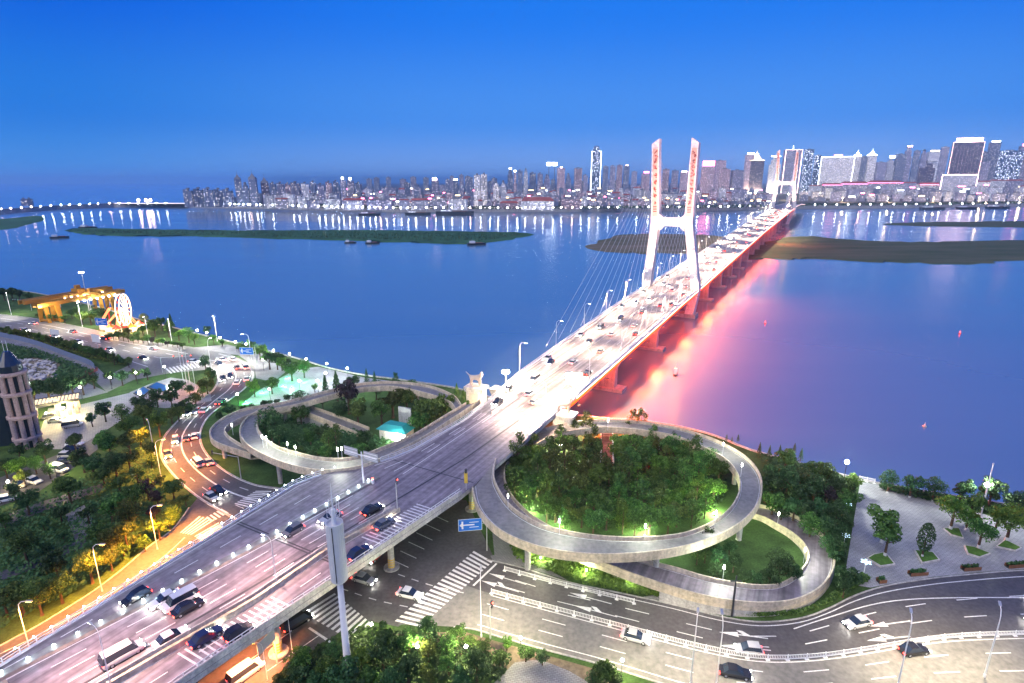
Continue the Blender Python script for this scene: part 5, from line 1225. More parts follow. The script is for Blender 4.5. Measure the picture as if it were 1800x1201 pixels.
for i, (x, y, lab) in enumerate([(1345, 569, 'tiny red buoy left of the far right reflections'), (1687, 587, 'red navigation buoy at right'), (1625, 750, 'white navigation buoy low at right')]):
    o = thing('buoy', lab, 'buoy', W(x, y, WL)); o.scale = (.6, .6, .6); mb = MB(); mb.lathe([(.9, -.3), (1.1, .2), (.9, .6), (.35, .8)], n=10); obj('float', mb, M['red_paint'] if i < 2 else M['concrete'], o); mb = MB(); mb.lathe([(.3, .8), (.12, 2.0), (.14, 2.1), (.14, 2.4)], n=8); obj('beacon', mb, M['g_red'] if i < 2 else M['white_metal'], o)
# ================================================================== TREES
random.seed(23)
def rdir():
    z = random.uniform(-1, 1); a = random.uniform(0, 2 * math.pi); r = math.sqrt(1 - z * z); return Vector((r * math.cos(a), r * math.sin(a), z))
def leafq(mb, c, nrm, sz):
    nrm = (nrm + rdir() * .7).normalized(); a = nrm.cross(rdir())
    if a.length < .05: a = nrm.cross(Vector((0, 0, 1)))
    a.normalize(); b = nrm.cross(a); a = a * sz; b = b * sz * random.uniform(.55, .9)
    mb.face([c - a, c - b * .9, c + a, c + b * .9])
def crown_round(nc=30, per=58, zs_=.86, sz=.075, open_=0.0):
    mb = MB()
    for k in range(nc):
        d = rdir(); d.z = d.z * .9 + .12; rr = random.uniform(.55, .80) if k > 5 else random.uniform(.1, .45)
        c = Vector((d.x * rr, d.y * rr, 1.5 + d.z * rr * zs_)); cr_ = random.uniform(.24, .40)
        for j in range(per):
            e = rdir(); 
            if e.z < -.5 and random.random() < .6: e.z = -e.z
            p = c + Vector((e.x, e.y, e.z * .85)) * cr_ * random.uniform(.72, 1.06)
            leafq(mb, p, e, sz * random.uniform(.7, 1.25))
    return mb
def crown_conifer(h=4.2, n=1100):
    mb = MB()
    for k in range(n):
        t = random.random() ** .8; z = .5 + t * (h - .5); r = (1 - t) ** .85 * (.85 + .15 * math.sin(t * 40)); a = random.uniform(0, 6.283)
        q = math.sqrt(random.random()) * .35 + .65; p = Vector((r * q * math.cos(a), r * q * math.sin(a), z - .15 * q)); leafq(mb, p, Vector((math.cos(a), math.sin(a), .5)), .10 * random.uniform(.6, 1.2))
    return mb
def crown_tall(n=26, per=48):
    mb = MB()
    for k in range(n):
        t = k / n; z = .9 + t * 2.4; rr = (.62 if t < .7 else .62 * (1 - (t - .7) / .34)) * random.uniform(.5, 1.1); a = random.uniform(0, 6.283); c = Vector((rr * math.cos(a), rr * math.sin(a), z)); cr_ = random.uniform(.24, .40)
        for j in range(per):
            e = rdir(); leafq(mb, c + e * cr_ * random.uniform(.5, 1.05), e, .075 * random.uniform(.7, 1.3))
    return mb
def crown_column(n=900):
    mb = MB()
    for k in range(n):
        t = random.random(); z = .7 + t * 2.6; r = .62 * (math.sin(math.pi * min(1, t * .9 + .08)) ** .5) * random.uniform(.8, 1.06); a = random.uniform(0, 6.283); leafq(mb, Vector((r * math.cos(a), r * math.sin(a), z)), Vector((math.cos(a), math.sin(a), .3)), .09 * random.uniform(.7, 1.2))
    return mb
def trunk_mb(h=1.5, r=.085, limbs=5, white=False):
    mb = MB()
    if white: mb.mat(1); mb.lathe([(r * 1.3, -.02), (r * 1.05, .22)], n=7); mb.mat(0); mb.lathe([(r * 1.05, .22), (r * .8, h * .6), (r * .4, h)], n=7)
    else: mb.lathe([(r * 1.5, -.02), (r * 1.05, .12), (r * .8, h * .6), (r * .35, h)], n=7)
    for k in range(limbs):
        a = k * 6.283 / limbs + .4; z0 = h * (.5 + .07 * k); e = Vector((math.cos(a) * .5, math.sin(a) * .5, z0 + .42)); mb.tube([(0, 0, z0), e * .5 + Vector((0, 0, z0 * .5 + .02)), e], r * .45, 5, r * .15)
    return mb
CR = {}
for nm, fn, nv in (('round', crown_round, 4), ('conifer', crown_conifer, 2), ('tall', crown_tall, 3), ('column', crown_column, 1)):
    CR[nm] = [fn() for _ in range(nv)]
CR['round'] = [crown_round(nc, per, z_, q_) for nc, per, z_, q_ in ((30, 58, .86, .075), (22, 70, .72, .085), (36, 46, 1.0, .065), (18, 80, .95, .09), (26, 60, .8, .07), (14, 90, .9, .08))]
_cm = {}
def crown_mesh(kind, v, mat):
    key = (kind, v, mat)
    if key not in _cm: _cm[key] = CR[kind][v].mesh('crown', M[mat])
    return _cm[key]
TR = {'round': trunk_mb().mesh('trunk', [M['trunk'], M['trunk_white']]), 'conifer': trunk_mb(3.6, .09, 0).mesh('trunk', [M['trunk']]), 'tall': trunk_mb(2.6, .06, 4).mesh('trunk', [M['trunk']]), 'column': trunk_mb(2.0, .08, 0, True).mesh('trunk', [M['trunk'], M['trunk_white']]), 'white': trunk_mb(1.5, .085, 5, True).mesh('trunk', [M['trunk'], M['trunk_white']])}
CZK = {'round': 1.5, 'conifer': 2.2, 'tall': 2.2, 'column': 2.0}
HALF = {'round': 1.0, 'conifer': 1.0, 'tall': 1.0, 'column': .62}
def tree(cx, cy_, r, label, group, kind='round', mat='leaf', z0=0.0, white=False, name='tree'):
    """crown centre and half-width in photo pixels -> a tree standing on z0"""
    zc = z0 + 4.0
    for _ in range(6):
        p = W(cx, cy_, zc); Rm = r * depth(p) / 1000 / HALF[kind]; zc = z0 + CZK[kind] * Rm
    o = thing(name, label, 'tree', (p.x, p.y, z0), random.uniform(0, 6.283), group)
    f = random.uniform(.88, 1.14); e_ = random.uniform(.9, 1.12); o.scale = (Rm * e_, Rm / e_, Rm * f)
    link('trunk', TR['white'] if white and kind == 'round' else TR[kind], o); link('crown', crown_mesh(kind, random.randrange(len(CR[kind])), mat), o)
    return o
def bunch(pts, zx, zy, zk, what, where, group, name='tree', z0=0.0, white=False, adj=None):
    pts = sorted(pts, key=lambda t: t[0])
    for i, t in enumerate(pts):
        x, y, r = t[:3]; kind = t[3] if len(t) > 3 else 'round'; mat = t[4] if len(t) > 4 else 'leaf'
        ad = {'leaf': 'green', 'leaf_dark': 'dark green', 'leaf_lime': 'lime green', 'leaf_olive': 'olive green', 'leaf_purple': 'purple-leaved'}[mat]
        kd = {'round': 'round-crowned', 'conifer': 'pointed', 'tall': 'tall feathery', 'column': 'columnar'}[kind]
        tree(zx + x / zk, zy + y / zk, r / zk, '%s %s %s %s, %s from left' % (ad, kd, what, where, ordn(i)), group, kind, mat, z0, white, name if name != 'tree' else {'round': 'broadleaf_tree', 'conifer': 'conifer_tree', 'tall': 'feathery_tree', 'column': 'columnar_tree'}[kind])
D, O_, P_, K, Lm = 'leaf_dark', 'leaf_olive', 'leaf_purple', 'leaf', 'leaf_lime'
r_ = 'round'
bunch([(110, 230, 70, r_, Lm), (165, 310, 55, r_, Lm), (470, 370, 100), (720, 300, 62), (830, 340, 74), (800, 200, 92, r_, D), (900, 180, 74, r_, D), (640, 200, 90, r_, D), (570, 170, 84, r_, D), (760, 60, 92), (900, 60, 80, r_, D), (960, 290, 64, r_, D),
       (770, 500, 100), (940, 440, 84), (900, 570, 95, r_, O_), (1030, 390, 66, r_, P_), (700, 690, 95), (870, 680, 90, r_, O_), (770, 760, 85, r_, O_), (160, 790, 98), (620, 920, 112, r_, O_), (770, 880, 74, r_, O_), (390, 930, 98, r_, D), (410, 1080, 98, r_, D),
       (130, 1140, 120, r_, O_), (260, 1150, 110, r_, O_), (20, 1170, 100, r_, O_), (180, 470, 84, r_, D), (90, 400, 66, r_, D), (20, 610, 64), (860, 810, 64, r_, Lm), (1010, 775, 50, r_, Lm), (1110, 670, 68, r_, Lm), (1215, 575, 62, r_, Lm), (1300, 460, 46, r_, O_), (1250, 500, 50, r_, O_), (1210, 380, 74),
       (1060, 110, 55, r_, D), (1060, 200, 50), (1120, 330, 45, r_, D), (610, 560, 64, r_, D), (420, 560, 58, r_, D), (300, 120, 76, r_, D), (130, 130, 66, r_, D), (980, 20, 66, r_, O_), (1100, 450, 52, r_, P_), (240, 220, 56), (340, 260, 50, r_, D), (30, 240, 60, r_, D), (520, 60, 60, r_, D), (1080, 560, 50, r_, P_), (1190, 640, 40, r_, Lm), (960, 760, 44, r_, O_), (60, 720, 50, r_, D), (300, 640, 46, r_, D), (330, 800, 44, r_, D), (440, 720, 40, r_, D)],
      0, 760, 4, 'tree', 'in the lower-left park', 'trees of the lower-left park')
bunch([(770, 805, 42), (850, 800, 52, r_, D), (950, 785, 38), (1030, 780, 38, r_, D), (230, 910, 75), (330, 890, 84, r_, D), (420, 900, 70, r_, D), (500, 860, 66, r_, D), (570, 850, 64, r_, D), (650, 820, 52, r_, D), (1235, 885, 58, r_, D), (1330, 890, 38, r_, D), (1100, 950, 52, r_, D), (1200, 960, 60, r_, D), (980, 975, 64, r_, D),
       (730, 1050, 56, r_, D), (640, 1105, 42, r_, D), (850, 1060, 62), (900, 1130, 84), (1000, 1045, 72, r_, O_), (1110, 1130, 74, r_, Lm), (1200, 1070, 52, r_, O_), (1280, 1000, 62, r_, D), (1370, 950, 52, r_, O_), (1450, 860, 52, r_, O_), (1490, 790, 50, r_, D), (1440, 705, 46, r_, D), (1600, 1040, 40, r_, D), (1580, 1000, 30, r_, D), (1050, 1000, 60, r_, D), (1420, 900, 40, r_, O_), (1340, 1020, 46, r_, D), (1250, 1060, 46, r_, O_)],
      0, 460, 4, 'tree', 'around the garden plaza inside the bend', 'trees around the garden plaza')
bunch([(1010, 400, 34, r_, O_), (1080, 455, 50, r_, Lm), (1130, 425, 42), (1180, 465, 46, r_, Lm), (1250, 495, 42, r_, Lm), (1320, 505, 46), (1360, 525, 40, r_, Lm), (1455, 478, 32, r_, D), (570, 385, 42, r_, Lm), (630, 385, 42, r_, Lm), (680, 365, 46, r_, D), (720, 370, 46, r_, D), (540, 340, 34), (500, 360, 30), (450, 390, 30), (400, 380, 30), (340, 385, 30), (280, 370, 30), (1000, 470, 36, r_, Lm), (900, 490, 30, r_, O_), (830, 500, 30, r_, O_), (960, 510, 30), (1200, 420, 26, 'conifer', D),
       (20, 215, 40, r_, D), (80, 220, 40, r_, D), (130, 225, 36, r_, D), (200, 245, 34, r_, D), (1690, 590, 34), (1760, 580, 40), (1500, 540, 30), (1560, 560, 26)],
      0, 460, 4, 'tree', 'along the far-left river bank', 'trees along the left river bank')
hd = []
for k in range(34):
    t = k / 33; hd.append((lerp(2, 212, t) * 4, (lerp(578, 632, t ** 1.12) + random.uniform(-2.5, 2.5) - 460) * 4, random.uniform(22, 34), r_, random.choice([O_, Lm, O_, K])))
for k in range(14):
    t = k / 13; hd.append((lerp(95, 225, t) * 4, (lerp(598, 634, t) + random.uniform(-2, 2) - 460) * 4, random.uniform(24, 36), r_, random.choice([K, D, K])))
bunch(hd, 0, 460, 4, 'tree', 'in the boulevard median', 'boulevard median trees', 'street_tree')
hd = [(lerp(190, 320, k / 15) * 4, (lerp(587, 606, k / 15) + random.uniform(-2, 2) - 460) * 4, random.uniform(18, 28), r_, random.choice([O_, K, K, P_])) for k in range(16)]
bunch(hd, 0, 460, 4, 'shrub', 'along the upper boulevard kerb', 'boulevard kerb shrubs', 'shrub')
bunch([(380, 50, 46), (440, 105, 52, r_, D), (490, 115, 46, r_, D), (580, 165, 62), (660, 168, 46), (345, 285, 48, r_, Lm), (455, 262, 52), (420, 60, 30, 'conifer', Lm), (520, 140, 34, r_, Lm), (560, 120, 34, r_, D), (310, 30, 26, r_, D), (250, 40, 20, r_, D), (730, 290, 24, r_, K)],
      350, 600, 3.6, 'tree', 'on the promenade by the curved road', 'promenade trees')
bunch([(640, 375, 68, r_, D), (640, 455, 62), (450, 520, 96, r_, D), (500, 585, 72, r_, D), (410, 500, 54, r_, D), (940, 335, 90, r_, P_), (1000, 430, 80, r_, O_), (890, 420, 70, r_, D), (1220, 345, 100, r_, O_), (1150, 430, 88), (1310, 345, 82, r_, O_), (1250, 300, 62, r_, O_), (1430, 435, 104, r_, O_), (1560, 410, 84, r_, Lm), (1400, 505, 76), (1500, 480, 70, r_, O_),
       (800, 300, 40, 'conifer', D), (870, 285, 46, 'conifer', D), (970, 245, 46, r_, D), (1060, 232, 26, 'conifer', D), (1110, 240, 24, 'conifer', D), (1240, 240, 34, 'tall', D), (1340, 300, 60), (620, 620, 62, r_, D), (700, 590, 60), (780, 565, 60, r_, D), (860, 570, 56, 'tall', K), (820, 640, 60, 'tall', K), (740, 670, 60, r_, D), (620, 690, 50), (930, 660, 62, r_, D), (1050, 625, 66, r_, D), (1000, 685, 60), (700, 712, 46, r_, D), (900, 712, 48, r_, D), (560, 660, 50, r_, D), (1100, 665, 46, r_, D), (800, 705, 46),
       (1630, 300, 26, 'conifer', Lm), (1672, 345, 24, 'conifer', Lm), (1690, 402, 32, r_, Lm), (560, 350, 36, r_, D), (720, 370, 40, r_, D), (780, 380, 44, r_, D), (1640, 440, 30, r_, Lm), (1120, 300, 50, r_, D), (280, 425, 22, r_, D), (330, 415, 20, r_, D), (410, 395, 24, r_, D), (450, 385, 22, r_, D), (490, 378, 22, r_, D), (200, 430, 34, r_, D), (130, 470, 28, r_, D)],
      350, 600, 3.6, 'tree', 'inside the left ramp loops', 'trees inside the left loops')
# the wood inside the large loop
LOOP = [(888, 815), (893, 860), (925, 897), (975, 920), (1050, 932), (1130, 932), (1200, 922), (1250, 903), (1280, 870), (1275, 835), (1230, 806), (1170, 788), (1100, 776), (1020, 778), (950, 796), (910, 800)]
def inside(x, y, poly):
    c = False
    for (a, b), (d, e) in zip(poly, poly[1:] + poly[:1]):
        if (b > y) != (e > y) and x < (d - a) * (y - b) / (e - b) + a: c = not c
    return c
pts = []; tries = 0
while len(pts) < 92 and tries < 9000:
    tries += 1; x, y = random.uniform(875, 1300), random.uniform(775, 940)
    if not inside(x, y, LOOP) or (1042 < x < 1090 and y < 828): continue
    if all((x - a) ** 2 + ((y - b) * 1.8) ** 2 > 20 ** 2 for a, b, *_ in pts): pts.append((x, y, random.uniform(15, 25), random.choice(['tall', r_, r_]), random.choice([K, K, Lm, K, O_])))
bunch([(x, y - 14, r, k, m) for x, y, r, k, m in pts], 0, 0, 1, 'tree', 'in the wood inside the large loop', 'wood inside the large loop')
bunch([(1112, 742, 16, 'tall', O_), (1128, 740, 16, 'tall', K), (1030, 745, 17, 'tall', O_), (1008, 752, 13, 'tall', O_), (985, 765, 14, 'tall', K), (1150, 768, 14, 'tall', K), (1185, 770, 13, 'tall', K), (1235, 785, 13, r_, K), (1045, 700, 0.1, 'tall', Lm)][:8], 0, 0, 1, 'tree', 'rising over the back of the large loop', 'trees behind the loop')
bunch([(75, 22, 10, 'conifer', D), (100, 35, 8, 'conifer', D), (130, 25, 10, 'conifer', D), (232, 85, 17, 'conifer', D), (280, 95, 17, 'conifer', D), (330, 85, 13, 'conifer', D), (400, 75, 12, 'conifer', D), (432, 108, 15, 'conifer', D), (360, 130, 54), (300, 190, 62, r_, D), (270, 255, 62, r_, D), (300, 325, 60), (370, 225, 62, r_, D), (430, 205, 60, r_, D), (500, 185, 54), (560, 205, 56), (430, 290, 62, r_, D), (500, 265, 60, r_, D), (560, 290, 52, r_, P_), (400, 365, 54, r_, D),
       (470, 385, 62, r_, D), (540, 370, 60, r_, D), (600, 400, 58, r_, D), (480, 440, 60), (550, 465, 60, r_, D), (620, 485, 50, r_, D), (600, 545, 50, r_, D), (640, 250, 50), (672, 300, 56), (685, 235, 40, r_, Lm), (640, 430, 42, r_, D), (655, 680, 62, r_, D), (640, 735, 44, r_, D), (600, 250, 50, r_, D), (340, 380, 40, r_, D), (650, 360, 40, r_, K), (560, 540, 46, r_, D), (590, 590, 40, r_, D)],
      1250, 760, 2.724, 'tree', 'in the wood between loop and plaza', 'wood between loop and plaza')
bunch([(40, 585, 62, r_, D), (90, 545, 40, r_, D), (330, 645, 70, r_, D), (285, 690, 56, r_, D), (390, 665, 50, r_, D), (30, 665, 52, r_, D), (160, 690, 40, r_, D), (220, 700, 40, r_, D), (-20, 520, 56, 'tall', K), (-60, 540, 50, 'tall', K), (110, 620, 40, r_, D)], 1250, 760, 2.724, 'shrub', 'inside the small right loop', 'shrubs inside the small loop', 'shrub')
bunch([(838, 420, 82, r_, K), (850, 500, 70, r_, K), (1170, 360, 78, r_, Lm), (1235, 400, 50, r_, Lm), (1302, 465, 66, r_, K), (1442, 415, 78, r_, Lm), (1380, 395, 58, r_, K), (1255, 345, 54, r_, K), (1032, 500, 34, 'column', D)], 1250, 760, 2.724, 'tree', 'on the right plaza', 'plaza trees', white=True, z0=.4)
bunch([(855, 230, 46, r_, D), (965, 240, 56, r_, D), (1075, 258, 56, r_, D), (1205, 268, 56, r_, D), (1345, 288, 60, r_, D), (1450, 325, 56, r_, D), (1500, 335, 44, r_, D)], 1250, 760, 2.724, 'tree', 'along the river hedge beyond the right plaza', 'river hedge trees', white=True)
bunch([(700, 215, 104), (690, 305, 100, r_, D), (860, 235, 84), (980, 185, 84, r_, D), (1160, 175, 66), (850, 395, 92, r_, D), (620, 460, 92), (440, 455, 112, r_, D), (375, 315, 66, r_, D), (560, 330, 72, r_, Lm), (160, 360, 92, r_, K), (120, 440, 90, r_, D), (280, 480, 72, r_, D), (1110, 275, 70), (1110, 385, 76, r_, K), (1290, 385, 104, r_, D), (1325, 265, 66), (1250, 250, 44), (1480, 245, 46, r_, Lm), (1600, 305, 56), (1705, 335, 50, r_, D), (1430, 335, 56, r_, K), (980, 300, 60, r_, O_), (990, 440, 70, r_, O_), (760, 480, 90, r_, D), (1190, 480, 90, r_, D), (330, 400, 70, r_, K), (2090, 430, 90, r_, K), (2030, 480, 60, r_, D), (2160, 470, 60, r_, D), (60, 500, 70, r_, D), (540, 520, 80, r_, D)],
      480, 1060, 3.6, 'tree', 'in the clump along the bottom edge', 'bottom clump of trees')
# ---- low planting that nobody could count
def carpet(name, label, poly, n, h, mat, sz=.28, z=0.0):
    xs = [p[0] for p in poly]; ys = [p[1] for p in poly]; mb = MB(); c = 0
    while c < n:
        x, y = random.uniform(min(xs), max(xs)), random.uniform(min(ys), max(ys))
        if not inside(x, y, poly): continue
        p = W(x, y, z); p.z += h * (.35 + .65 * random.random()); leafq(mb, p, Vector((0, -.3, 1)), sz * random.uniform(.7, 1.3)); c += 1
    return tag(obj(name, mb, M[mat]), label, 'planting', kind='stuff')
carpet('ground_cover', 'bright green leafy slope below the large loop', [(892, 955), (930, 965), (1000, 985), (1060, 998), (1120, 1022), (1185, 1046), (1182, 1056), (1120, 1050), (1020, 1028), (940, 1000), (905, 985)], 5200, 1.4, 'leaf_lime', .26)
carpet('ground_cover', 'clipped hedge along the kerb of the small right loop', [(1292, 1082), (1340, 1087), (1410, 1082), (1455, 1064), (1500, 1038), (1530, 1022), (1515, 1012), (1480, 1035), (1440, 1066), (1400, 1080), (1330, 1083)], 2600, 1.0, 'leaf', .22)
carpet('ground_cover', 'dense undergrowth filling the left ramp loops', [(455, 760), (480, 780), (530, 797), (600, 805), (660, 792), (690, 778), (640, 765), (560, 740), (480, 740)], 4200, 1.2, 'leaf_dark', .35)
carpet('ground_cover', 'dense undergrowth under the wood in the large loop', LOOP, 5200, 1.2, 'leaf_dark', .4)
carpet('ground_cover', 'undergrowth of the wood between loop and plaza', [(1330, 800), (1400, 815), (1480, 840), (1505, 850), (1490, 920), (1485, 1000), (1470, 960), (1420, 915), (1345, 890), (1350, 840)], 4000, 1.2, 'leaf_dark', .4)
carpet('ground_cover', 'rough planting of the boulevard median', [(0, 578), (60, 588), (150, 612), (232, 640), (215, 645), (140, 626), (60, 604), (0, 590)], 2600, 1.2, 'leaf_olive', .5)
carpet('ground_cover', 'river hedge beyond the right plaza', [(1545, 853), (1640, 872), (1800, 900), (1800, 915), (1640, 884), (1545, 862)], 2200, 1.1, 'leaf_dark', .35)
carpet('ground_cover', 'scrub on the waste ground left of the boulevard', [(0, 605), (60, 615), (130, 640), (165, 655), (130, 672), (90, 668), (110, 642), (60, 630), (0, 640)], 2600, 1.3, 'leaf_dark', .5)
carpet('ground_cover', 'low bushes under the lower-left park trees', [(0, 900), (150, 840), (260, 780), (290, 860), (310, 920), (230, 980), (120, 1050), (0, 1110)], 5200, .9, 'leaf_dark', .35)
carpet('ground_cover', 'shrubs under the trees at the bottom edge', [(490, 1201), (560, 1140), (640, 1105), (700, 1115), (830, 1130), (900, 1160), (880, 1201)], 3600, 1.0, 'leaf_dark', .3)

def reeds(label, poly, n, mat):
    xs = [q[0] for q in poly]; ys = [q[1] for q in poly]; mb = MB(); c = 0
    while c < n:
        x, y = random.uniform(min(xs), max(xs)), random.uniform(min(ys), max(ys))
        if not inside(x, y, poly): continue
        q = W(x, y, WL); q.z += 1.0 + random.uniform(0, .8); leafq(mb, q, Vector((0, -.8, .5)), random.uniform(.5, 1.4)); c += 1
    tag(obj('reeds', mb, M[mat]), label, 'reeds', kind='stuff')
reeds('reeds and scrub on the long island', [(125, 406), (300, 406), (600, 406), (900, 410), (925, 413), (840, 426), (600, 421), (350, 415), (160, 411)], 3600, 'leaf_dark')
# ================================================================== THE CITY ACROSS THE RIVER
random.seed(77)
def building(xl, xr, yt, yb, style, label, roof='flat', group=None, sign=None, rot=None, name='building', deep=.7, crown=None):
    yb = max(yb, 341 if yb < 345 else yb)
    c = W((xl + xr) / 2, yb, CZ); D0 = depth(c); w = (xr - xl) * D0 / 1000 * .93; h = (yb - yt) * D0 / 1000 * .96
    dp = max(12, min(40, w * deep)); rz = random.uniform(-.16, .16) if rot is None else rot
    o = thing(name, label, 'building', c, rz - math.atan2(c.x, c.y) * .5, group); m = M[style]
    mb = MB(); hw, hd = w / 2, dp / 2
    if roof == 'slab':      # staggered residential slab with projecting bays
        k = max(2, int(w / 11)); bw = w / k
        for j in range(k): mb.box(-hw + j * bw + .6, -hd - (1.8 if j % 2 else 0), 0, -hw + (j + 1) * bw - .6, hd, h - (j % 2) * 3)
        mb.box(-hw + .8, -hd + 1.4, 0, hw - .8, hd - .4, h - 4)
    elif roof == 'setback':
        mb.box(-hw, -hd, 0, hw, hd, h * .8); mb.box(-hw * .7, -hd * .7, h * .8, hw * .7, hd * .7, h * .93); mb.box(-hw * .4, -hd * .4, h * .93, hw * .4, hd * .4, h)
    else: mb.box(-hw, -hd, 0, hw, hd, h)
    obj('wall', mb, m, o)
    mb = MB()
    if roof == 'red':
        mb.idx([(-hw - 1, -hd - 1, h), (hw + 1, -hd - 1, h), (hw + 1, hd + 1, h), (-hw - 1, hd + 1, h), (-hw * .8, 0, h + dp * .28), (hw * .8, 0, h + dp * .28)], [(0, 1, 5, 4), (1, 2, 5), (2, 3, 4, 5), (3, 0, 4), (3, 2, 1, 0)]); obj('roof', mb, M['roof_red'], o)
    elif roof == 'spire':
        mb.frustum([(-hw * 1.05, -hd * 1.05), (hw * 1.05, -hd * 1.05), (hw * 1.05, hd * 1.05), (-hw * 1.05, hd * 1.05)], h, [(-hw * .8, -hd * .8), (hw * .8, -hd * .8), (hw * .8, hd * .8), (-hw * .8, hd * .8)], h + 6)
        mb.frustum([(-hw * .6, -hd * .6), (hw * .6, -hd * .6), (hw * .6, hd * .6), (-hw * .6, hd * .6)], h + 6, [(-.6, -.6), (.6, -.6), (.6, .6), (-.6, .6)], h + 6 + w * .5); mb.lathe([(.5, h + 6 + w * .45), (.2, h + 16 + w * .5)], n=6); obj('roof', mb, crown or M['roof_grey'], o)
    elif roof == 'dome':
        mb.lathe([(hw * .95, h), (hw * .9, h + w * .25), (hw * .62, h + w * .30), (hw * .62, h + w * .5), (hw * .45, h + w * .6), (.3, h + w * .66)], n=14); obj('roof', mb, M['f_glass'], o)
    else:
        t = 1.0; mb.box(-hw - .3, -hd - .3, h, hw + .3, hd + .3, h + .5); mb.box(-hw * .35, -hd * .3, h + .5, hw * .25, hd * .4, h + 4.5); obj('roof', mb, crown or M['roof_grey'], o)
    if sign:
        sm, sh, sw = sign; mb = MB(); mb.box(-hw * sw, -hd - .6, h + 1.2, hw * sw, -hd + .6, h + 1.2 + sh); obj('roof_sign', mb, M[sm], o)
    return o, w, h, dp
def edge_lights(o, w, h, dp, mat, t=1.4, horiz=True):
    for x in (-w / 2, w / 2):
        mb = MB(); mb.box(x - t / 2, -dp / 2 - .8, h * .02, x + t / 2, -dp / 2 - .35, h); obj('edge_light', mb, mat, o)
    if horiz: mb = MB(); mb.box(-w / 2 - t / 2, -dp / 2 - .8, h + .6, w / 2 + t / 2, -dp / 2 - .35, h + 2.6); obj('cornice_light', mb, mat, o)
def facade_light(o, x, y, z, pw, c=(1, .8, .5)):
    lamp(o, (x, y, z), pw, c, 2.0, name='facade_floodlight')
# -- towers one can tell apart, left to right
building(418, 429, 316, 364, 'f_blue', 'dark blue pointed tower, left one of the dark pair', 'spire'); building(430, 441, 323, 364, 'f_blue', 'short twin-topped dark tower between the two dark pointed ones', 'setback'); building(443, 456, 315, 364, 'f_blue', 'tallest dark blue pointed tower on the left skyline', 'spire'); building(463, 476, 322, 363, 'f_dark', 'dark gabled tower right of the pointed pair', 'spire')
for i, (a, b, t) in enumerate([(327, 343, 333), (345, 361, 332), (362, 378, 332), (380, 395, 333), (396, 412, 333)]): building(a, b, t, 364, 'f_blue', 'blue-grey residential slab left of the dark pair, %s from the left' % ordn(i), 'slab', 'left residential slabs')
for i, (a, b, t, s_) in enumerate([(478, 488, 322, 'f_blue'), (490, 502, 322, 'f_grey'), (504, 514, 323, 'f_pink'), (515, 530, 321, 'f_grey'), (532, 546, 322, 'f_white'), (548, 558, 320, 'f_blue'), (560, 572, 324, 'f_grey'), (575, 586, 320, 'f_pink'), (588, 598, 319, 'f_blue'), (601, 611, 316, 'f_grey'), (613, 625, 317, 'f_grey'), (627, 638, 322, 'f_blue')]): building(a, b, t, 358, s_, 'apartment tower of the dense left cluster, %s from the left' % ordn(i), 'slab', 'left cluster of apartment towers', ('g_cityw', 7, .4) if i in (9, 10) else None)
for i, (a, b, t, s_) in enumerate([(465, 482, 342, 'f_white'), (484, 498, 343, 'f_white'), (500, 520, 340, 'f_white'), (525, 540, 344, 'f_white'), (545, 562, 342, 'f_white'), (580, 596, 340, 'f_white')]): building(a, b, t, 366, s_, 'white mid-rise near the left waterfront, %s from the left' % ordn(i), 'slab', 'white mid-rises')
for i, (a, b, t, s_, sg) in enumerate([(672, 690, 330, 'f_grey', None), (712, 722, 322, 'f_blue', None), (728, 738, 325, 'f_blue', None), (760, 772, 318, 'f_grey', ('g_pinkw', 9, .7)), (784, 792, 316, 'f_blue', None), (797, 806, 318, 'f_blue', ('g_cityw', 6, .8)), (808, 816, 308, 'f_grey', None), (818, 832, 312, 'f_blue', None), (864, 874, 314, 'f_blue', None)]): building(a, b, t, 352, s_, 'hazy tower in the gap before the white slab, %s from the left' % ordn(i), 'flat', 'hazy middle towers', sg)
o, w, h, dp = building(834, 845, 308, 365, 'f_bright', 'left half of the tall bright white twin slab'); o, w, h, dp = building(846, 857, 307, 365, 'f_bright', 'right half of the tall bright white twin slab')
building(867, 878, 322, 361, 'f_bright', 'greenish-white lit tower right of the twin slab', 'setback'); building(880, 890, 320, 361, 'f_white', 'pale lit tower next to the greenish one', 'setback')
for i, (a, b, t, s_, sg) in enumerate([(892, 902, 298, 'f_blue', ('g_cityw', 5, .5)), (903, 908, 303, 'f_pink', ('g_cityw', 8, .9)), (909, 919, 300, 'f_blue', None), (920, 928, 298, 'f_white', None), (930, 942, 304, 'f_blue', None), (944, 954, 305, 'f_grey', None), (956, 966, 308, 'f_grey', None), (968, 976, 316, 'f_blue', None), (978, 992, 296, 'f_pink', ('g_pinkw', 4, .3)), (994, 1002, 306, 'f_blue', None), (1008, 1022, 296, 'f_pink', None), (1024, 1032, 308, 'f_grey', None)]): building(a, b, t, 345, s_, 'tower in the cluster left of the tall glass tower, %s from the left' % ordn(i), 'slab' if i % 3 else 'setback', 'towers left of the glass tower', sg)
o, w, h, dp = building(1037, 1054, 268, 338, 'f_glass', 'tallest blue glass tower with round cap and bright white edges', 'dome', deep=.9); edge_lights(o, w, h, dp, M['g_cityw'], 2.2)
for i, (x, y) in enumerate([(964, 294), (974, 294)]):
    b_ = W(x, 345, CZ); o = thing('stadium_light', 'cluster of white stadium lights on a mast, %s of two' % ['left', 'right'][i], 'light mast', b_); hh = (345 - y) * depth(b_) / 1000; mb = MB(); mb.lathe([(2.2, 0), (1.2, hh)], n=6); obj('mast', mb, M['roof_grey'], o); mb = MB(); mb.box(-11, -1, hh, 11, 1, hh + 16); obj('lamp_panel', mb, M['g_cityw'], o)
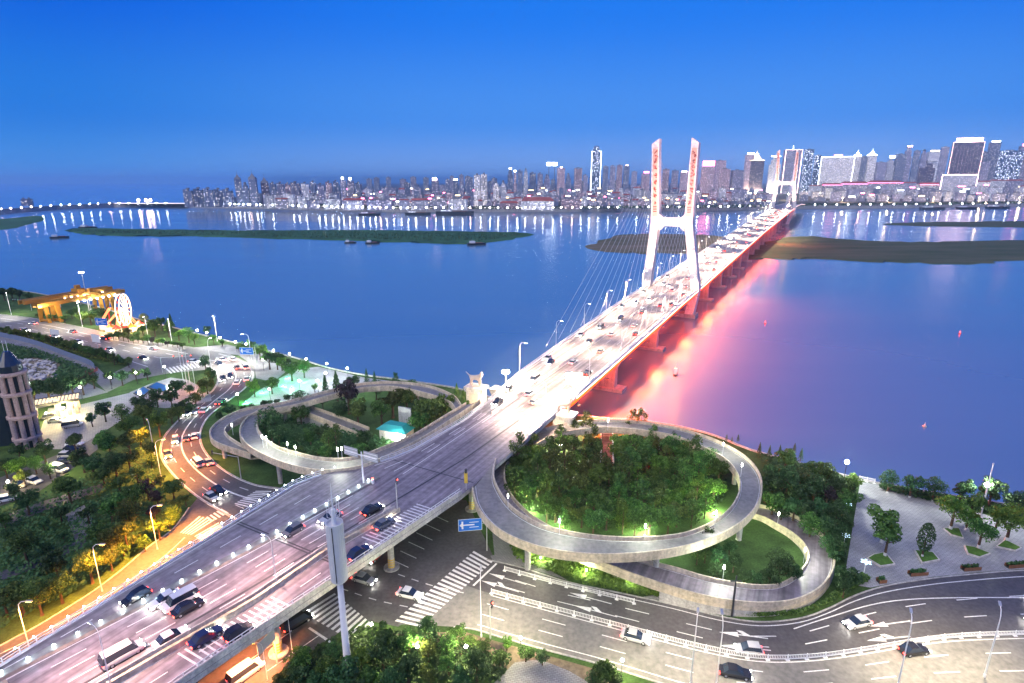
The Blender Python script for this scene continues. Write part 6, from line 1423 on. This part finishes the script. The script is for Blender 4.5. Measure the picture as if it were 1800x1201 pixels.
for i, (a, b, t, s_, sg) in enumerate([(1058, 1068, 293, 'f_blue', None), (1070, 1080, 292, 'f_grey', None), (1082, 1092, 291, 'f_pink', None), (1094, 1104, 292, 'f_blue', ('g_pinkw', 4, .4)), (1108, 1118, 302, 'f_grey', None), (1126, 1140, 305, 'f_pink', ('g_pink', 9, .7)), (1162, 1174, 298, 'f_pink', None), (1178, 1190, 300, 'f_grey', None), (1193, 1207, 303, 'f_pink', ('g_pinkw', 5, .7))]): building(a, b, t, 342, s_, 'tower behind the near bridge tower, %s from the left' % ordn(i), 'slab' if i % 2 else 'flat', 'towers behind the bridge tower', sg)
building(1229, 1251, 293, 345, 'f_pink', 'pink tower with a blazing red-white rooftop sign', 'flat', None, ('g_pink', 24, .95)); building(1252, 1270, 283, 338, 'f_pink', 'tall pinkish tower right of the red rooftop sign'); building(1260, 1280, 297, 345, 'f_pink', 'broad pink apartment block beside the red sign', 'slab')
building(1282, 1302, 300, 345, 'f_grey', 'grey block left of the dark golden-lit tower'); building(1304, 1318, 273, 330, 'f_pink', 'tower with a bright cap peeping behind the golden-lit tower', 'flat', None, ('g_cityw', 10, .9))
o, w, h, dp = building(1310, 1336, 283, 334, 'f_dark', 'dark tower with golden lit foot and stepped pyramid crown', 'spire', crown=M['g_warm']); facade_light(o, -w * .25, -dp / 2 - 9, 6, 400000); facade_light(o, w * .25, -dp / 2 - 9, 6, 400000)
o, w, h, dp = building(1346, 1366, 277, 328, 'f_bright', 'floodlit white tower left of the far bridge tower', 'setback', sign=('g_cityw', 6, .8)); facade_light(o, 0, -dp / 2 - 14, 10, 500000, (1, .92, .9))
o, w, h, dp = building(1370, 1399, 265, 332, 'f_grey', 'striped grey tower framed in bright light behind the far bridge tower', 'flat', rot=.1); edge_lights(o, w, h, dp, M['g_strip'], 3.2)
mb = MB(); mb.lathe([(2.5, h), (.4, h + 26)], n=6); obj('spire', mb, M['g_cityw'], o)
for k in range(17):
    mb = MB(); z = h * (.1 + .05 * k); mb.box(-w * .38, -dp / 2 - .5, z, w * .38, -dp / 2 - .1, z + 1.3); obj('floor_band', mb, M['white_concrete'], o)
building(1405, 1420, 264, 320, 'f_glass', 'dark blue glass tower right of the far bridge tower'); building(1424, 1434, 274, 320, 'f_glass', 'slim blue tower left of the brightly lit block')
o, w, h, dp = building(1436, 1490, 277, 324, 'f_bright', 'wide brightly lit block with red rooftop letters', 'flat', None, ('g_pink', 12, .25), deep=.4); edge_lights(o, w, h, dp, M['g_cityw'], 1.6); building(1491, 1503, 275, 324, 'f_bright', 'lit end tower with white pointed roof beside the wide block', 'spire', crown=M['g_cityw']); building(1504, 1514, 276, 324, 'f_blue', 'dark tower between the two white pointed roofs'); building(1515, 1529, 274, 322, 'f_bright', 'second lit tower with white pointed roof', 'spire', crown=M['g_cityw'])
for i, (a, b, t, s_, sg) in enumerate([(1532, 1548, 286, 'f_grey', None), (1550, 1562, 279, 'f_white', ('g_cityw', 14, .8)), (1564, 1580, 272, 'f_blue', None), (1577, 1590, 260, 'f_grey', ('g_pinkw', 7, .6)), (1594, 1604, 266, 'f_blue', None), (1606, 1616, 265, 'f_grey', None), (1618, 1636, 268, 'f_white', ('g_warm', 7, .8)), (1606, 1632, 284, 'f_dark', None), (1640, 1652, 260, 'f_grey', None)]): building(a, b, t, 318 if t > 270 else 312, s_, 'tower between the white pointed roofs and the big hotel, %s from the left' % ordn(i), 'setback' if i % 2 else 'flat', 'towers left of the hotel', sg)
o, w, h, dp = building(1661, 1707, 252, 316, 'f_dark', 'broad hotel tower with a blazing pink-white crown', 'flat', None, ('g_pinkw', 22, .85), deep=.6); edge_lights(o, w, h, dp, M['g_strip'], 1.6)
for k in range(9):
    mb = MB(); x = lerp(-w * .45, w * .45, k / 8); mb.box(x - .7, -dp / 2 - .7, 0, x + .7, -dp / 2 - .02, h * .9); obj('fin', mb, M['f_pink'], o)
o, w, h, dp = building(1652, 1706, 308, 344, 'f_white', 'pale grid-fronted building below the big hotel', 'flat', deep=.4); edge_lights(o, w, h, dp, M['g_pinkw'], 1.5)
for i, (a, b, t, s_, sg) in enumerate([(1712, 1720, 268, 'f_blue', None), (1722, 1738, 252, 'f_blue', ('g_cityw', 8, .8)), (1740, 1778, 266, 'f_glass', None), (1776, 1794, 258, 'f_grey', ('g_pink', 10, .9)), (1796, 1816, 270, 'f_blue', None), (1708, 1726, 285, 'f_grey', None)]): building(a, b, t, 312, s_, 'tower right of the big hotel, %s from the left' % ordn([1, 2, 3, 4, 5, 0][i]), 'slab' if i == 2 else 'flat', 'towers right of the hotel', sg)
# waterfront row, right: long low blocks with lit red eaves
for i, (a, b, t, yb, s_) in enumerate([(1420, 1440, 327, 345, 'f_white'), (1441, 1475, 325, 345, 'f_low'), (1476, 1520, 323, 345, 'f_low'), (1523, 1580, 321, 343, 'f_low'), (1584, 1606, 322, 342, 'f_grey'), (1611, 1650, 324, 343, 'f_bright'), (1708, 1734, 320, 343, 'f_bright'), (1736, 1760, 318, 342, 'f_white'), (1762, 1790, 318, 342, 'f_grey'), (1792, 1820, 328, 346, 'f_bright')]):
    o, w, h, dp = building(a, b, t, yb, s_, 'long low block with red eaves on the right shore, %s from left' % ordn(i), 'red', 'right waterfront blocks', deep=.35)
    if i in (1, 2, 3, 5): mb = MB(); mb.box(-w / 2, -dp / 2 - 1.2, h - 1.5, w / 2, -dp / 2 - .4, h - .4); obj('eaves_light', mb, M['g_pink'], o)
# low waterfront blocks, left and centre
for i, (a, b, t, yb, s_, rf) in enumerate([(486, 508, 350, 367, 'f_low', 'red'), (540, 562, 352, 368, 'f_low', 'flat'), (570, 600, 350, 368, 'f_white', 'flat'), (604, 640, 352, 369, 'f_low', 'red'), (645, 690, 352, 369, 'f_grey', 'flat'), (702, 720, 352, 369, 'f_low', 'red'), (722, 756, 352, 369, 'f_low', 'red'), (760, 786, 353, 369, 'f_low', 'flat'), (788, 822, 350, 369, 'f_white', 'flat'), (826, 832, 352, 368, 'f_grey', 'flat'), (878, 912, 357, 368, 'f_pink', 'red'), (914, 975, 353, 369, 'f_bright', 'red'), (986, 1020, 350, 368, 'f_pink', 'flat'), (1022, 1032, 345, 366, 'f_white', 'flat'), (1046, 1066, 347, 364, 'f_grey', 'flat'), (1072, 1096, 350, 366, 'f_low', 'flat'), (1114, 1142, 334, 357, 'f_white', 'slab'), (1160, 1190, 341, 360, 'f_white', 'flat'), (1246, 1258, 335, 358, 'f_pink', 'flat'), (1262, 1274, 330, 356, 'f_white', 'slab'), (1278, 1312, 333, 352, 'f_grey', 'flat'), (1330, 1362, 340, 352, 'f_pink', 'flat')]):
    building(a, b, t, yb, s_, 'low block on the central and left waterfront, %s from the left' % ordn(i), rf, 'central waterfront blocks', deep=.4)
# the carpet of smaller houses behind, each a block of its own
rows = [(365, 9, 6, 13), (361.5, 9, 6, 14), (358, 10, 7, 14), (354, 11, 7, 16), (350, 11, 7, 17), (346, 12, 7, 16)]
for ri, (yb, ht, w0, w1) in enumerate(rows):
    x = 600 + random.uniform(0, 8) if ri < 4 else 480; k = 0
    while x < 1345:
        w = random.uniform(w0, w1); h = ht * random.uniform(.55, 1.35); g = random.uniform(1.5, 9)
        building(x, x + w, yb - h, yb + random.uniform(-1, 1), random.choice(['f_low', 'f_grey', 'f_white', 'f_low', 'f_pink', 'f_blue']), 'small house block, %s row back from the far shore, %s from left' % (ordn(ri), ordn(k)), random.choice(['flat', 'flat', 'red', 'setback']), 'small blocks across the river', random.choice([None] * 9 + [('g_pink', 3, .5), ('g_cityw', 3, .5), ('g_warm', 3, .6)]), name='house_block')  # random glowing roof signs are added to brighten the skyline
        x += w + g; k += 1
k = 0
for yb, xa, xb in ((354, 1405, 1800), (349, 1405, 1800), (345, 1530, 1800)):
    x = xa; k = 0
    while x < xb:
        w = random.uniform(9, 20); h = random.uniform(6, 20); building(x, x + w, yb - h, yb, random.choice(['f_low', 'f_grey', 'f_white', 'f_blue']), 'small block behind the right waterfront in the %s row, %s from left' % ({354: 'front', 349: 'middle', 345: 'back'}[yb], ordn(k)), 'flat', 'small blocks behind the right waterfront', random.choice([None] * 5 + [('g_pink', 4, .6), ('g_cityw', 4, .6), ('g_warm', 4, .6)]), name='house_block'); x += w + random.uniform(4, 14); k += 1  # roof signs here are added glow as well
for i, (a, b, t) in enumerate([(40, 48, 350), (50, 58, 350)]): building(a, b, t, 362, 'f_blue', 'faint far tower alone on the left horizon, %s of two' % ['left', 'right'][i], 'flat', 'faint far towers')
for i in range(16):
    x = 345 + i * 9 + random.uniform(-3, 3); building(x, x + random.uniform(5, 9), 336 + random.uniform(-4, 8) + (10 if x < 320 else 0), 356, 'f_blue', 'faint far slab behind the left shore, %s from the left' % ordn(i), 'slab', 'faint far slabs')
for i in range(24):
    x = 640 + i * 22 + random.uniform(-6, 6); building(x, x + random.uniform(7, 12), 318 + random.uniform(-10, 10), 338, random.choice(['f_blue', 'f_grey']), 'hazy tower at the back of the central skyline, %s from the left' % ordn(i), 'flat', 'hazy back towers')
# quay lamps: globes on posts along the far shore
mb = MB(); mb.lathe([(.35, 0), (.2, 7.5)], n=5); m_qp = mb.mesh('post', M['white_metal']); mb = MB(); mb.ball((0, 0, 8.3), 1.15, 7, 5); m_qg = mb.mesh('globe', M['g_prom']); m_qg2 = mb.mesh('globe', glow('promenade_bulb_warm', (1, .6, .42), 90))
xs = [330 + 7.5 * i for i in range(22)] + [505 + 11 * i for i in range(19)] + [716 + 16 * i for i in range(24)] + [1120 + 18 * i for i in range(12)] + [1430 + 20 * i for i in range(19)] + [5 + 17 * i for i in range(18)]
for i, x in enumerate(sorted(xs)):
    y = interp(x, FS) - 1.6; p = W(x + random.uniform(-2, 2), y, CZ); o = thing('quay_lamp', 'globe lamp on the far quay, %s from the left' % ordn(i), 'lamp', p, 0, 'lamps along the far quay'); link('post', m_qp, o); link('globe', m_qg2 if (i * 7) % 11 == 0 or x < 60 else m_qg, o)
for x, pw in ((245, 1), (258, 1), (266, 1)):
    p = W(x, 362, CZ); o = thing('harbour_light', 'strong pink-white harbour light on the left horizon, %s' % {245: 'left of three', 258: 'middle of three', 266: 'right of three'}[x], 'light', p); mb = MB(); mb.lathe([(.8, 0), (.5, 14)], n=6); obj('mast', mb, M['white_metal'], o); mb = MB(); mb.ball((0, 0, 16), 3.2, 8, 6); obj('lantern', mb, glow('harbour_glow', (1, .62, .55), 60), o)
mb = MB(); mb.sweep([Vector((p.x, p.y + 6, 0)) for p in fsh[3:10]], [(-.5, CZ + .6), (-.5, CZ + 1.7), (.5, CZ + 1.7), (.5, CZ + .6)]); tag(obj('added_quay_glow', mb, glow('quay_trail_glow', (1, .85, .8), 3.0)), 'thin line of light along the far quay edge', 'light strip')  # added glowing strip in place of the traffic trails on the far shore
# belt of trees behind the quay reads as one mass
mb = MB()
for x in range(330, 1800, 2):
    p0 = W(x, interp(x, FS) - 4.5, CZ)
    for j in range(9):
        p = p0 + Vector((random.uniform(-6, 6), random.uniform(-10, 25), random.uniform(1, 8))); leafq(mb, p, rdir(), random.uniform(1.2, 2.6))
tag(obj('far_tree_belt', mb, M['leaf_dark']), 'dark belt of trees along the far quay', 'trees', kind='stuff')
# light spilling from the far bridgehead
for x, y, pw in ((1385, 352, 300000), (1440, 350, 250000), (1345, 350, 120000)):
    p = W(x, y, CZ); o = thing('bridgehead_lamp', 'warm high mast lamp at the far bridgehead, %s' % {1385: 'middle one', 1440: 'right one', 1345: 'left one'}[x], 'lamp', p); mb = MB(); mb.lathe([(.6, 0), (.3, 24)], n=6); obj('mast', mb, M['white_metal'], o); mb = MB(); mb.lathe([(2.2, 24), (2.6, 24.6), (.5, 25.6)], n=8); obj('lamp_ring', mb, M['g_white'], o); lamp(o, (0, 0, 22), pw, (1, .78, .5), 1.5)
for i, x in enumerate((1480, 1560, 1640, 1720, 1790)):  # lamps added to warm the far facades and streak the water
    p = W(x, 356, CZ); o = thing('added_waterfront_lamp', 'warm high lamp on the right-hand far waterfront, %s from the left' % ordn(i), 'lamp', p, 0, 'warm lamps on the right far waterfront'); mb = MB(); mb.lathe([(.5, 0), (.3, 16)], n=6); obj('mast', mb, M['white_metal'], o); mb = MB(); mb.lathe([(1.8, 16), (2.2, 16.6), (.5, 17.4)], n=8); obj('lamp_ring', mb, M['g_warm'], o); lamp(o, (0, -6, 14), 160000, (1, .66, .36), 1.5)
# ================================================================== VEHICLES (parked in the flow, lamps lit)
random.seed(99)
def loft(mb, secs):
    """secs: list of (y, [(x,z)...]) rings, closed"""
    n = len(secs[0][1]); vs = [(x, y, z) for y, ring in secs for x, z in ring]; fs = []
    for i in range(len(secs) - 1):
        for k in range(n): fs.append((i * n + k, i * n + (k + 1) % n, (i + 1) * n + (k + 1) % n, (i + 1) * n + k))
    fs += [tuple(range(n)), tuple(reversed(range((len(secs) - 1) * n, len(secs) * n)))]; mb.idx(vs, [tuple(reversed(f)) for f in fs])
def ring(hw, z0, z1, ch=.12): return [(-hw, z0), (hw, z0), (hw + .02, (z0 + z1) / 2), (hw - ch * .3, z1 - ch), (hw - ch, z1), (-hw + ch, z1), (-hw + ch * .3, z1 - ch), (-hw - .02, (z0 + z1) / 2)]
def car_meshes(L=4.5, Wd=1.8, H=1.46, van=False):
    hw = Wd / 2; b = MB(); hb = .82 if not van else 1.0
    loft(b, [(-L / 2, ring(hw * .86, .35, hb * .86)), (-L / 2 + .15, ring(hw * .95, .26, hb)), (-L * .15, ring(hw, .24, hb + .06)), (L * .12, ring(hw, .24, hb + .05)), (L * .36, ring(hw * .98, .24, hb - .06)), (L / 2 - .12, ring(hw * .92, .26, hb - .16)), (L / 2, ring(hw * .8, .34, hb - .28))])
    r = MB(); a0, a1 = (-L * .24, L * .05) if not van and L > 4.2 else (-L * .36, L * .07) if not van else (-L * .46, L * .22); rs = .62 if not van and L > 4.2 else .3; fs_ = .85 if not van else .6
    loft(r, [(a0, [(-hw * .78, H - .07), (hw * .78, H - .07), (hw * .74, H), (-hw * .74, H)]), ((a0 + a1) / 2, [(-hw * .8, H - .07), (hw * .8, H - .07), (hw * .74, H + .03), (-hw * .74, H + .03)]), (a1, [(-hw * .76, H - .09), (hw * .76, H - .09), (hw * .72, H - .03), (-hw * .72, H - .03)])])
    g = MB(); loft(g, [(a0 - rs, [(-hw * .9, hb - .05), (hw * .9, hb - .05), (hw * .88, hb + .03), (-hw * .88, hb + .03)]), (a0, [(-hw * .92, hb - .04), (hw * .92, hb - .04), (hw * .77, H - .06), (-hw * .77, H - .06)]), (a1, [(-hw * .92, hb - .04), (hw * .92, hb - .04), (hw * .75, H - .08), (-hw * .75, H - .08)]), (a1 + fs_, [(-hw * .9, hb - .08), (hw * .9, hb - .08), (hw * .86, hb + .01), (-hw * .86, hb + .01)])])
    w = MB(); w.tube([(-.11, 0, 0), (.11, 0, 0)], .33, 12); rim = MB(); rim.tube([(-.115, 0, 0), (.115, 0, 0)], .19, 8)
    hl = MB(); hl.box(-.19, L / 2 - .07, hb - .42, .19, L / 2 + .015, hb - .26); tl = MB(); tl.box(-.2, -L / 2 - .015, hb - .3, .2, -L / 2 + .05, hb - .12)
    one = MB()
    for src, mi in ((b, 0), (r, 0), (g, 1)):
        one.mat(mi); one.idx(src.v, src.f)
    one.mat(2)
    for x in (-hw, hw):
        for y in (-L * .31, L * .31): one.idx([(v[0] + x * .9, v[1] + y, v[2] + .33) for v in w.v], w.f)
    for mi, src, yy in ((3, hl, 0), (4, tl, 0)):
        one.mat(mi)
        for x in (-hw * .68, hw * .68): one.idx([(v[0] + x, v[1], v[2]) for v in src.v], src.f)
    return dict(body=b.mesh('body', M['car_paint']), roof=r.mesh('roof', M['car_paint']), windows=g.mesh('windows', M['glass_dark']), wheel=w.mesh('tyre', M['rubber']), rim=rim.mesh('rim', M['metal']), hl=hl.mesh('headlight', M['g_head']), tl=tl.mesh('taillight', M['g_tail']), hw=hw, L=L, one=one.mesh('car', [M['car_paint'], M['glass_dark'], M['rubber'], M['g_head'], M['g_tail']]), off=None)
CARS = {'sedan': car_meshes(), 'hatchback': car_meshes(4.0, 1.74, 1.52), 'van': car_meshes(5.0, 1.95, 2.0, True)}
offm = {'hl': pbr('lens_off', (.5, .5, .5), .2, .05, 1), 'tl': pbr('tail_off', (.25, .02, .02), .3, .05, 1)}
COL = [('white', (.75, .75, .74)), ('silver', (.45, .46, .47)), ('black', (.02, .02, .022)), ('grey', (.16, .165, .17)), ('white', (.7, .7, .7)), ('dark blue', (.02, .03, .08)), ('white', (.72, .72, .72)), ('beige', (.42, .36, .27))]
def car(p, hd, where, detail=True, kind=None, colr=None, lit=True, group='cars in the traffic', pitch=0.0):
    kind = kind or random.choice(['sedan', 'sedan', 'hatchback', 'sedan', 'hatchback', 'sedan', 'van']); cn, cv = colr or random.choice(COL if detail else [COL[0], COL[1], COL[7]]); m = CARS[kind]; rz = -hd
    lab = '%s %s %s' % (cn, kind, where)
    if not detail:
        o = link('car', m['one'], None, p, rz); tag(o, lab, 'car', group); o.color = (*cv, 1); o.rotation_euler.x = pitch; return o
    o = thing('car', lab, 'car', p, rz, group)
    b = link('body', m['body'], o); b.color = (*cv, 1); r = link('roof', m['roof'], o); r.color = (*cv, 1); link('windows', m['windows'], o)
    for x in (-1, 1):
        for y in (-1, 1):
            w = link('wheel', m['wheel'], o, (x * m['hw'] * .88, y * m['L'] * .31, .33)); link('rim', m['rim'], w)
        h = link('headlight', m['hl'], o, (x * m['hw'] * .68, 0, 0)); t = link('taillight', m['tl'], o, (x * m['hw'] * .68, 0, 0))
        if not lit:
            for q, k_ in ((h, 'hl'), (t, 'tl')): q.material_slots[0].link = 'OBJECT'; q.material_slots[0].material = offm[k_]
    return o
def bridge_lane(tabA, tabB, t, away, s0, s1, gap, what):
    s = s0 + random.uniform(0, gap); k = 0
    while s < s1:
        n = rel(tabA, tabB, t, s); p = B(s, n, zd(s) + .013); q = B(s + 3, rel(tabA, tabB, t, s + 3), 0); d = q - B(s, n, 0); hd = math.atan2(d.x, d.y) + (0 if away else math.pi)
        car(p, hd, '%s, %s from near end' % (what, ordn(k)), s < 330); s += random.uniform(.6, 1.5) * gap * (1 if s < 330 else 1.7); k += 1
for t, nm in ((.27, 'outer'), (.56, 'middle'), (.83, 'inner')):
    bridge_lane(NL, MIDT, t, False, 128, 1100, 42, 'facing us in the bridge\'s %s left lane' % nm)
    bridge_lane(NR, MIDT, t, True, 128, 1100, 44, 'driving away in the bridge\'s %s right lane' % nm)
for t, aw, nm in ((.18, False, 'leftmost main'), (.36, False, 'second main'), (.54, True, 'third main'), (.72, True, 'fourth main'), (.88, True, 'fifth main')): bridge_lane(DOTS, INB, t, aw, 8 if t < .8 else 30, 74, 34, ('facing us' if not aw else 'driving away') + ' in the viaduct\'s %s lane' % nm)
for t, aw in ((.3, True), (.7, True)): bridge_lane(INB, NR, t, aw, 22, 76, 24, 'on the right slip lane, %s file' % ('inner' if t < .5 else 'outer'))
bridge_lane(NL, DOTS, .7, False, 20, 74, 40, 'on the left slip lane by the lamps')
def path_cars(A, C, t, fwd, gap, where, i0=0, i1=None):
    P = resample(between(A, C, t)[i0:i1], .5); i = int(random.uniform(4, gap * 2)); k = 0
    while i < len(P) - 6:
        d = P[i + 4] - P[i - 4] if i > 4 else P[i + 4] - P[i]; hd = math.atan2(d.x, d.y) + (0 if fwd else math.pi); car(Vector((P[i].x, P[i].y, .05)), hd, '%s, %s in file' % (where, ordn(k))); i += int(gap * 2 * random.uniform(.6, 1.5)); k += 1
path_cars(sl, sr, .14, False, 24, 'facing us in the outermost lane of the curved road'); path_cars(sl, sr, .36, False, 26, 'facing us in the second lane of the curved road')
path_cars(sl, sr, .64, True, 20, 'driving away in the third lane of the curved road', 12); path_cars(sl, sr, .86, True, 20, 'driving away in the innermost lane of the curved road', 12)
path_cars(rt, rm, .56, False, 48, 'on the upper middle lane of the right-hand road', 14); path_cars(rt, rm, .84, False, 55, 'on the upper lane next to the railing', 14)
path_cars(rm, rb, .18, True, 44, 'on the lower lane next to the railing', 8); path_cars(rm, rb, .45, True, 50, 'on the lower middle lane of the right-hand road', 8)
for j, (a, c_, f, nm) in enumerate(((BLV[0], BLV[3], False, 'far'), (BLV[1], BLV[2], True, 'near'))): path_cars(a, c_, .5, f, 34, 'on the %s side of the boulevard' % nm)

for (x, y, hx, hy, w_, k_, c_) in [(432, 1187, 470, 1160, 'on the orange-lit side street right of the viaduct', 'van', ('white', (.75, .75, .74))), (522, 1098, 548, 1082, 'stopped on the side street before the zebra crossing', 'van', ('black', (.02, .02, .022))), (660, 980, 640, 1000, 'turning under the viaduct', 'sedan', ('red', (.4, .03, .03))), (640, 1022, 700, 1040, 'with headlights coming out from under the viaduct', 'sedan', COL[1]), (720, 1048, 780, 1062, 'leading the turn out of the underpass', 'sedan', COL[0]),
        (1085, 1036, 0, 0, '', '', '')][:5]:
    d = W(hx, hy) - W(x, y); car(W(x, y, .05), math.atan2(d.x, d.y), w_, True, k_, c_)
for i, (x, y) in enumerate(sorted([(105, 828), (112, 815), (118, 803), (126, 792), (132, 783), (30, 856), (15, 880), (60, 848), (100, 742), (128, 750), (88, 735)])): car(W(x, y, .06), R(60 + 25 * (i % 3)), 'parked by the forecourt trees at left, %s from left' % ordn(i), True, None, None, False, 'parked cars at left')
# ================================================================== HAZE over river and town
bpy.context.view_layer.update()
z_top = max((o_.matrix_world @ Vector(c_)).z for o_ in col.objects if o_.type == 'MESH' for c_ in o_.bound_box) + 6
mb = MB(); mb.box(-31000, -320, -9.5, 31000, 41000, z_top)
hz, N, L, out = new_mat('haze_air'); v = N.new('ShaderNodeVolumePrincipled'); v.inputs['Color'].default_value = (.66, .90, 1, 1); v.inputs['Density'].default_value = 7e-5; v.inputs['Anisotropy'].default_value = .7
L.new(v.outputs[0], out.inputs['Volume']); tag(obj('haze', mb, hz), kind='stuff')
